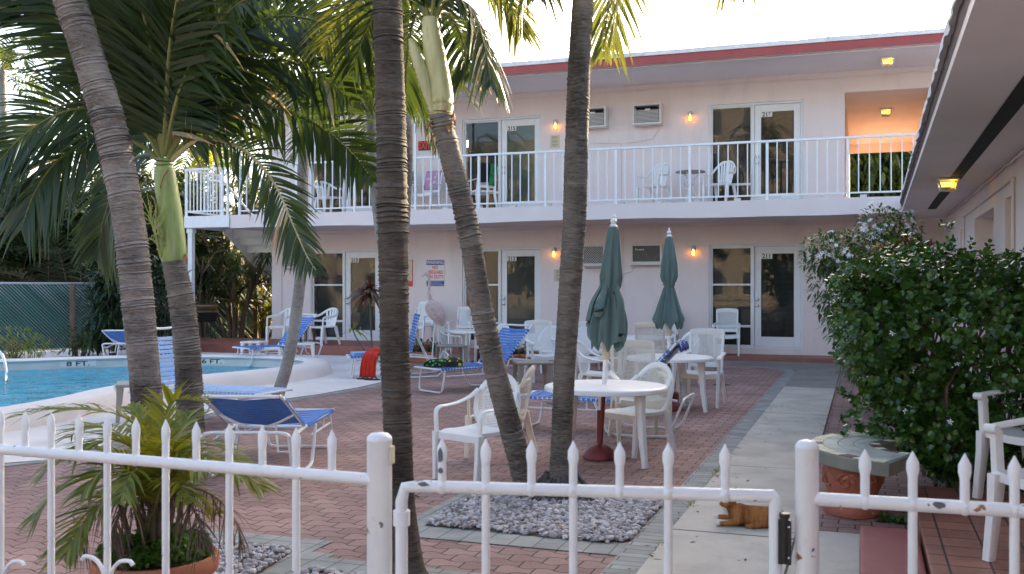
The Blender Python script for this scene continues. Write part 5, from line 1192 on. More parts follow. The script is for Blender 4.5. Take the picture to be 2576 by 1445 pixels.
for j, (y, z) in enumerate(((-.16, -.155), (-.10, -.075), (-.03, -.0), (.012, .034), (.035, .01), (.045, -.03), (.05, -.07))):
    for i in range(9): vs.append(((i / 8 - .5) * .5, y, z + .006 * math.sin(i * 1.7)))
for j in range(6):
    for i in range(8): a = j * 9 + i; fs.append((a, a + 1, a + 10, a + 9))
mb.add(vs, fs, True); o = mb.build('cloth', 'flag_blue', st7); s = o.modifiers.new('Solidify', 'SOLIDIFY'); s.thickness = .01
for k, (px, py) in enumerate(((915, 955), (937, 957))):
    p = onz(px, py, 0.0); t = T('flip_flop', ('left' if k == 0 else 'right') + ' one of a pair of black flip flops under the red towel lounger', 'sandal', (p.x, p.y, .001), face(70 + 15 * k), 'black flip flops')
    mb = MB(); pts = [(0.045 * math.cos(a) * (1 + .25 * math.sin(a)), .13 * math.sin(a)) for a in [2 * math.pi * i / 18 for i in range(18)]]; mb.prism(pts, 0, .018); mb.build('sole', 'rubber_black', t)
    for s in (-1, 1): mb = MB(); mb.sweep(catmull([(s * .043, -.02, .018), (s * .03, .03, .055), (0, .08, .02)], 4), .006, n=6); mb.build('strap', 'rubber_black', t)
# umbrellas
def umbrella(label, base, top, zlo, rz, kind=0):
    base, top = Vector(base), Vector(top); ax = (top - base); H = ax.length
    t = T('patio_umbrella', label, 'umbrella', tuple(base), 0, 'closed grey green patio umbrellas')
    q = ax.to_track_quat('Z', 'Y'); t.rotation_euler = (q @ Quaternion((0, 0, 1), rz)).to_euler()
    mb = MB(); mb.lathe([(.019, .14), (.019, zlo - .12)], 12); mb.build('lower_pole', 'maroon_iron', t)
    mb = MB(); mb.lathe([(.022, .60), (.022, zlo + .25)], 12); mb.build('pole', 'white_paint', t)
    mb = MB(); mb.lathe([(.024, zlo - .13), (.034, zlo - .12), (.036, zlo - .04), (.045, zlo + .02), (.04, zlo + .06)], 14); mb.sweep([(.02, 0, zlo - .1), (.055, 0, zlo - .075), (.05, 0, zlo - .05)], .006, n=6); mb.build('runner', 'notice_cream', t)
    f0 = H - .10
    mb = MB(); mb.lathe([(.030, f0 - .01), (.034, f0), (.028, f0 + .012), (.018, f0 + .018), (.027, f0 + .032), (.030, f0 + .045), (.02, f0 + .062), (.012, f0 + .068), (.015, f0 + .078), (.011, f0 + .094), (.002, f0 + .108)], 16); mb.build('finial', 'white_paint', t)
    zt = f0 - .005; L = zt - zlo; tie = .545
    n = 64
    pr = [(0, .034), (.015, .047), (.12, .056), (.28, .074), (.42, .090), (.50, .082), (tie, .066), (.60, .084), (.70, .122), (.80, .146), (.90, .152), (.97, .146), (1.0, .138)]
    if kind: pr = [(0, .034), (.015, .046), (.15, .066), (.32, .092), (.45, .096), (.52, .074), (.56, .056), (.64, .078), (.76, .115), (.88, .150), (.96, .172), (1.0, .165)]
    random.seed(5 + kind); ph = [random.uniform(0, 6) for _ in range(4)]
    vs = []; fs = []; rows = []
    fr = []
    for k in range(len(pr) - 1):
        for j in range(3): u = j / 3; fr.append((pr[k][0] + (pr[k + 1][0] - pr[k][0]) * u, pr[k][1] + (pr[k + 1][1] - pr[k][1]) * u))
    fr.append(pr[-1]); m = len(fr)
    for k, (f, r_) in enumerate(fr):
        for i in range(n):
            a = 2 * math.pi * i / n
            pl = .16 * math.cos(8 * a + ph[0] + 1.1 * f) + .09 * math.cos(13 * a + ph[1] - 1.5 * f); amp = .25 + .75 * min(1, f * 1.6)
            if abs(f - tie) < .03: amp *= .4
            rr = r_ * (1 + pl * amp); dz = 0
            if f > .85: dz = .05 * (f - .85) / .15 * math.cos(8 * a + ph[0] + 1.1)
            vs.append((rr * math.cos(a), rr * math.sin(a), zt - L * f + dz))
    for k in range(m - 1):
        for i in range(n): i2 = (i + 1) % n; fs.append((k * n + i, (k + 1) * n + i, (k + 1) * n + i2, k * n + i2))
    # turned-in hem
    o_ = len(vs)
    for i in range(n): a = 2 * math.pi * i / n; vs.append((.07 * math.cos(a), .07 * math.sin(a), zlo + .10))
    for i in range(n): i2 = (i + 1) % n; fs.append(((m - 1) * n + i, o_ + i, o_ + i2, (m - 1) * n + i2))
    mb = MB(); mb.add(vs, fs, True)
    if not kind:   # two loose panels hanging beside the bundle
        for a, z1 in ((math.pi * .97, .70), (.08, .64), (2.2, .8), (-1.9, .9)):
            P = [(.05 * math.cos(a), .05 * math.sin(a), zt - L * .40), (.085 * math.cos(a), .085 * math.sin(a), zt - L * .52), (.14 * math.cos(a), .14 * math.sin(a), zt - L * .64), (.165 * math.cos(a), .165 * math.sin(a), zt - L * (z1 - .02)), (.16 * math.cos(a), .16 * math.sin(a), zt - L * (z1 + .05))]
            mb.sweep(catmull(P, 4), [.02 + .028 * min(1, i / 10) * (1 if i < 15 else .6) for i in range(17)], [.010 + .016 * min(1, i / 12) for i in range(17)], n=10, up=(0, 0, 1))
    mb.build('canopy', 'umbrella_green', t)
    mb = MB(); zz = zt - L * tie; mb.sweep([(.072 * math.cos(a), .072 * math.sin(a), zz + .012 * math.sin(a + 1)) for a in [2 * math.pi * i / 24 for i in range(25)]], .005, n=6); mb.build('tie', 'umbrella_green', t)
    return t
def ubase(label, p, r=.145, h=.13):
    t = T('umbrella_base', label, 'umbrella base', (p.x, p.y, 0), 0, 'dark red umbrella bases')
    mb = MB(); mb.lathe([(r, 0), (r * 1.01, .012), (r * .97, .03), (r * .84, .068), (r * .6, .10), (r * .3, .122), (.03, .13), (.001, .13)], 28); mb.build('dome', 'maroon_iron', t)
    mb = MB(); mb.lathe([(.027, .128), (.026, .42), (.022, .421)], 14); mb.build('sleeve', 'maroon_iron', t); return t
u0 = gp(1509, 8.72); umbrella('closed grey green umbrella through the near round table', u0, pt(1545, 540, 8.58), 1.0, R(20), 0); ubase('dark red dome base under the near umbrella table', u0)
u1 = gp(1683, 12.2); umbrella('closed grey green umbrella with narrow waist at the far round table', u1, pt(1683, 574, 12.2), 1.03, R(80), 1); b2 = ubase('dark red base under the far umbrella table', u1, .17)
mb = MB(); mb.lathe([(.12, .06), (.12, .20), (.10, .22), (.03, .225)], 20); mb.build('drum', 'maroon_iron', b2)
u2 = gp(1204, 19.6); umbrella('closed grey green umbrella almost hidden behind the leaning palm', u2, pt(1206, 612, 19.6), 1.05, R(10), 1); ubase('dark red base of the umbrella behind the leaning palm', u2)
# bar-height chairs on the tiled porch, right foreground
def porch_chair(label, loc, rz):
    t = T('patio_chair', label, 'chair', tuple(loc), rz, 'chunky white armchairs on the tiled porch'); m = 'white_plastic'; S = 1.0
    mb = MB(); vs = []; fs = []; nx, ny = 9, 7
    def sp(u, v): return ((u - .5) * .50, -.24 + .48 * v, .46 - .028 * math.cos((u - .5) * 3.0) - .012 * math.sin(3.1 * v))
    for dz in (0, -.05):
        for j in range(ny):
            for i in range(nx): x, y, z = sp(i / (nx - 1), j / (ny - 1)); vs.append((x, y, z + dz))
    k = nx * ny
    for j in range(ny - 1):
        for i in range(nx - 1): a = j * nx + i; fs += [(a, a + 1, a + nx + 1, a + nx), (k + a, k + a + nx, k + a + nx + 1, k + a + 1)]
    rim = [i for i in range(nx)] + [j * nx + nx - 1 for j in range(1, ny)] + [(ny - 1) * nx + i for i in range(nx - 2, -1, -1)] + [j * nx for j in range(ny - 2, 0, -1)]
    for a, b in zip(rim, rim[1:] + rim[:1]): fs.append((a, a + k, b + k, b))
    mb.add(vs, fs, True); mb.build('seat', m, t, sharp=50)
    for s in (-1, 1):
        mb = MB(); mb.sweep([(s * .245, .225, .44), (s * .25, .232, .30), (s * .262, .265, 0)], [.050, .040, .030], [.026, .024, .022], n=8, sq=True, up=(1, 0, 0)); mb.build('leg', m, t)
        mb = MB(); mb.sweep([(s * .23, -.22, .44), (s * .24, -.25, .25), (s * .255, -.31, 0)], [.050, .040, .030], [.026, .024, .022], n=8, sq=True, up=(1, 0, 0)); mb.build('leg', m, t)
        mb = MB(); mb.sweep([(s * .255, .20, .44), (s * .258, .215, .66)], [.032, .030], [.02, .02], n=8, sq=True, up=(1, 0, 0)); mb.sweep(catmull([(s * .258, .262, .672), (s * .258, .20, .678), (s * .258, -.05, .69), (s * .25, -.27, .70)], 3), .017, .030, n=10, up=(1, 0, 0)); mb.sweep([(s * .258 - .032, .250, .668), (s * .258 + .032, .250, .668)], .024, n=12, up=(0, 1, 0)); mb.build('arm', m, t)
    mb = MB()
    for s in (-1, 1): mb.sweep([(s * .225, -.235, .42), (s * .23, -.29, .70), (s * .225, -.37, .98)], .030, .020, n=8, sq=True, up=(1, 0, 0))
    mb.sweep(catmull([(-.225, -.362, .96), (0, -.39, 1.0), (.225, -.362, .96)], 5), .022, .045, n=8, sq=True)
    for i in range(5): x = (i - 2) * .08; mb.sweep([(x, -.24, .44), (x, -.31, .70), (x, -.375, .97)], .026, .008, n=6, sq=True, up=(0, 1, 0))
    mb.build('backrest', m, t); return t
# ------------------------------------------------ palms
def bez(P, k=14):
    P = [Vector(p) for p in P]
    if len(P) == 4:
        out = []
        for i in range(k + 1):
            t = i / k; out.append(P[0] * (1 - t) ** 3 + P[1] * 3 * t * (1 - t) ** 2 + P[2] * 3 * t * t * (1 - t) + P[3] * t ** 3)
        return out
    return catmull(P, max(2, k // (len(P) - 1)))
def frond(path, n=44, L=.62, w=.021, lift=.25, droop=.35, rad=.018, seg=4, start=.14, jit=.12, hang=0.0, seed=0, up0=(0, 0, 1), endL=.35, tipang=(62, 28), dry=0.0):
    """one feather leaf: returns (rachis builder, leaflet builder)"""
    rnd = random.Random(seed); P = [Vector(p) for p in path]; k = len(P)
    cum = [0]
    for i in range(1, k): cum.append(cum[-1] + (P[i] - P[i - 1]).length)
    tot = cum[-1]
    def at(s):
        s *= tot
        for i in range(1, k):
            if cum[i] >= s or i == k - 1:
                f = (s - cum[i - 1]) / max(1e-6, cum[i] - cum[i - 1]); return P[i - 1].lerp(P[i], f), (P[i] - P[i - 1]).normalized()
    ra = MB(); ra.sweep(P, [rad * (1 - .85 * i / (k - 1)) for i in range(k)], [rad * .8 * (1 - .85 * i / (k - 1)) for i in range(k)], n=6)
    lf = MB(); dl = MB(); up0 = Vector(up0); side_prev = None
    for i in range(n):
        f = i / (n - 1); s = start + (1 - start) * f
        p, t = at(min(s, .999))
        sd = t.cross(up0)
        if sd.length < .25 and side_prev is not None: sd = side_prev.copy()
        if sd.length < 1e-3: sd = t.cross(Vector((0.3, 1, 0)))
        sd.normalize()
        if side_prev is not None and sd.dot(side_prev) < 0: sd = -sd
        if side_prev is not None: sd = (sd * .6 + side_prev * .4).normalized()
        side_prev = sd; un = sd.cross(t).normalized()
        ang = R(tipang[0] + (tipang[1] - tipang[0]) * f); ln = L * (math.sin(math.pi * (.18 + .72 * f)) ** .7) * (1 if f < .9 else (1 - (f - .9) / .1 * (1 - endL)))
        for sg in (-1, 1):
            l_ = ln * rnd.uniform(.85, 1.1); a = ang + rnd.uniform(-jit, jit); li = lift + rnd.uniform(-jit, jit) * 1.3
            d = (sd * (sg * math.sin(a)) + t * math.cos(a) + un * li).normalized()
            wv = d.cross(un).normalized(); wv = (wv + un * rnd.uniform(-.35, .35)).normalized()
            ww = w * rnd.uniform(.8, 1.15); pts = []
            dr = droop * rnd.uniform(.75, 1.3)
            for j in range(seg + 1):
                q = j / seg; c = p + d * (l_ * q) + Vector((0, 0, -1)) * (dr * l_ * q * q) + Vector((0, 0, -1)) * hang * l_ * q
                wd = ww * (.55 + .9 * q if q < .4 else (1.0 - .92 * ((q - .4) / .6) ** 1.3)) * .5
                pts.append((c + wv * wd, c - wv * wd))
            vs = [v for pr in pts for v in pr]; (dl if rnd.random() < dry else lf).add(vs, [(2 * j, 2 * j + 1, 2 * j + 3, 2 * j + 2) for j in range(seg)], True)
    return ra, lf, dl
def add_frond(par, path, leaf='palm_leaf', rach='rachis', label=None, **kw):
    ra, lf, dl = frond(path, **{**dict(dry=.018), **kw}); o = lf.build('frond', leaf, par, world=True, sharp=180); r_ = ra.build('rachis', rach, o, world=False)
    # rachis verts are world space: shift into the palm's frame
    L = Vector(par.location); r_.data.transform(Matrix.Translation(-L)); 
    if dl.v: q = dl.build('dry_leaflets', 'palm_leaf_dry', o, sharp=180); q.data.transform(Matrix.Translation(-L)); q['kind'] = 'stuff'
    return o
def trunk(par, path, rad, mat, ring=.035, amp=.05, flare=None, n=20, seed=0, name='trunk'):
    """ringed palm trunk along a smooth path; rad = (bottom, top)"""
    rnd = random.Random(seed); P = catmull(path, 10); tot = sum((P[i + 1] - P[i]).length for i in range(len(P) - 1)); m = int(tot / ring)
    cum = [0]
    for i in range(1, len(P)): cum.append(cum[-1] + (P[i] - P[i - 1]).length)
    pts, rs = [], []
    def at(s):
        for i in range(1, len(P)):
            if cum[i] >= s or i == len(P) - 1: f = (s - cum[i - 1]) / max(1e-6, cum[i] - cum[i - 1]); return P[i - 1].lerp(P[i], f)
    ss = [0.0]
    while ss[-1] < tot: ss.append(ss[-1] + ring * rnd.choice((.6, .8, 1.0, 1.0, 1.25, 1.6)))
    m = len(ss) - 1
    for i in range(m):
        s = min(tot, ss[i]); f = s / tot; r_ = rad[0] + (rad[1] - rad[0]) * min(1, f * 1.02)
        if len(rad) > 2: r_ = rad[0] + (rad[1] - rad[0]) * (f / .5 if f < .5 else 1) + ((rad[2] - rad[1]) * (f - .5) / .5 if f > .5 else 0)
        if flare: r_ *= 1 + flare[0] * math.exp(-s / flare[1])
        rg = (ss[i + 1] - ss[i]); a = amp * rnd.uniform(.15, 1.5) * (.50 + .50 * min(1, f * 2.0)) * (.85 + .25 * math.sin(f * 23 + seed))
        pts += [at(s), at(min(tot, s + rg * .80))]; rs += [r_ * (1 + a), r_ * (1 - a * .15)]
    mb = MB(); vs = []; fs = []; k = len(pts)
    ph = [rnd.uniform(0, 6) for _ in range(5)]
    for i, p in enumerate(pts):
        t = (pts[min(i + 1, k - 1)] - pts[max(i - 1, 0)]).normalized(); a = t.cross(Vector((0, 1, 0))).normalized(); b = t.cross(a)
        for j in range(n):
            an = 2 * math.pi * j / n; rr = rs[i] * (1 + .025 * math.sin(3 * an + ph[0] + i * .04) + .018 * math.sin(7 * an + ph[1] + i * .11) + rnd.uniform(-.012, .012))
            c = p + a * (rr * math.cos(an)) + b * (rr * math.sin(an)) + t * (ring * .16 * math.sin(2 * an + ph[2] + i * .21)); vs.append(c)
    for i in range(k - 1):
        for j in range(n): j2 = (j + 1) % n; fs.append((i * n + j, (i + 1) * n + j, (i + 1) * n + j2, i * n + j2))
    fs.append(tuple((k - 1) * n + j for j in range(n)))
    mb.add(vs, fs, True); return mb.build(name, mat, par, world=True, sharp=75)
def crown(par, c, n, Lf, seed, leaf='palm_leaf', nl=34, Lleaf=.55, w=.03, el=(75, -15), droopf=.55, az0=0, rach='rachis', seg=3, **kw):
    """a full crown of arching leaves"""
    rnd = random.Random(seed); c = Vector(c)
    for i in range(n):
        az = az0 + 2.39996 * i + rnd.uniform(-.2, .2); f = i / max(1, n - 1); e = R(el[0] + (el[1] - el[0]) * f + rnd.uniform(-6, 6)); L = Lf * rnd.uniform(.85, 1.1)
        h = Vector((math.cos(az), math.sin(az), 0)); d0 = h * math.cos(e) + Vector((0, 0, math.sin(e)))
        p1 = c + d0 * L * .4; p2 = p1 + (h * .8 + Vector((0, 0, math.sin(e) * .5 - droopf * .4))) * L * .33; p3 = p2 + (h * .45 + Vector((0, 0, -droopf))) * L * .4
        add_frond(par, bez([c, p1, p2, p3], 9), leaf, rach, n=nl, L=Lleaf, w=w, seg=seg, seed=seed * 31 + i, **kw)
def roots(par, c, r0, r1, h, n=46, seed=1):
    rnd = random.Random(seed); mb = MB()
    for i in range(n):
        a = 2 * math.pi * i / n + rnd.uniform(-.05, .05); ra = r1 * rnd.uniform(.75, 1.12); ca, sa = math.cos(a), math.sin(a); hh = h * rnd.uniform(.8, 1.2)
        mb.sweep([(c.x + ca * r0 * .9, c.y + sa * r0 * .9, hh), (c.x + ca * (r0 + (ra - r0) * .35), c.y + sa * (r0 + (ra - r0) * .35), hh * .55), (c.x + ca * (r0 + (ra - r0) * .75), c.y + sa * (r0 + (ra - r0) * .75), hh * .2), (c.x + ca * ra, c.y + sa * ra, -.01)], [.012, .012, .010, .006], n=5)
    return mb.build('root_mass', 'root_fibre', par, world=True)
# palm A: thick leaning trunk on the left
dA = 8.7; bA = gp(372, dA)
pA = T('palm_tree', 'thick grey leaning palm trunk at the left beside the pool', 'palm tree', tuple(bA), 0, 'palms of the courtyard')
trunk(pA, [bA - V(0, 0, .05), pt(368, 1000, dA), pt(355, 850, dA), pt(342, 700, dA), pt(318, 520, dA), pt(278, 330, dA), pt(228, 160, dA), pt(176, 0, dA), pt(130, -130, dA), pt(95, -260, dA)], (.128, .135, .126), 'bark_grey', .028, .10, (.15, .12), n=24, seed=1)
crown(pA, pt(90, -280, dA), 12, 2.6, 5, nl=26, el=(70, 15), droopf=.35, w=.04)
# palm B: the low dark-leaved palm
dB = 10.45; bB = gp(478, dB); cB = pt(414, 402, dB)
pB = T('palm_tree', 'low palm with dark feather leaves and a bright green crownshaft', 'palm tree', tuple(bB), 0, 'palms of the courtyard')
trunk(pB, [bB - V(0, 0, .05), pt(476, 1000, dB), pt(470, 880, dB), pt(457, 760, dB), pt(438, 655, dB)], (.140, .132, .118), 'bark_mid', .030, .11, (.12, .1), n=22, seed=2)
mb = MB(); P = [pt(x, y, dB) for x, y in ((438, 660), (437, 648), (434, 600), (428, 540), (420, 480), (415, 440), (413, 415), (414, 398))]
mb.sweep(catmull(P, 4), [.112, .121, .126, .129, .131, .132, .132, .131, .130, .129, .128, .127, .125, .123, .121, .119, .117, .115, .113, .111, .109, .107, .104, .101, .098, .094, .088, .078, .064], n=20); mb.build('crownshaft', 'crownshaft', pB, world=True)
mb = MB(); rnd = random.Random(3)
for k in range(7): a = rnd.uniform(0, 6.3); q = P[0]; mb.sweep([q + V(.11 * math.cos(a), .11 * math.sin(a), .0), q + V(.125 * math.cos(a), .125 * math.sin(a), .05), q + V(.135 * math.cos(a), .135 * math.sin(a), .09)], [.03, .025, .004], [.006, .006, .003], n=6)
mb.sweep([pt(x, y, dB - .1) for x, y in ((408, 490), (405, 470), (413, 445), (422, 428))], [.012, .03, .026, .01], [.006] * 4, n=6)
mb.build('husk', 'husk', pB, world=True)
mb = MB(); mb.sweep(catmull([pt(x, y, dB - .05) for x, y in ((404, 640), (400, 590), (398, 545), (392, 510), (380, 492))], 4), [.014, .016, .018, .02, .024, .028, .034, .038, .042, .044, .044, .042, .038, .030, .022, .014, .006], [.008] * 17, n=8); mb.build('spathe', 'husk_pale', pB, world=True)
mb = MB(); rnd = random.Random(5); s0 = pt(405, 648, dB - .08)
stalk = catmull([s0, pt(398, 622, dB - .15), pt(390, 590, dB - .2), pt(382, 560, dB - .2), pt(376, 520, dB - .2)], 5); mb.sweep(stalk, [.016 - .0005 * i for i in range(len(stalk))], n=6)
for k in range(46):
    q = stalk[rnd.randint(4, len(stalk) - 1)]; e = q + V(rnd.uniform(-.13, .13), rnd.uniform(-.12, .12), rnd.uniform(-.02, .26)); m_ = (q + e) / 2 + V(0, 0, rnd.uniform(-.04, .02)); mb.sweep([q, m_, e], [.005, .004, .003], n=4)
    for _ in range(6): r_ = q.lerp(e, rnd.uniform(.3, 1)); mb.ball(r_ + V(rnd.uniform(-.012, .012), rnd.uniform(-.012, .012), rnd.uniform(-.012, .012)), .006, 5, 4)
mb.build('flower_panicle', 'panicle', pB, world=True)
BUP = tuple(-FW + Vector((0, 0, .35)))
def pf(par, px, d0, d1, **kw):
    k = len(px); P = [pt(x, y, d0 + (d1 - d0) * (i / (k - 1)) ** 1.2) for i, (x, y) in enumerate(px)]
    return add_frond(par, catmull(P, 4), **kw)
kwB = dict(n=62, L=.92, w=.052, up0=BUP, start=.09, seg=4, rad=.034, droop=.30, jit=.12)
pf(pB, [(430, 405), (455, 382), (490, 358), (540, 352), (603, 372), (648, 408), (694, 468), (735, 560), (770, 640), (795, 680)], dB, 9.7, rach='rachis_pale', seed=1, lift=.15, **{**kwB, 'droop': .30, 'L': .44, 'w': .040, 'n': 54})
pf(pB, [(428, 402), (480, 345), (545, 295), (616, 271), (678, 270), (742, 286), (795, 312), (845, 348), (895, 395), (935, 450)], dB, 9.6, seed=2, lift=.35, **{**kwB, 'L': .72, 'n': 66, 'w': .05, 'droop': .2})
pf(pB, [(424, 398), (470, 280), (530, 180), (606, 85), (694, 42), (791, 50), (870, 75), (940, 110)], dB, 9.4, seed=3, lift=.25, **{**kwB, 'L': 1.05, 'droop': .2})
pf(pB, [(412, 395), (402, 280), (388, 170), (366, 60), (335, -60), (300, -140)], dB, 9.7, seed=4, lift=.1, **{**kwB, 'L': 1.1, 'droop': .12, 'up0': tuple(-FW)})
pf(pB, [(404, 395), (360, 300), (300, 200), (210, 95), (110, 20), (0, 20), (-90, 80)], dB, 10.2, seed=5, lift=.2, **{**kwB, 'L': .9, 'w': .046, 'n': 70, 'droop': .2})
pf(pB, [(402, 398), (370, 340), (310, 290), (230, 272), (140, 290), (50, 350), (-30, 440)], dB, 10.1, seed=6, lift=.2, **{**kwB, 'L': .78, 'droop': .28, 'w': .044, 'n': 70})
pf(pB, [(400, 402), (360, 370), (300, 345), (230, 350), (150, 400), (90, 480), (55, 570)], dB, 10.0, seed=7, lift=.1, **{**kwB, 'L': .58, 'droop': .6, 'w': .044})
pf(pB, [(404, 405), (370, 390), (330, 410), (290, 470), (262, 550), (245, 640)], dB, 11.6, seed=8, lift=.1, **{**kwB, 'L': .62, 'droop': .5})
pf(pB, [(418, 392), (450, 260), (500, 130), (580, 20), (680, -50), (800, -60)], dB, 10.6, seed=9, lift=.3, **{**kwB, 'L': 1.1, 'droop': .18})
pf(pB, [(416, 392), (430, 260), (455, 130), (500, 0), (560, -110)], dB, 11.6, seed=10, lift=.15, **{**kwB, 'L': 1.1, 'droop': .15, 'up0': tuple(-FW)})
pf(pB, [(408, 394), (370, 270), (310, 140), (230, 30), (140, -40), (40, -60)], dB, 11.4, seed=11, lift=.2, **{**kwB, 'L': 1.1, 'droop': .2})
for q_, (P_, da, db, sd_, dr_) in enumerate((
    ([(410, 392), (380, 250), (330, 130), (250, 40), (150, -10), (20, -20)], dB, 10.2, 14, .15),
    ([(420, 392), (465, 250), (540, 130), (640, 60), (750, 70), (850, 130)], dB, 11.8, 17, .25),
    ([(424, 396), (500, 270), (590, 190), (690, 150), (790, 180), (880, 250)], dB, 9.6, 18, .12), ([(415, 390), (420, 240), (430, 100), (455, -40), (490, -140)], dB, 9.0, 19, .1),
    ([(410, 390), (385, 260), (350, 120), (300, 0), (240, -80)], dB, 10.0, 31, .12), ([(418, 390), (450, 240), (510, 110), (600, 10), (720, -40)], dB, 8.7, 32, .15))):
    pf(pB, P_, da, db, seed=sd_, lift=.2, **{**kwB, 'L': 1.0, 'droop': dr_})
mb = MB(); rnd = random.Random(12)
for k in range(26):       # dry curled threads hanging from the leaves
    x = rnd.choice([rnd.uniform(20, 300), rnd.uniform(420, 720)]); y = rnd.uniform(150, 480); d = rnd.uniform(9.2, 10); l_ = rnd.uniform(40, 130)
    mb.sweep(catmull([pt(x, y, d), pt(x + rnd.uniform(-18, 18), y + l_ * .4, d), pt(x + rnd.uniform(-22, 22), y + l_ * .8, d), pt(x + rnd.uniform(-12, 22), y + l_, d)], 4), .0035, .0012, n=4)
mb.build('dry_threads', 'palm_leaf_dry', pB, world=True)['kind'] = 'stuff'
# palm C: tall straight trunk near the gate
dC = 5.12; bC = gp(1032, dC)
pC = T('palm_tree', 'tall straight dark palm trunk standing just behind the gate post', 'palm tree', tuple(bC), 0, 'palms of the courtyard')
trunk(pC, [bC - V(0, 0, .04), pt(1022, 1380, dC), pt(1008, 1260, dC), pt(1000, 1080, dC), pt(994, 900, dC), pt(990, 640, dC), pt(985, 400, dC), pt(980, 200, dC), pt(974, 0, dC), pt(966, -250, dC), pt(955, -500, dC)], (.070, .076, .070), 'bark_dark', .021, .10, (.75, .07), n=22, seed=3)
crown(pC, pt(955, -520, dC), 11, 2.2, 15, nl=24, el=(70, 18), droopf=.3, w=.035)
# palm D: leaning palm with pale crownshaft
dD = 7.1; bD = gp(1335, dD)
pD = T('palm_tree', 'leaning palm with a pale green crownshaft and unopened flower sheath', 'palm tree', tuple(bD), 0, 'palms of the courtyard')
trunk(pD, [bD - V(0, 0, .04), pt(1318, 1200, dD), pt(1285, 1080, dD), pt(1245, 930, dD), pt(1212, 780, dD), pt(1190, 640, dD), pt(1166, 520, dD), pt(1135, 400, dD), pt(1115, 320, dD), pt(1108, 285, dD)], (.082, .077, .072), 'bark_mid', .028, .11, (.18, .08), n=22, seed=4)
cD = pt(1083, 58, dD)
mb = MB(); P = [pt(x, y, dD) for x, y in ((1108, 292), (1109, 278), (1108, 250), (1103, 205), (1096, 155), (1089, 110), (1084, 75), (1082, 45))]
mb.sweep(catmull(P, 4), [.070, .076, .080, .084, .087, .089, .091, .092, .092, .092, .091, .090, .088, .086, .084, .082, .080, .078, .076, .074, .072, .070, .068, .066, .064, .062, .060, .057, .054], n=20); mb.build('crownshaft', 'crownshaft_pale', pD, world=True)
mb = MB(); mb.sweep(catmull([pt(x, y, dD - .05) for x, y in ((1088, 282), (1078, 240), (1064, 190), (1048, 145), (1036, 110), (1028, 98))], 4), [.02, .026, .032, .038, .043, .048, .051, .053, .054, .055, .054, .052, .049, .046, .043, .04, .035, .028, .02, .012, .004], [.018, .022, .027, .031, .035, .038, .04, .042, .043, .043, .042, .04, .038, .035, .032, .028, .024, .02, .014, .008, .003], n=14); mb.build('flower_sheath', 'crownshaft_pale', pD, world=True)
mb = MB()
for k in range(22):
    a = k * .9; y0 = 105 + k * 4.2; mb.ball(pt(1040 + k * 1.0 + 4 * math.sin(k * 2.3), y0 + 22, dD - .03), (.02, .02, .016), 6, 4)
mb.build('flower_cluster', 'panicle', pD, world=True)
mb = MB(); rnd = random.Random(8)
for k in range(12):
    a = rnd.uniform(0, 6.3); q = pt(1109, 290, dD) + V(0, 0, -rnd.uniform(0, .12)); mb.sweep(catmull([q + V(.07 * math.cos(a), .07 * math.sin(a), 0), q + V(.095 * math.cos(a), .095 * math.sin(a), rnd.uniform(-.04, .04)), q + V(.10 * math.cos(a), .10 * math.sin(a), rnd.uniform(-.10, .02))], 3), [.022, .022, .02, .018, .014, .008, .003], [.004] * 7, n=5)
mb.sweep(catmull([pt(x, y, dD - .09) for x, y in ((1100, 335), (1088, 345), (1086, 365), (1096, 375), (1090, 390))], 3), .012, .006, n=6)
mb.build('husk', 'husk', pD, world=True)
kwD = dict(n=42, L=.46, w=.030, seg=4, rad=.020, jit=.12)
pf(pD, [(1090, 62), (1110, 20), (1145, 0), (1185, 20), (1210, 80), (1226, 150), (1234, 205)], dD, 6.9, seed=21, lift=-.1, leaf='palm_leaf', **{**kwD, 'droop': .5, 'L': .36})
pf(pD, [(1090, 60), (1120, -20), (1170, -60), (1230, -50), (1280, 10), (1310, 80)], dD, 7.6, seed=22, lift=.1, leaf='palm_leaf_bright', **{**kwD, 'droop': .5, 'L': .40})
pf(pD, [(1078, 60), (1050, 0), (1010, -20), (960, 10), (920, 80), (890, 170)], dD, 7.8, seed=23, lift=.1, leaf='palm_leaf', **{**kwD, 'droop': .5})
pf(pD, [(1080, 58), (1060, -40), (1030, -120), (990, -180)], dD, 7.3, seed=24, lift=.2, leaf='palm_leaf', **{**kwD, 'droop': .3})
pf(pD, [(1086, 55), (1095, -50), (1110, -140), (1140, -220)], dD, 7.0, seed=25, lift=.2, leaf='palm_leaf', **{**kwD, 'droop': .3})
pf(pD, [(1080, 62), (1065, 30), (1045, 40), (1030, 100), (1022, 190), (1018, 270)], dD, 8.4, seed=26, lift=.0, leaf='palm_leaf', **{**kwD, 'droop': .5, 'L': .42})
pf(pD, [(1088, 62), (1110, 30), (1140, 50), (1165, 110), (1180, 190)], dD, 8.3, seed=27, lift=.0, leaf='palm_leaf', **{**kwD, 'droop': .5, 'L': .42})
pf(pD, [(1080, 60), (1050, -10), (1000, -30), (930, -20), (860, 40), (810, 130)], dD, 8.4, seed=28, lift=.2, leaf='palm_leaf_bright', **{**kwD, 'droop': .5})
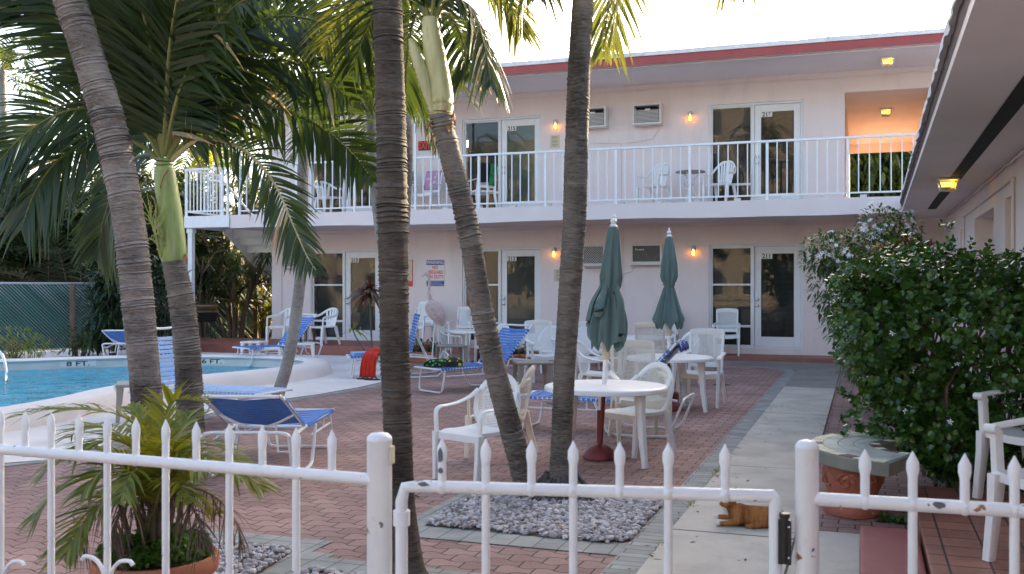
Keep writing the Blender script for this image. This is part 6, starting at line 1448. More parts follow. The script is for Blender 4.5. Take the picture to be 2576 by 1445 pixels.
# palm E: straight palm in the pebble bed beside D
dE = 7.08; bE = gp(1412, dE)
pE = T('palm_tree', 'straight grey palm rising from the pebble bed in front of the round table', 'palm tree', tuple(bE), 0, 'palms of the courtyard')
trunk(pE, [bE - V(0, 0, .04), pt(1410, 1200, dE), pt(1413, 1100, dE), pt(1420, 950, dE), pt(1428, 800, dE), pt(1442, 600, dE), pt(1450, 400, dE), pt(1456, 200, dE), pt(1466, 0, dE), pt(1476, -180, dE), pt(1484, -300, dE)], (.070, .083, .070), 'bark_mid', .026, .065, (1.1, .10), n=22, seed=5)
roots(pE, bE, .12, .28, .16, seed=2); 
mb = MB(); mb.sweep([pt(1484, -295, dE), pt(1490, -380, dE), pt(1494, -480, dE)], [.10, .09, .05], n=14); mb.build('crownshaft', 'crownshaft_pale', pE, world=True); cE = (1494, -480)
kwE = dict(n=38, L=.46, w=.034, seg=4, rad=.02, jit=.13, leaf='palm_leaf_bright')
pf(pE, [cE, (1430, -510), (1370, -420), (1335, -280), (1318, -120), (1312, 20)], dE, 7.0, seed=41, lift=-.1, **{**kwE, 'droop': .6})
pf(pE, [cE, (1450, -540), (1390, -460), (1345, -300), (1340, -140), (1352, -20)], dE, 6.3, seed=42, lift=-.1, **{**kwE, 'droop': .5})
pf(pE, [cE, (1540, -520), (1575, -420), (1580, -260), (1565, -80), (1540, 90)], dE, 7.2, seed=43, lift=-.1, **{**kwE, 'droop': .6})
pf(pE, [cE, (1530, -520), (1545, -400), (1540, -200), (1530, 0), (1518, 130)], dE, 7.9, seed=44, lift=-.1, **{**kwE, 'droop': .5})
pf(pE, [cE, (1580, -560), (1690, -500), (1780, -330), (1830, -140), (1850, -20)], dE, 7.4, seed=45, lift=0, **{**kwE, 'droop': .5})
pf(pE, [cE, (1400, -600), (1290, -520), (1220, -360), (1190, -200)], dE, 7.6, seed=46, lift=0, **{**kwE, 'droop': .5})
crown(pE, pt(cE[0], cE[1], dE), 5, 1.8, 33, nl=24, el=(75, 40), droopf=.3, w=.035)
# palm F: thin pale leaning trunk
dF = 12.55; bF = gp(690, dF)
pF = T('palm_tree', 'thin pale grey leaning palm trunk at the edge of the pool deck', 'palm tree', tuple(bF), 0, 'palms of the courtyard')
trunk(pF, [bF - V(0, 0, .04), pt(702, 985, dF), pt(722, 920, dF), pt(738, 840, dF), pt(749, 760, dF), pt(756, 690, dF), pt(760, 560, dF), pt(762, 430, dF), pt(768, 280, dF), pt(778, 120, dF), pt(790, -20, dF)], (.075, .068, .055), 'bark_pale', .10, .02, (.25, .15), n=16, seed=6)
crown(pF, pt(792, -40, dF), 14, 2.0, 51, leaf='palm_leaf_bright', nl=30, Lleaf=.5, w=.04, el=(70, -25), droopf=.8)
# palms G and H behind the straight trunk
dG = 14.6; bG = gp(990, dG)
pG = T('palm_tree', 'slim palm with green crownshaft behind the tall straight trunk, left side', 'palm tree', tuple(bG), 0, 'palms of the courtyard')
trunk(pG, [bG - V(0, 0, .04), pt(985, 850, dG), pt(975, 700, dG), pt(950, 530, dG), pt(939, 420, dG), pt(932, 285, dG)], (.10, .08, .07), 'bark_pale', .06, .03, (.2, .15), n=14, seed=7)
mb = MB(); mb.sweep(catmull([pt(x, y, dG) for x, y in ((932, 290), (931, 270), (930, 240), (929, 200))], 4), [.07, .075, .082, .085, .085, .082, .08, .076, .07, .064, .058, .052, .045], n=14); mb.build('crownshaft', 'crownshaft', pG, world=True)
crown(pG, pt(929, 195, dG), 16, 1.9, 61, leaf='palm_leaf_bright', nl=34, Lleaf=.5, w=.042, el=(80, -30), droopf=.85)
dH = 12.0; bH = gp(996, dH)
pH = T('palm_tree', 'slim grey palm close behind the tall straight trunk, right side', 'palm tree', tuple(bH), 0, 'palms of the courtyard')
trunk(pH, [bH - V(0, 0, .04), pt(1000, 750, dH), pt(1016, 540, dH), pt(1023, 380, dH), pt(1017, 140, dH), pt(1008, -40, dH)], (.09, .075, .062), 'bark_grey', .05, .03, (.2, .15), n=14, seed=8)
crown(pH, pt(1006, -60, dH), 12, 1.7, 71, leaf='palm_leaf', nl=30, Lleaf=.45, w=.04, el=(75, -20), droopf=.8)
# ------------------------------------------------ planting on the left, behind and round the pool
def blade(mb, p, d, L, w, droop, seg=3, up=Vector((0, 0, 1)), tw=0.0):
    d = Vector(d).normalized(); wv = d.cross(up)
    if wv.length < .05: wv = d.cross(Vector((1, 0, .1)))
    wv.normalize(); pts = []
    for j in range(seg + 1):
        q = j / seg; c = Vector(p) + d * (L * q) + Vector((0, 0, -droop * L * q * q)); wd = w * (.45 + 1.1 * q if q < .5 else 1 - .95 * ((q - .5) / .5) ** 1.4) * .5
        pts += [c + wv * wd, c - wv * wd]
    mb.add(pts, [(2 * j, 2 * j + 1, 2 * j + 3, 2 * j + 2) for j in range(seg)], True)
def areca(label, base, h, n, seed, leaf='bg_leaf', nl=20, Lleaf=.5, w=.05, group='feathery palms beyond the green fence', spread=1.0):
    rnd = random.Random(seed); t = T('areca_palm', label, 'palm', tuple(base), 0, group); b = Vector(base)
    cn = MB(); cr = MB()
    for i in range(n):
        a = rnd.uniform(0, 6.283); o = V(rnd.uniform(-.5, .5), rnd.uniform(-.5, .5), 0) * spread; hh = h * rnd.uniform(.45, 1.0); hd = V(math.cos(a), math.sin(a), 0); r_ = rnd.uniform(.5, 1.5) * spread
        p0 = b + o; p1 = p0 + V(0, 0, hh * .55) + hd * r_ * .15; p2 = p0 + V(0, 0, hh) + hd * r_ * .6; p3 = p0 + V(0, 0, hh * .88) + hd * r_ * 1.35
        P = bez([p0, p1, p2, p3], 10)
        ra, lf, _ = frond(P, n=nl, L=Lleaf, w=w, seg=2, seed=seed * 77 + i, start=.42, lift=.25, droop=.35, rad=.014)
        cn.add(ra.v, ra.f, True); cr.add(lf.v, lf.f, True)
    cn.build('stem', 'stem_bark', t, world=True); cr.build('crown', leaf, t, world=True, sharp=180); return t
random.seed(2)
spots_ = [(-60, 27.5, 5.0), (35, 26.5, 4.6), (120, 28.5, 5.0), (205, 26.5, 4.2), (290, 27.8, 4.6), (375, 27.0, 4.0), (450, 28.5, 4.4)]
descr = ['tall feathery palm clump beyond the fence at the far left edge', 'dense feathery palm clump beyond the fence left of the wooden post', 'feathery palm clump beyond the fence above the wooden post', 'low feathery palm clump beyond the fence behind the thick leaning trunk', 'feathery palm clump beyond the fence just right of the thick trunk', 'small feathery palm clump beyond the fence behind the green crownshaft', 'feathery palm clump beyond the fence beside the stair landing']
for k, (px, d, h) in enumerate(spots_): areca(descr[k], gp(px, d), h * 1.12, 52, 100 + k, leaf='bg_dark', spread=1.4, nl=24, Lleaf=.66, w=.085)
# taller coconut-like palms in the distance
def far_palm(label, px, d, ytop, nf, seed, Lf=2.6, bend=0.0, leaf='bg_leaf', crownshaft=False):
    b = gp(px, d); top = pt(px + bend, ytop, d); t = T('palm_tree', label, 'palm tree', tuple(b), 0, 'palms in the distance')
    mb = MB(); mb.sweep(catmull([b, b.lerp(top, .5) + RT * .1, top], 6), [.16, .155, .15, .145, .14, .135, .13, .125, .12, .115, .11, .105, .10], n=10); mb.build('trunk', 'bark_pale', t, world=True)
    crown(t, top, nf, Lf, seed, leaf=leaf, nl=22, Lleaf=.6, w=.085, el=(75, -35), droopf=.75, seg=2); return t
far_palm('distant palm whose crown shows left of the stair landing', 545, 40, 395, 14, 201, 3.0)
far_palm('distant palm with pale trunk showing beside the big yellow leaves', 500, 34, 330, 10, 202, 2.6)
far_palm('distant palm at the far left edge behind the leaning fronds', 5, 34, 175, 14, 203, 3.0)
far_palm('distant palm behind the left fronds near the thick trunk', 255, 46, 330, 14, 204, 3.4)
far_palm('distant palm beyond the roof at the left end of the balcony', 690, 44, 330, 14, 205, 3.2)
far_palm('distant palm seen through the security bars', 620, 48, 300, 14, 206, 3.4)
vine = T('yellow_vine', 'big yellow green leaves climbing the distant pale trunk', 'climbing plant', tuple(gp(512, 33, 4.2)))
mb = MB(); rnd = random.Random(4)
for k in range(40):
    p = pt(512 + rnd.uniform(-16, 20), rnd.uniform(360, 425), 33 + rnd.uniform(-.5, .3)); blade(mb, p, (rnd.uniform(-1, 1), rnd.uniform(-1, .2), rnd.uniform(-.5, .6)), .38, .30, .5)
mb.build('leaves', 'vine_leaf', vine, world=True)
# green slatted chain-link fence
cf = T('chain_link_fence', 'green slatted chain link fence behind the pool', 'fence', tuple(gp(340, 25.0)), 0)
A_, B_ = gp(-170, 22.3), gp(700, 29.0); L_ = (B_ - A_); ln_ = L_.length; u_ = L_.normalized(); hF = 1.60
mb = MB(); nrm = Vector((-u_.y, u_.x, 0))
s = .085; k = int((ln_ + hF) / s); rnd = random.Random(6)
for i in range(k):       # plastic slats woven diagonally
    c = i * s - hF; t0, t1 = max(0, -c), min(hF, ln_ - c)
    if t1 - t0 < .05: continue
    if rnd.random() < .03: t1 = t0 + (t1 - t0) * rnd.uniform(.5, .95)
    p, q = A_ + u_ * (c + hF - t0), A_ + u_ * (c + hF - t1)
    c2 = i * s
    p = A_ + u_ * min(ln_, max(0, c2 - t0 + 0)); 
    pa = A_ + u_ * (c2 - 0) ; 
    x0 = c2; zs0 = 0.0; zs1 = hF
    if x0 > ln_: zs0 = (x0 - ln_)
    if x0 - hF < 0: zs1 = x0
    if zs1 - zs0 < .05: continue
    P0 = A_ + u_ * (x0 - zs0) + V(0, 0, zs0); P1 = A_ + u_ * (x0 - zs1) + V(0, 0, zs1 * (1 if rnd.random() > .04 else rnd.uniform(.8, 1)))
    sl = (u_ + V(0, 0, 1)).normalized(); hw = .0235; tl = nrm * rnd.uniform(-.012, .012)
    mb.quad(P0 - sl * hw - tl, P0 + sl * hw + tl, P1 + sl * hw + tl, P1 - sl * hw - tl)
mb.build('slats', 'slat_green', cf, world=True)
mb = MB()
for sg in (1, -1):
    s2 = .16; k = int((ln_ + hF) / s2)
    for i in range(k):
        x0 = i * s2; z0 = max(0, x0 - ln_); z1 = min(hF, x0)
        if z1 - z0 < .05: continue
        if sg > 0: P0, P1 = A_ + u_ * (x0 - z0) + V(0, 0, z0), A_ + u_ * (x0 - z1) + V(0, 0, z1)
        else: P0, P1 = A_ + u_ * (ln_ - x0 + z0) + V(0, 0, z0), A_ + u_ * (ln_ - x0 + z1) + V(0, 0, z1)
        mb.sweep([P0 - nrm * .01, P1 - nrm * .01], .003, n=4, cap=False, smooth=False)
mb.build('wire_mesh', 'fence_wire', cf, world=True)
mb = MB(); mb.sweep([A_ + V(0, 0, hF - .01), B_ + V(0, 0, hF - .01)], .028, n=8); mb.build('top_rail', 'galvanised', cf, world=True)
for px in (-90, 178, 445, 640):
    f = 0; best = min((abs((CX + F_ * ((A_ + u_ * (ln_ * i / 400)).dot(RT)) / ((A_ + u_ * (ln_ * i / 400)).dot(FW))) - px), i) for i in range(401)); q = A_ + u_ * (ln_ * best[1] / 400) - nrm * .08
    mb = MB(); mb.box((q.x, q.y, .77), (.13, .09, 1.56)); mb.build('post', 'wood_post', cf, world=True, bev=.01)
areca('tall dark feathery palm clump far behind the green crownshaft', gp(330, 33), 6.6, 46, 131, leaf='bg_dark', spread=1.7, nl=24, Lleaf=.7, w=.09)
areca('tall feathery palm clump far behind the low palm crown', gp(425, 34), 6.0, 46, 132, leaf='bg_dark', spread=1.7, nl=24, Lleaf=.7, w=.09)
wallb = T('far_wall', 'white garden wall just behind the green slatted fence', 'wall', tuple(gp(300, 25.6)))
mb = MB(); a, b = A_ - nrm * (-.45) - u_ * 6, B_ + nrm * .45; mb.quad(a, b, b + V(0, 0, 1.62), a + V(0, 0, 1.62)); q = (b - a).normalized(); nq = V(-q.y, q.x, 0) * .2; mb.quad(a + nq, b + nq, b + nq + V(0, 0, 1.62), a + nq + V(0, 0, 1.62)); mb.quad(a + V(0, 0, 1.62), b + V(0, 0, 1.62), b + nq + V(0, 0, 1.62), a + nq + V(0, 0, 1.62)); mb.build('face', 'white_frame', wallb, world=True)
# multi-stemmed dracaena by the stair, shrubs along the fence
def dracaena(label, base, h, ns, spread, seed, leaf='bg_leaf', L=.42, heads=3, group=None, nb=26):
    rnd = random.Random(seed); t = T('dracaena_shrub', label, 'shrub', tuple(base), 0, group); st, cr = MB(), MB(); b = Vector(base)
    for i in range(ns):
        a = 2 * math.pi * i / ns + rnd.uniform(-.4, .4); r_ = rnd.uniform(.3, 1) * spread; hh = h * rnd.uniform(.55, .95)
        p0 = b + V(math.cos(a) * r_ * .22, math.sin(a) * r_ * .22, 0); p1 = b + V(math.cos(a) * r_ * .5, math.sin(a) * r_ * .5, hh * .5); p2 = b + V(math.cos(a) * r_, math.sin(a) * r_, hh)
        P = catmull([p0, p1 + V(rnd.uniform(-.1, .1), rnd.uniform(-.1, .1), 0), p2], 5); st.sweep(P, [.055 - .0028 * j for j in range(len(P))], n=7)
        for k in range(heads):
            e = p2 + V(rnd.uniform(-.55, .55), rnd.uniform(-.55, .55), rnd.uniform(-.5, .45)); st.sweep([P[-3], (P[-1] + e) / 2, e], [.03, .024, .018], n=5)
            for j in range(nb):
                th = rnd.uniform(0, 6.283); el = rnd.uniform(-.5, 1.35); blade(cr, e, (math.cos(th) * math.cos(el), math.sin(th) * math.cos(el), math.sin(el)), L * rnd.uniform(.7, 1.15), .042, .45)
    st.build('stems', 'shrub_bark', t, world=True); cr.build('crown', leaf, t, world=True, sharp=180); return t
dracaena('many stemmed spiky leaved shrub beside the staircase, warm light on its stems', gp(592, 26.6), 2.6, 13, 1.0, 301, heads=4, leaf='bg_leaf')
dracaena('spiky leaved shrub behind the low palm trunk at the fence', gp(500, 26.2), 2.4, 9, .9, 302, heads=4, leaf='dark_leaf')
dracaena('yellowish spiky shrub peeping out under the stairs', gp(668, 28.2), 1.5, 5, .5, 303, heads=4, leaf='areca_leaf')
dracaena('tall spiky leaved shrub behind the stair landing', gp(560, 29.0), 4.6, 12, 1.7, 304, heads=5, leaf='bg_leaf', L=.55)
dracaena('tall spiky leaved shrub seen through the balcony bars', gp(650, 30.5), 4.8, 12, 1.7, 305, heads=5, leaf='bg_leaf', L=.55)
def bush(label, base, size, n, seed, leaf='dark_leaf', L=.16, w=.06, name='shrub', cat='shrub', group=None, stems=8, flowers=0, fcol='petal_white', shell=.55):
    rnd = random.Random(seed); t = T(name, label, cat, tuple(base), 0, group); b = Vector(base); cr, st = MB(), MB()
    lump_ = [(rnd.uniform(-.6, .6), rnd.uniform(-.6, .6), rnd.uniform(.3, .85), rnd.uniform(.4, .62)) for _ in range(7)]
    for i in range(n):
        lx, ly, lz, lr = rnd.choice(lump_); d = Vector((rnd.gauss(0, 1), rnd.gauss(0, 1), rnd.gauss(0, 1))).normalized(); rr = lr * (shell + (1 - shell) * rnd.random() ** .5)
        p = Vector(((lx + d.x * rr) * size[0], (ly + d.y * rr) * size[1], max(.02, (lz + d.z * rr * .62) * size[2]))); o = (d + Vector((rnd.uniform(-.6, .6), rnd.uniform(-.6, .6), rnd.uniform(-.4, .7)))).normalized()
        blade(cr, b + p, o, L * rnd.uniform(.7, 1.2), w, .3, seg=2)
    for i in range(stems): a = rnd.uniform(0, 6.3); st.sweep([b + V(.08 * math.cos(a), .08 * math.sin(a), 0), b + V(.35 * size[0] * math.cos(a), .35 * size[1] * math.sin(a), size[2] * .6)], [.02, .01], n=5)
    st.build('stems', 'shrub_bark', t, world=True); cr.build('crown', leaf, t, world=True, sharp=180); return t
bush('dark long leaved shrub in front of the fence left of the thick trunk', gp(285, 21.8), (.75, .6, 2.5), 1500, 310, L=.30, w=.06)
bush('small low shrub at the foot of the wooden fence post', gp(200, 21.4), (.55, .4, .55), 420, 311, leaf='bg_leaf', L=.14, w=.04)
bush('low grassy green shrub in front of the fence at the left edge', gp(40, 21.0), (.95, .5, .52), 700, 312, leaf='areca_leaf', L=.16, w=.025)
bush('dark shrub between the two left palm trunks at the fence', gp(415, 22.0), (.6, .6, 2.2), 1000, 313, L=.28, w=.055)
# trees behind the motel seen through the upper passage
for k, (px, d, lb) in enumerate(((2180, 36, 'leafy garden tree behind the motel seen through the passage, left one'), (2270, 38, 'leafy garden tree behind the motel seen through the passage, right one'))):
    b = gp(px, d); t = T('garden_tree', lb, 'tree', tuple(b)); rnd = random.Random(320 + k); mb = MB(); mb.sweep([b, b + V(.1, 0, 2), b + V(.2, .1, 5.5)], [.16, .13, .06], n=9)
    for j in range(9): a = rnd.uniform(0, 6.3); z = rnd.uniform(2, 5); mb.sweep([b + V(.1, 0, z), b + V(1.2 * math.cos(a), 1.2 * math.sin(a), z + .8)], [.05, .02], n=5)
    mb.build('trunk', 'shrub_bark', t, world=True); cr = MB()
    for j in range(6500):
        d_ = Vector((rnd.gauss(0, 1), rnd.gauss(0, 1), rnd.gauss(0, 1))).normalized(); p = b + V(0, 0, 4.6) + Vector((d_.x * 2.2, d_.y * 2.0, d_.z * 3.6)) * (rnd.random() ** .35); blade(cr, p, (rnd.gauss(0, 1), rnd.gauss(0, 1), rnd.gauss(-.3, 1)), .40, .17, .3, seg=2)
    cr.build('crown', 'bg_leaf', t, world=True, sharp=180)
# street palms behind the viewer (they show in the door glass)
for k, (x, y, h) in enumerate(((-21, -14, 10.0), (-5.6, -13, 9.6), (5, -12, 8.0), (-33, -15, 9.5))):
    b = V(x, y, 0); t = T('street_palm', 'street palm across the pavement, seen only as a reflection, number %s from the left' % ('two', 'three', 'four', 'one')[k], 'palm tree', tuple(b), 0, 'street palms'); mb = MB(); mb.sweep([b, b + V(.2, 0, h * .5), b + V(.1, .1, h)], [.16, .13, .11], n=10); mb.build('trunk', 'bark_grey', t, world=True)
    crown(t, b + V(.1, .1, h), 12, 2.5, 400 + k, leaf='palm_leaf', nl=18, Lleaf=.7, w=.10, el=(70, -40), droopf=.8, seg=2)
for k, (x, y, r_, hh) in enumerate(((-24, -9.5, 2.6, 5.5), (-15.5, -8.5, 2.6, 4.6), (-3.2, -8.5, 1.7, 4.2), (8, -10, 2.6, 5.0))):  # unseen trees added to cover the bright block in the lower panes' reflections
    b = V(x, y, 0); t = T('reflection_tree', 'dark unseen tree added behind the viewer to darken the door glass reflection, tree %s' % ('far left', 'left of centre', 'right of centre', 'far right')[k], 'tree', tuple(b), 0, 'trees added for the glass reflections'); rnd = random.Random(420 + k); mb = MB(); mb.sweep([b, b + V(.1, 0, hh * .4), b + V(.1, .1, hh * .75)], [.18, .14, .07], n=9)
    for j in range(7): a = rnd.uniform(0, 6.3); z = hh * rnd.uniform(.3, .7); mb.sweep([b + V(.1, 0, z), b + V(r_ * .6 * math.cos(a), r_ * .6 * math.sin(a), z + .6)], [.05, .02], n=5)
    mb.build('trunk', 'shrub_bark', t, world=True); cr = MB()
    for j in range(1500):
        d_ = Vector((rnd.gauss(0, 1), rnd.gauss(0, 1), rnd.gauss(0, 1))).normalized(); p = b + V(0, 0, hh * .6) + Vector((d_.x * r_, d_.y * r_, d_.z * hh * .45)) * (rnd.random() ** .35); blade(cr, p, (rnd.gauss(0, 1), rnd.gauss(0, 1), rnd.gauss(-.3, 1)), .42, .18, .3, seg=2)
    cr.build('crown', 'dark_leaf', t, world=True, sharp=180)
# ------------------------------------------------ hedge and flowering bushes on the right
def round_leaf(mb, p, d, n, L, W):
    d = d.normalized(); s = d.cross(n)
    if s.length < .05: s = d.cross(Vector((1, .2, 0)))
    s.normalize(); n = s.cross(d).normalized(); c = p
    pts = [c, c + d * L * .30 + s * W * .46 + n * L * .05, c + d * L * .72 + s * W * .44 + n * L * .04, c + d * L - n * L * .05, c + d * L * .72 - s * W * .44 + n * L * .04, c + d * L * .30 - s * W * .46 + n * L * .05, c + d * L * .5 - n * L * .02]
    mb.add(pts, [(0, 1, 6), (1, 2, 6), (2, 3, 6), (3, 4, 6), (4, 5, 6), (5, 0, 6)], True)
def star(mb, p, n, r):
    n = n.normalized(); a = n.cross(Vector((.3, .2, 1))).normalized(); b = n.cross(a); c = p + n * r * .25; off = random.uniform(0, 6)
    for k in range(5):
        t = 2 * math.pi * k / 5 + off; d = a * math.cos(t) + b * math.sin(t); s = a * -math.sin(t) + b * math.cos(t)
        mb.add([c, c + d * r * .55 + s * r * .26 + n * r * .12, c + d * r + s * r * .06, c + d * r * .55 - s * r * .2 + n * r * .12], [(0, 1, 2, 3)], True)
hd = T('hedge', 'glossy round leaved hedge with small white star flowers beside the path', 'hedge', (.9, 9.2, 0)); rnd = random.Random(500)
cr, fl, tw = MB(), MB(), MB()
def hedge_pt(rnd):
    """a point on the irregular outside of the hedge and its outward normal"""
    while True:
        y = 7.5 + 3.3 * rnd.random() ** 1.25; xl = .14 + .0 * y + .07 * math.sin(y * 2.3) + .05 * math.sin(y * 5.1 + 1); xr = 1.46
        top = 1.60 + .07 * math.sin(y * 2.6) + .06 * math.sin(y * 7.3 + 2)
        q = rnd.random()
        if q < .40:      # long side facing the path
            z = rnd.uniform(.12, top); bul = .16 * math.sin(math.pi * min(1, z / top)) - .02 + .16 * max(0, (z - .6)) / 1.0 - .50 * max(0, 1.0 - z); x = xl - bul + .05 * math.sin(z * 9 + y * 4); return V(x, y, z), V(-1, -.25, .25)
        if q < .70:      # end facing the viewer
            x = rnd.uniform(xl - .25, xr); z = rnd.uniform(.25, 1.62 + .05 * math.sin(x * 8)); yy = 7.5 + .10 * math.sin(x * 7 + z * 5) + .10 * math.cos(z * 8) - .12 * math.sin(math.pi * min(1, z / 1.6)) + .30 * max(0, .8 - z)
            if x < .22 and z < 1.0 and rnd.random() < (1.0 - z) * 1.1: continue
            return V(x, yy, z), V(-.2, -1, .25)
        x = rnd.uniform(xl - .28, xr); z = top + .09 * math.sin(x * 7 + y * 3) + (.16 * rnd.random() ** 3) - .20 * max(0, x - .55) - .30 * max(0, .35 - x); return V(x, y, z), V(-.1, -.2, 1)
for i in range(4600):
    p, n_ = hedge_pt(rnd); dep = rnd.random() ** 2 * .22; p = p - n_.normalized() * dep + V(rnd.gauss(0, .03), rnd.gauss(0, .03), rnd.gauss(0, .03))
    ax = (n_.normalized() + Vector((rnd.gauss(0, .5), rnd.gauss(0, .5), rnd.gauss(.25, .5)))).normalized(); o1 = ax.cross(Vector((.2, .9, .3))).normalized(); o2 = ax.cross(o1)
    m = rnd.randint(4, 7); ph = rnd.uniform(0, 6); sc = rnd.uniform(.75, 1.2)
    for k in range(m):
        t = ph + k * 2.4; d = (o1 * math.cos(t) + o2 * math.sin(t)) * rnd.uniform(.6, 1) + ax * rnd.uniform(.15, .8); round_leaf(cr, p + ax * .012 * k, d, ax, .044 * sc * rnd.uniform(.8, 1.15), .034 * sc)
    if dep < .03 and rnd.random() < .028: star(fl, p + n_.normalized() * .04, n_ + Vector((rnd.gauss(0, .4), rnd.gauss(0, .4), rnd.gauss(0, .4))), .024)
for i in range(900):    # darker inner leaves that close the hedge
    p, n_ = hedge_pt(rnd); p = p - n_.normalized() * rnd.uniform(.2, .34); d = Vector((rnd.gauss(0, 1), rnd.gauss(0, 1), rnd.gauss(0, 1))); round_leaf(cr, p, d, n_, .12, .10)
for i in range(60): y = rnd.uniform(7.6, 10.5); x = rnd.uniform(.45, 1.3); tw.sweep([V(x, y, 0), V(x + rnd.uniform(-.2, .2), y + rnd.uniform(-.2, .2), .8), V(x + rnd.uniform(-.3, .3), y + rnd.uniform(-.3, .3), 1.35)], [.016, .012, .006], n=5)
cr.build('foliage', 'hedge_leaf', hd, world=True, sharp=180); fl.build('flowers', 'petal_white', hd, world=True, sharp=180)['kind'] = 'stuff'; tw.build('stems', 'shrub_bark', hd, world=True)
# crape jasmine: pale flowering bush behind the hedge
js = T('jasmine_bush', 'spreading bush full of white flowers between the hedge and the motel wall', 'flowering bush', tuple(gp(2190, 12.6))); rnd = random.Random(520)
cr, fl, tw = MB(), MB(), MB(); dj = 12.6
blobs = [(2085, 640, 12.3, .34), (2150, 650, 12.2, .42), (2225, 640, 12.4, .40), (2215, 565, 12.8, .30), (2262, 580, 12.8, .30), (2120, 720, 12.2, .42), (2190, 730, 12.3, .45), (2050, 625, 12.2, .16), (2150, 810, 12.2, .38), (2210, 820, 12.4, .42), (2180, 900, 12.3, .36), (2240, 700, 12.6, .4), (2120, 770, 12.0, .30)]
b0 = gp(2215, 12.6)
for (x, y, d, r_) in blobs:
    c = pt(x, y, d); tw.sweep(catmull([b0, (b0 + c) / 2 + V(0, 0, .1), c], 4), [.03 - .002 * i for i in range(9)], n=5)
    for i in range(int(620 * (r_ / .4) ** 2)):
        dv = Vector((rnd.gauss(0, 1), rnd.gauss(0, 1), rnd.gauss(0, 1))).normalized(); p = c + Vector((dv.x, dv.y, dv.z * .8)) * r_ * (.45 + .6 * rnd.random() ** .6)
        blade(cr, p, (dv + Vector((rnd.gauss(0, .6), rnd.gauss(0, .6), rnd.gauss(.1, .5)))), .085 * rnd.uniform(.7, 1.25), .032, .35, seg=2)
        if rnd.random() < ((.17 if math.sin(p.x * 13) + math.sin(p.y * 12 + 1) + math.sin(p.z * 15) > .2 else .025) if dv.z > -.2 and y < 720 else .02): 
            for _ in range(rnd.randint(1, 3)): star(fl, p + dv * .04 + Vector((rnd.gauss(0, .02), rnd.gauss(0, .02), rnd.gauss(0, .02))), dv + V(0, -.5, .5), .034)
cr.build('foliage', 'jasmine_leaf', js, world=True, sharp=180); fl.build('flowers', 'petal_white', js, world=True, sharp=180)['kind'] = 'stuff'; tw.build('stems', 'shrub_bark', js, world=True)
def croton(label, px, py, d, n, L, mats, seed, hb=None):
    c = pt(px, py, d); t = T('croton_plant', label, 'plant', (c.x, c.y, 0)); rnd = random.Random(seed); st = MB()
    parts = {m: MB() for m in mats}
    for i in range(n):
        a = rnd.uniform(0, 6.3); q = c + V(rnd.uniform(-.25, .25), rnd.uniform(-.25, .25), rnd.uniform(-.2, .12)); m = rnd.choice(mats); st.sweep([V(c.x, c.y, 0), (V(c.x, c.y, 0) + q) / 2, q], [.014, .011, .006], n=5)
        for k in range(11): th = rnd.uniform(0, 6.3); el = rnd.uniform(.1, 1.2); blade(parts[m], q, (math.cos(th) * math.cos(el), math.sin(th) * math.cos(el), math.sin(el)), L * rnd.uniform(.7, 1.2), L * .30, .3)
    st.build('stems', 'shrub_bark', t, world=True)
    for m in mats: parts[m].build('foliage', m, t, world=True, sharp=180)
croton('dark red croton behind the hedge', 2285, 630, 11.6, 22, .17, ['croton_red'], 540)
croton('small bright yellow croton at the back of the hedge', 2212, 652, 11.2, 3, .13, ['croton_yellow'], 541)
croton('yellow green croton tuft between the white flowers and the red croton', 2242, 612, 11.8, 3, .13, ['areca_leaf', 'croton_yellow'], 542)
sp_ = T('weed_tuft', 'small green weed at the foot of the bench pedestal by the step', 'weed', tuple(onz(2250, 1312, 0))); mb = MB(); rnd = random.Random(9)
for i in range(60): a = rnd.uniform(0, 6.3); el = rnd.uniform(.1, 1.2); blade(mb, Vector(sp_.location) + V(rnd.uniform(-.07, .07), rnd.uniform(-.05, .05), 0), (math.cos(a) * math.cos(el), math.sin(a) * math.cos(el), math.sin(el)), .07, .03, .3, seg=2)
mb.build('leaves', 'jasmine_leaf', sp_, world=True)
# ------------------------------------------------ plants, pots, pebbles, cat, flamingo and other single things
# cordyline with red leaves
d_ = 18.2; b = gp(938, d_, .0); t = T('cordyline_plant', 'red leaved cordyline on a thin stem in front of door 213', 'plant', tuple(b)); rnd = random.Random(601)
mb = MB(); top = pt(930, 745, d_); mb.sweep(catmull([b, pt(935, 860, d_), pt(932, 800, d_), top], 5), [.022 - .0006 * i for i in range(16)], n=7)
br = pt(888, 830, d_); mb.sweep(catmull([b + V(0, 0, .05), pt(915, 880, d_), pt(895, 848, d_), br], 4), .014, n=6); mb.build('stem', 'stem_bark', t, world=True)
cr, gr = MB(), MB()
for i in range(70):
    a = rnd.uniform(0, 6.3); el = rnd.uniform(-.35, 1.3); blade(cr, top + V(0, 0, rnd.uniform(-.05, .16)), (math.cos(a) * math.cos(el), math.sin(a) * math.cos(el), math.sin(el)), rnd.uniform(.36, .56), .075, .55, seg=4)
for i in range(9): a = rnd.uniform(0, 6.3); el = rnd.uniform(-.1, 1.2); blade(gr, br, (math.cos(a) * math.cos(el), math.sin(a) * math.cos(el), math.sin(el)), rnd.uniform(.28, .42), .07, .6, seg=4)
for i in range(12): a = rnd.uniform(0, 6.3); el = rnd.uniform(.2, 1.2); blade(gr, b + V(.05, 0, .12), (math.cos(a) * math.cos(el), math.sin(a) * math.cos(el), math.sin(el)), rnd.uniform(.3, .45), .08, .5, seg=4)
cr.build('foliage', 'cordyline_leaf', t, world=True, sharp=180); gr.build('foliage', 'areca_leaf', t, world=True, sharp=180)
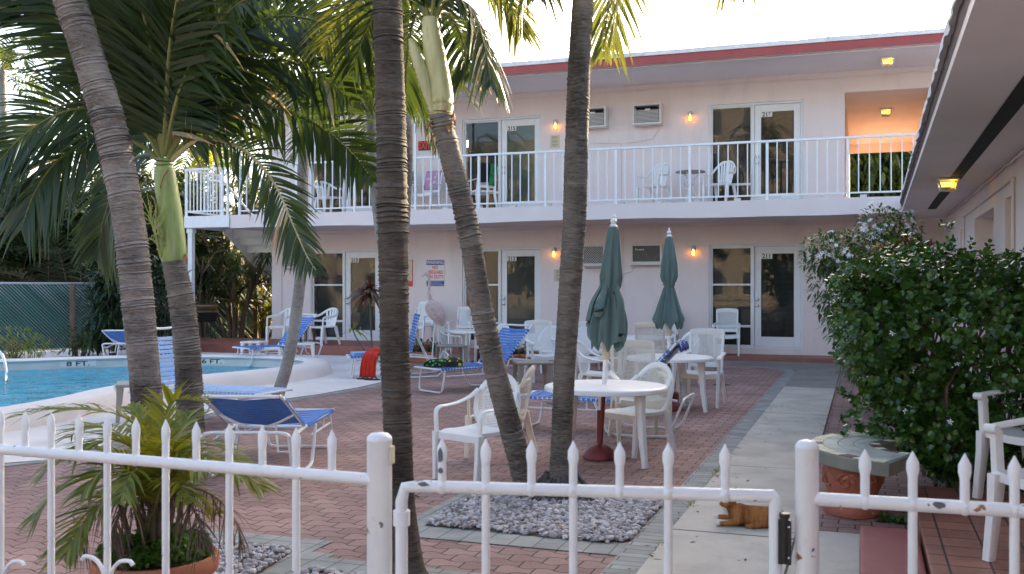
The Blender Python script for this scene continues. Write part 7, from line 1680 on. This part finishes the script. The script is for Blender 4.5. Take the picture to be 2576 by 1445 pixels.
# terracotta flower boxes
fb0 = ['left of the flamingo legs', 'behind the raised lounger back by the wall', 'under the high backed chair with dirty back', 'behind the near umbrella']
for k, (px, d) in enumerate(((1072, 19.8), (1296, 19.2), (1425, 19.0), (1545, 19.0))):
    c = gp(px, d); t = T('flower_box', 'long terracotta flower box with green plants ' + fb0[k], 'planter', tuple(c), 0, 'terracotta flower boxes along the patio'); rnd = random.Random(610 + k)
    mb = MB(); mb.add([(sx * (.36 if z else .32), sy * (.13 if z else .11), z) for z in (0, .20) for sx, sy in ((-1, -1), (1, -1), (1, 1), (-1, 1))], [(3, 2, 1, 0), (0, 1, 5, 4), (1, 2, 6, 5), (2, 3, 7, 6), (3, 0, 4, 7)]); mb.bb(-.38, .38, -.15, -.11, .17, .215); mb.bb(-.38, .38, .11, .15, .17, .215); mb.bb(-.38, -.34, -.109, .109, .17, .215); mb.bb(.34, .38, -.109, .109, .17, .215); mb.build('box', 'terracotta', t, bev=.006)
    mb = MB(); mb.sheet([(-.34, -.11), (.34, -.11), (.34, .11), (-.34, .11)], .185); mb.build('earth', 'soil', t)
    cr = MB()
    for i in range(230): p = V(rnd.uniform(-.34, .34), rnd.uniform(-.11, .11), .18 + rnd.random() ** 2 * .25); a = rnd.uniform(0, 6.3); el = rnd.uniform(0, 1.3); blade(cr, p, (math.cos(a) * math.cos(el), math.sin(a) * math.cos(el), math.sin(el)), rnd.uniform(.08, .2), .05, .4, seg=2)
    cr.build('foliage', 'jasmine_leaf', t, sharp=180)
# flamingo statue
d_ = 19.0; b = gp(1092, d_); t = T('flamingo_statue', 'pale pink stone flamingo with raised neck in front of the pool sign', 'statue', tuple(b))
mb = MB(); nk = catmull([pt(x, y, d_) for x, y in ((1098, 785), (1086, 760), (1079, 738), (1080, 716), (1079, 698), (1074, 688), (1066, 692), (1061, 702))], 4)
mb.sweep(nk, [.10, .085, .07, .058, .05, .044, .040, .036, .034, .032, .031, .030, .029, .029, .029, .03, .031, .034, .038, .040, .040, .038, .034, .028, .024, .02, .016, .011, .006], n=12); 
body = catmull([pt(x, y, d_) for x, y in ((1076, 760), (1086, 772), (1096, 785), (1104, 798), (1110, 812), (1113, 822))], 4); mb.sweep(body, [.05, .075, .095, .105, .112, .118, .121, .123, .122, .12, .118, .128, .12, .11, .098, .085, .072, .058, .044, .03, .012], [.05, .09, .115, .135, .148, .155, .16, .163, .162, .158, .152, .145, .135, .122, .108, .094, .08, .064, .048, .03, .012], n=16)
o = mb.build('body', 'flamingo_stone', t, world=True); rm = o.modifiers.new('Remesh', 'REMESH'); rm.mode = 'VOXEL'; rm.voxel_size = .014; sm = o.modifiers.new('Smooth', 'SMOOTH'); sm.iterations = 3
for x0, x1, x2 in ((1094, 1091, 1086), (1102, 1103, 1107)):
    mb = MB(); mb.sweep(catmull([pt(x0, 815, d_), pt(x1, 850, d_), pt(x2, 915, d_)], 4), .014, n=8); mb.build('leg', 'white_frame', t, world=True)
mb = MB(); mb.lathe([(.16, 0), (.16, .03), (.001, .03)], 20, tuple(gp(1096, d_))); mb.build('base', 'concrete', t, world=True)
# grill
c = gp(512, 24.7); t = T('barbecue_grill', 'bronze lidded barbecue grill standing at the fence behind the low palm', 'grill', tuple(c), face(35))
mb = MB(); vs = []; fs = []
for i in range(9):
    a = math.pi * i / 8
    for x in (-.30, .30): vs.append((x, -.22 * math.cos(a), .88 + .20 * math.sin(a)))
for i in range(8): fs.append((2 * i, 2 * i + 1, 2 * i + 3, 2 * i + 2))
fs += [tuple(2 * i for i in range(8, -1, -1)), tuple(2 * i + 1 for i in range(9))]; mb.add(vs, fs, True); mb.build('lid', 'grill_steel', t)
mb = MB(); mb.add([(sx * (.30 if z > .8 else .24), sy * (.22 if z > .8 else .16), z) for z in (.64, .875) for sx, sy in ((-1, -1), (1, -1), (1, 1), (-1, 1))], [(3, 2, 1, 0), (0, 1, 5, 4), (1, 2, 6, 5), (2, 3, 7, 6), (3, 0, 4, 7), (4, 5, 6, 7)]); mb.build('fire_box', 'black_iron', t)
mb = MB(); mb.bb(.31, .62, -.2, .2, .84, .87); mb.build('side_shelf', 'black_iron', t)
for sx, sy in ((-.22, -.15), (.22, -.15), (-.22, .15), (.22, .15)): mb = MB(); mb.sweep([(sx, sy, .66), (sx * 1.2, sy * 1.15, 0)], .014, n=6); mb.build('leg', 'black_iron', t)
mb = MB(); mb.sweep([(-.2, .24, .93), (-.2, .28, .95), (.2, .28, .95), (.2, .24, .93)], .012, n=6); mb.build('handle', 'black_iron', t)
for k in range(3): mb = MB(); mb.sweep([(.4 + k * .07, .21, .83), (.4 + k * .07, .22, .5)], .006, n=5); mb.ball((.4 + k * .07, .22, .46), (.025, .008, .05), 8, 5); mb.build('utensil', 'grill_steel', t)
# pink pipe at the pool edge
c = pt(1000 * .0 + 995 * .6708, 945 * 1, 18.5); t = T('pool_pipe', 'pink painted pipe elbow at the edge of the pool coping', 'pipe', tuple(gp(672, 19.0)))
mb = MB(); mb.sweep(catmull([gp(640, 18.9, .22), gp(650, 18.9, .30), gp(690, 18.9, .33), gp(702, 18.9, .32), gp(704, 18.9, .26), gp(704, 18.9, .05)], 4), .035, n=8); mb.build('tube', 'coping', t, world=True)
# stone bench with mosaic top
c = onz(2150, 1290, 0); c.z = 0; cc = gp(2146, 6.62) - V(.10, -.12, 0); t = T('stone_bench', 'curved stone bench with mosaic top on a terracotta scroll pedestal', 'bench', tuple(cc))
SH = .425; r0, r1 = .30, .78; ctr = V(.58, .10)     # arc centre in local space
A0, A1_ = R(118), R(250)
def arc(r_, a): return (ctr.x + r_ * math.cos(a), ctr.y + r_ * math.sin(a))
n = 30; an = [A0 + (A1_ - A0) * i / n for i in range(n + 1)]
poly = [arc(r1, a) for a in an] + [arc(r0, a) for a in reversed(an)]
mb = MB(); mb.prism(poly, SH - .085, SH); mb.build('slab', 'bench_stone', t, bev=.008)
def tiles(ra, rb, cnt, mat, nm, gap=.012, seed=1, choose=None):
    rnd = random.Random(seed); mbs = {}
    for i in range(cnt):
        a0 = A0 + .03 + (A1_ - A0 - .06) * i / cnt; a1 = A0 + .03 + (A1_ - A0 - .06) * (i + 1) / cnt - gap / ((ra + rb) / 2); m = choose(i, rnd) if choose else mat; q = mbs.setdefault(m, MB())
        pts = [arc(ra, a0), arc(ra, a1), arc(rb, a1), arc(rb, a0)] if rb < ra else [arc(rb, a0), arc(rb, a1), arc(ra, a1), arc(ra, a0)]
        pts = [arc(rb, a0), arc(rb, (a0 + a1) / 2), arc(rb, a1), arc(ra, a1), arc(ra, (a0 + a1) / 2), arc(ra, a0)]; q.prism(pts, SH + .0005, SH + .003 + rnd.uniform(0, .0015))
    for m, q in mbs.items(): q.build(nm, m, t)
tiles(.685, .765, 15, 'mosaic_cream', 'mosaic_border', seed=2, choose=lambda i, r_: 'mosaic_brown' if i % 5 == 2 else 'mosaic_cream')
tiles(.315, .37, 11, 'mosaic_cream', 'mosaic_border', seed=3, choose=lambda i, r_: 'mosaic_cream' if i % 3 == 1 else 'mosaic_brown')
for q, (ra, rb, k) in enumerate(((.585, .678, 9), (.485, .578, 7), (.378, .478, 7))): tiles(ra, rb, k, 'mosaic_grey', 'mosaic_field', gap=.006, seed=5 + q)
pc = arc(.53, R(205)); mb = MB()
mb.lathe([(.175, 0), (.180, .02), (.180, .07), (.168, .085), (.145, .10), (.150, .13), (.168, .17), (.185, .22), (.190, .265), (.178, .31), (.16, .335), (.16, .345)], 32, (pc[0], pc[1], 0), mod=lambda a, z: 1 + (.05 * math.cos(4 * a) if z < .1 else .035 * math.cos(8 * a) + .02 * math.sin(5 * a + z * 30))); mb.build('pedestal', 'terracotta_old', t)
mb = MB()
for a in (R(215), R(255), R(300), R(175)):   # scrolls in relief
    P = []
    for i in range(22): u = i / 21; rr = .062 * (1 - u * .85); th = u * 9.5; P.append((pc[0] + .186 * math.cos(a + rr * math.cos(th) / .186), pc[1] + .186 * math.sin(a + rr * math.cos(th) / .186), .235 + rr * math.sin(th)))
    mb.sweep(P, .011, n=6, up=(0, 0, 1))
mb.build('scroll_relief', 'terracotta_old', t)
# porch chairs on the right
PZ = .115
porch_chair('white chunky armchair on the tiled porch at the right edge, seat side on', tuple(V(.916, 7.16, PZ) + RT * .17), face(-60))
porch_chair('white chunky armchair nearest on the tiled porch, cut by the right edge', tuple(V(.97, 5.59, PZ)), face(-60))
# terracotta pot with areca palm in front
dP = 4.2; b = gp(392, dP); t = T('potted_palm', 'terracotta pot with a yellow green feather palm just inside the fence', 'potted plant', tuple(b)); rnd = random.Random(640)
HP = .37
mb = MB(); mb.lathe([(.16, 0), (.19, .1), (.222, .25), (.236, .30), (.252, .305), (.258, .32), (.258, .362), (.25, .372), (.236, .372), (.228, .36), (.225, .30)], 40, cap=False); mb.build('pot', 'terracotta', t)
mb = MB(); mb.lathe([(.001, .335), (.12, .335), (.228, .325)], 24, cap=False); mb.build('earth', 'soil', t)
gc = MB()
for i in range(1500):
    a = rnd.uniform(0, 6.3); r_ = .225 * math.sqrt(rnd.random()); p = V(r_ * math.cos(a), r_ * math.sin(a), .352 + rnd.random() * .055 + .07 * (1 - (r_ / .225) ** 2) + .02 * math.sin(a * 3 + r_ * 20))
    for k in range(2): th = rnd.uniform(0, 6.3); el = rnd.uniform(-.1, 1.0); blade(gc, p, (math.cos(th) * math.cos(el), math.sin(th) * math.cos(el), math.sin(el)), .028, .021, .2, seg=2)
o = gc.build('ground_cover', 'clover', t, sharp=180); o['kind'] = 'stuff'
sm_ = MB()
for i in range(16): a = rnd.uniform(0, 6.3); r_ = rnd.uniform(.01, .10); p = V(r_ * math.cos(a), r_ * math.sin(a), .33); sm_.sweep([p, p + V(.02 * math.cos(a), .02 * math.sin(a), .13), p + V(.06 * math.cos(a), .06 * math.sin(a), .28)], [.013, .010, .006], n=6)
sm_.build('stems', 'stem_bark', t)
def potf(px, d1, leaf='areca_leaf', rach='rachis', **kw):
    P = [b + V(rnd.uniform(-.06, .06), rnd.uniform(-.06, .06), .35)]; k = len(px)
    P += [pt(x, y, dP + (d1 - dP) * (i + 1) / k) for i, (x, y) in enumerate(px)]
    add_frond(t, catmull(P, 5), leaf, rach, **{**dict(n=34, L=.20, w=.016, seg=3, rad=.007, start=.38, droop=.30, lift=.25, jit=.14, seed=rnd.randint(0, 9999)), **kw})
for px, d1, kw in (
    ([(385, 1230), (360, 1100), (330, 1060), (260, 1035), (130, 1030), (30, 1050)], 4.0, {}),
    ([(395, 1230), (402, 1120), (425, 1020), (465, 1005), (520, 1015)], 4.0, {'lift': .4, 'droop': .15, 'L': .15}),
    ([(385, 1230), (375, 1130), (360, 1060), (330, 1020)], 4.5, {'lift': .3, 'L': .15}),
    ([(400, 1240), (420, 1150), (455, 1080), (480, 1040)], 4.6, {'lift': .3}),
    ([(405, 1240), (450, 1160), (510, 1120), (575, 1135), (600, 1170)], 4.3, {}),
    ([(410, 1250), (470, 1190), (545, 1175), (620, 1200), (660, 1235)], 3.95, {}),
    ([(375, 1240), (320, 1160), (240, 1130), (160, 1150), (100, 1200)], 4.0, {}),
    ([(375, 1250), (310, 1200), (220, 1200), (140, 1240), (85, 1310)], 3.9, {}),
    ([(370, 1260), (310, 1240), (250, 1270), (200, 1330), (165, 1400)], 3.75, {}),
    ([(380, 1230), (340, 1130), (280, 1080), (220, 1080), (170, 1100)], 4.6, {}),
    ([(390, 1230), (382, 1140), (395, 1085), (420, 1070)], 4.7, {'L': .15}),
    ([(395, 1240), (430, 1160), (440, 1120), (450, 1110)], 3.8, {}),
    ([(385, 1250), (350, 1190), (300, 1170), (250, 1190), (205, 1240)], 3.8, {}),
    ([(400, 1250), (440, 1200), (500, 1180), (560, 1195)], 4.5, {}),
    ([(390, 1250), (400, 1180), (430, 1140), (480, 1150), (520, 1190)], 3.8, {}),
    ([(385, 1260), (370, 1200), (345, 1180), (320, 1210), (300, 1260)], 3.7, {'L': .16}),
    ([(395, 1260), (420, 1210), (450, 1215), (480, 1260)], 3.75, {'L': .16}),
    ([(390, 1250), (355, 1150), (300, 1110), (230, 1115), (180, 1150)], 3.85, {}), ([(400, 1250), (450, 1170), (500, 1150), (560, 1160), (610, 1200)], 3.85, {}),
    ([(385, 1265), (340, 1220), (280, 1230), (230, 1290), (205, 1350)], 4.3, {}), ([(400, 1260), (450, 1225), (500, 1240), (540, 1290)], 4.5, {}), ([(380, 1240), (350, 1160), (310, 1140), (270, 1160)], 4.7, {})): potf(px, d1, **kw)
for px, d1 in (([(410, 1260), (470, 1230), (540, 1250), (590, 1310), (610, 1370)], 4.0), ([(405, 1270), (450, 1250), (490, 1290), (515, 1370)], 3.95), ([(370, 1270), (330, 1260), (300, 1300), (285, 1380)], 3.85), ([(375, 1265), (300, 1245), (230, 1290), (190, 1390)], 4.0)):
    potf(px, d1, leaf='dead_frond', rach='dead_frond', L=.13, w=.007, droop=.9, lift=-.1, n=34, jit=.4)
# pebble beds
def pebbles(label, poly, n, seed, avoid=()):
    rnd = random.Random(seed); xs = [p[0] for p in poly]; ys = [p[1] for p in poly]; mb = MB()
    def inside(x, y):
        c = False; j = len(poly) - 1
        for i in range(len(poly)):
            if (poly[i][1] > y) != (poly[j][1] > y) and x < (poly[j][0] - poly[i][0]) * (y - poly[i][1]) / (poly[j][1] - poly[i][1]) + poly[i][0]: c = not c
            j = i
        return c
    k = 0
    while k < n:
        x, y = rnd.uniform(min(xs), max(xs)), rnd.uniform(min(ys), max(ys))
        if not inside(x, y) or any((x - a) ** 2 + (y - b_) ** 2 < r_ * r_ for a, b_, r_ in avoid): continue
        s_ = rnd.choice((.008, .010, .012, .0135, .016, .019)); mt = Matrix.Rotation(rnd.uniform(0, 6.3), 3, 'Z') @ Matrix.Rotation(rnd.uniform(-.5, .5), 3, 'X')
        q = MB(); q.ball((0, 0, 0), (s_ * rnd.uniform(1, 1.5), s_, s_ * rnd.uniform(.6, .9)), 6, 4, mt); z = s_ * .4 + rnd.random() * .018
        jit = [(v[0] * rnd.uniform(.86, 1.12) + x, v[1] * rnd.uniform(.86, 1.12) + y, max(.001, v[2] * rnd.uniform(.86, 1.12) + z)) for v in q.v]; mb.add(jit, q.f, True); k += 1
    o = mb.build('pebbles', 'pebble', None, sharp=50); tag(o, label, 'pebbles', None, 'stuff'); return o
bed1 = [(-2.60, 5.74), (-1.42, 5.68), (-1.30, 5.80), (-1.30, 6.84), (-2.55, 6.86), (-2.66, 6.3)]
mb = MB(); mb.sheet(bed1, .0035); struct(mb.build('bed_soil', 'soil'))
pebbles('pale pebbles round the feet of the leaning and straight palms', bed1, 4300, 701, [(bD.x, bD.y, .10), (bE.x, bE.y, .16)])
bed2 = [(-3.75, 4.0), (-3.05, 4.0), (-2.98, 4.5), (-3.05, 4.93), (-3.75, 4.95)]; mb = MB(); mb.sheet(bed2, .0035); struct(mb.build('bed_soil', 'soil'))
pebbles('pale pebbles beside the terracotta pot', bed2, 1500, 702, [(b.x, b.y, .2)])
bed3 = [(-2.74, 4.0), (-1.85, 4.0), (-1.85, 4.60), (-2.74, 4.62)]; mb = MB(); mb.sheet(bed3, .0035); struct(mb.build('bed_soil', 'soil'))
pebbles('pale pebbles round the foot of the tall straight palm', bed3, 1200, 703, [(bC.x, bC.y, .1)])
# fallen bits
lit = MB(); rnd = random.Random(710)
for i in range(330):
    x, y = rnd.choice([(rnd.uniform(-2.6, -1.3), rnd.uniform(5.7, 6.9)), (rnd.uniform(-6, -1.2), rnd.uniform(4.8, 16)), (rnd.uniform(-1.25, -.38), rnd.uniform(4.5, 14)), (-1.12 + rnd.gauss(0, .03), rnd.uniform(5, 14)), (-.385 + rnd.gauss(0, .03), rnd.uniform(6, 14))]); a = rnd.uniform(0, 6.3); z = .045 if (y < 6.9 and -2.6 < x < -1.3 and y > 5.7) else .006
    blade(lit, (x, y, z), (math.cos(a), math.sin(a), rnd.uniform(0, .25)), rnd.uniform(.02, .06), rnd.uniform(.008, .02), .1, seg=2)
o = lit.build('leaf_litter', 'dry_leaf', None, sharp=180); tag(o, 'scattered dry leaf scraps on pavers, path and pebbles', 'leaf litter', None, 'stuff')
wd = MB()
for i in range(240): y = rnd.choice([rnd.uniform(5.3, 9), rnd.gauss(6.9, .12), rnd.gauss(8.2, .1)]); a = rnd.uniform(0, 6.3); el = rnd.uniform(.2, 1.3); blade(wd, (-1.12 + rnd.gauss(0, .012), y, .002), (math.cos(a) * math.cos(el), math.sin(a) * math.cos(el), math.sin(el)), rnd.uniform(.012, .035), .006, .3, seg=2)
o = wd.build('joint_weeds', 'areca_leaf', None, sharp=180); tag(o, 'tiny weeds in the joint between grey border and path', 'weeds', None, 'stuff')
c = onz(1815, 970, 0.0); t = T('palm_debris', 'dark scrap of dry palm husk lying on the pavers near the path', 'debris', tuple(c)); mb = MB(); mb.sweep([(-.12, 0, .01), (0, .02, .022), (.14, -.01, .01)], [.02, .035, .012], [.006, .01, .004], n=6); mb.build('scrap', 'dry_leaf', t)
c = onz(1045, 1252, 0.0); t = T('palm_debris', 'dark scrap of husk on the pavers beside the tall straight trunk', 'debris', tuple(c)); mb = MB(); mb.sweep([(-.03, 0, .006), (0, .01, .012), (.035, -.005, .006)], [.008, .014, .006], [.004, .006, .003], n=6); mb.build('scrap', 'dry_leaf', t)
# the cat
c = onz(1884, 1322, .004); S = 1.0; t = T('cat', 'ginger tabby cat with white paws lying on the path behind the gate', 'cat', (c.x, c.y, .004)); t.rotation_euler = (0, 0, YAW - R(14))
mb = MB()      # head toward -x, lying on the chest
mb.sweep(catmull([(.155, .02, .055), (.12, .0, .062), (.05, -.005, .068), (-.03, -.005, .070), (-.085, -.005, .082), (-.102, -.004, .092)], 4), [.030, .048, .060, .064, .066, .067, .066, .064, .062, .060, .058, .056, .055, .053, .052, .050, .048, .046, .044, .040, .036], [.028, .042, .053, .058, .060, .061, .060, .058, .058, .058, .058, .058, .06, .062, .064, .062, .058, .052, .046, .040, .034], n=14, up=(0, 0, 1))
mb.sweep(catmull([(-.084, -.004, .085), (-.100, -.006, .105), (-.108, -.008, .122)], 4), [.050, .046, .043, .040, .038, .037, .036, .035, .034], n=12, up=(0, 1, 0))
mb.ball((.02, -.004, .052), (.125, .066, .050), 16, 10); mb.ball((-.060, -.004, .060), (.055, .060, .058), 14, 10); mb.ball((-.124, -.010, .142), (.046, .044, .040), 14, 10); mb.ball((-.160, -.012, .129), (.020, .021, .016), 10, 8); mb.ball((-.142, .010, .130), (.02, .02, .016), 8, 6); mb.ball((-.142, -.032, .130), (.02, .02, .016), 8, 6)
for sy in (-.030, .012): mb.sweep([(-.112, sy, .164), (-.108, sy * 1.2, .189), (-.106, sy * 1.3, .208)], [.016, .012, .002], [.008, .006, .001], n=8, up=(1, 0, 0))
mb.sweep(catmull([(-.04, -.050, .045), (-.09, -.062, .03), (-.15, -.066, .018), (-.185, -.066, .014)], 4), [.030, .028, .026, .024, .022, .020, .018, .017, .016, .015, .0145, .014, .013], n=10)
mb.sweep(catmull([(-.06, .045, .05), (-.11, .055, .035), (-.165, .062, .03), (-.195, .066, .030)], 4), [.028, .026, .024, .022, .020, .018, .017, .016, .0155, .015, .0145, .014, .013], n=10)
mb.ball((.095, -.048, .042), (.062, .030, .042), 12, 8); mb.sweep([(.07, -.065, .02), (.02, -.080, .015), (-.02, -.082, .013)], [.020, .017, .014], n=8); mb.ball((.10, .045, .042), (.06, .03, .042), 12, 8)
mb.sweep(catmull([(.165, .015, .05), (.20, -.005, .055), (.205, -.02, .085), (.198, -.022, .115)], 4), [.018, .017, .016, .0155, .015, .0145, .014, .013, .012, .011, .0095, .008, .004], n=8)
o = mb.build('body', 'orange_fur', t); rm = o.modifiers.new('Remesh', 'REMESH'); rm.mode = 'VOXEL'; rm.voxel_size = .0042; s2 = o.modifiers.new('Smooth', 'SMOOTH'); s2.iterations = 4; s2.factor = .6
o.data.materials.clear(); o.data.materials.append(M('orange_fur'))
for nm, P, rr in (('paw', (-.188, -.066, .0155), (.020, .0165, .0150)), ('paw', (-.200, .067, .030), (.021, .0165, .0160))): mb = MB(); mb.ball(P, rr, 12, 8); mb.build(nm, 'cat_white', t)
mb = MB(); mb.sweep(catmull([(-.163, -.010, .118), (-.148, -.008, .104), (-.142, -.004, .085), (-.128, .0, .062)], 4), [.010, .011, .012, .013, .014, .015, .016, .017, .017, .017, .016, .014, .010], [.010, .010, .010, .010, .010, .010, .010, .010, .010, .010, .010, .010, .008], n=8, up=(0, 1, 0)); mb.build('white_bib', 'cat_white', t)
for sy in (-.026, .006): mb = MB(); mb.ball((-.160, sy, .150), (.0055, .0065, .0055), 8, 6); mb.build('eye', 'ink_black', t)
mb = MB(); mb.ball((-.180, -.011, .132), (.004, .005, .0035), 8, 5); mb.build('nose', 'sign_red', t)
# lettering becomes mesh
dg = bpy.context.evaluated_depsgraph_get()
for o in [o for o in COL.objects if o.type == 'FONT']:
    me = bpy.data.meshes.new_from_object(o.evaluated_get(dg)); n_ = bpy.data.objects.new(o.name, me); COL.objects.link(n_)
    nm = o.name; n_.parent = o.parent; n_.location = o.location; n_.rotation_euler = o.rotation_euler; n_.scale = o.scale
    bpy.data.objects.remove(o); n_.name = nm

# short coat on the cat, grown from its finished surface
cat_body = next(o for o in COL.objects if o.name.startswith('body') and o.parent and o.parent.name == 'cat')
dg.update(); ce = cat_body.evaluated_get(dg); cm = ce.to_mesh(); cm.calc_loop_triangles(); rnd = random.Random(77); mb = MB()
tri = [t for t in cm.loop_triangles]; ar = [t.area for t in tri]; back_ = Vector((1, 0, -.15))
for t in rnd.choices(tri, weights=ar, k=11000):
    a, b, c = (cm.vertices[i].co for i in t.vertices); u, v = rnd.random(), rnd.random()
    if u + v > 1: u, v = 1 - u, 1 - v
    p = a + (b - a) * u + (c - a) * v; n = t.normal
    d = (n * .55 + (back_ - n * back_.dot(n)) * .8 + Vector((rnd.gauss(0, .2), rnd.gauss(0, .2), rnd.gauss(0, .2)))).normalized()
    s_ = d.cross(n); s_ = s_.normalized() if s_.length > 1e-4 else Vector((0, 1, 0)); L = rnd.uniform(.006, .012); w_ = .0009
    mb.add([p - s_ * w_, p + s_ * w_, p + d * L], [(0, 1, 2)], True)
ce.to_mesh_clear()
f_ = mb.build('coat', 'orange_fur', cat_body.parent, sharp=180); f_['kind'] = 'stuff'
SKY_STR, SUN_STR, EXPO = 0.15, 4.0, 2.3
# ------------------------------------------------ camera, sky, sun
cam = bpy.data.cameras.new('camera'); co = bpy.data.objects.new('camera', cam); COL.objects.link(co)
co.location = (0, 0, CAMH); co.rotation_euler = (R(90), 0, YAW)
cam.sensor_width = 36; cam.lens = F_ / 2576 * 36; cam.clip_end = 500; cam.clip_start = 0.05
cam.dof.use_dof = True; cam.dof.focus_distance = 10.5; cam.dof.aperture_fstop = 7.0
SC.camera = co
w = bpy.data.worlds.new('World'); SC.world = w; w.use_nodes = True
nt = w.node_tree; sk = nt.nodes.new('ShaderNodeTexSky'); sk.sky_type = 'NISHITA'; sk.sun_disc = False
SUN_AZ = Vector((0.28, 0.96, 0)).normalized(); EL = R(15.5)
sk.sun_elevation = EL; sk.sun_rotation = math.atan2(SUN_AZ.x, SUN_AZ.y); sk.air_density = 0.8; sk.dust_density = 4.0; sk.ozone_density = 0.4
bg = nt.nodes['Background']; bg.inputs['Strength'].default_value = SKY_STR; nt.links.new(sk.outputs[0], bg.inputs['Color'])
sl = bpy.data.lights.new('sun', 'SUN'); so = bpy.data.objects.new('sun', sl); COL.objects.link(so)
sl.energy = SUN_STR; sl.angle = R(0.5); sl.color = (1.0, 0.80, 0.56)
d = (SUN_AZ * math.cos(EL) + Vector((0, 0, math.sin(EL)))); so.rotation_euler = d.to_track_quat('Z', 'Y').to_euler(); so.location = (5, 40, 30)
SC.view_settings.view_transform = 'Standard'; SC.view_settings.look = 'None'; SC.view_settings.exposure = EXPO; SC.view_settings.gamma = 1
SC.render.film_transparent = False
SC.cycles.use_denoising = True; SC.cycles.max_bounces = 8; SC.cycles.transparent_max_bounces = 16; SC.cycles.diffuse_bounces = 4; SC.cycles.caustics_reflective = False; SC.cycles.caustics_refractive = False
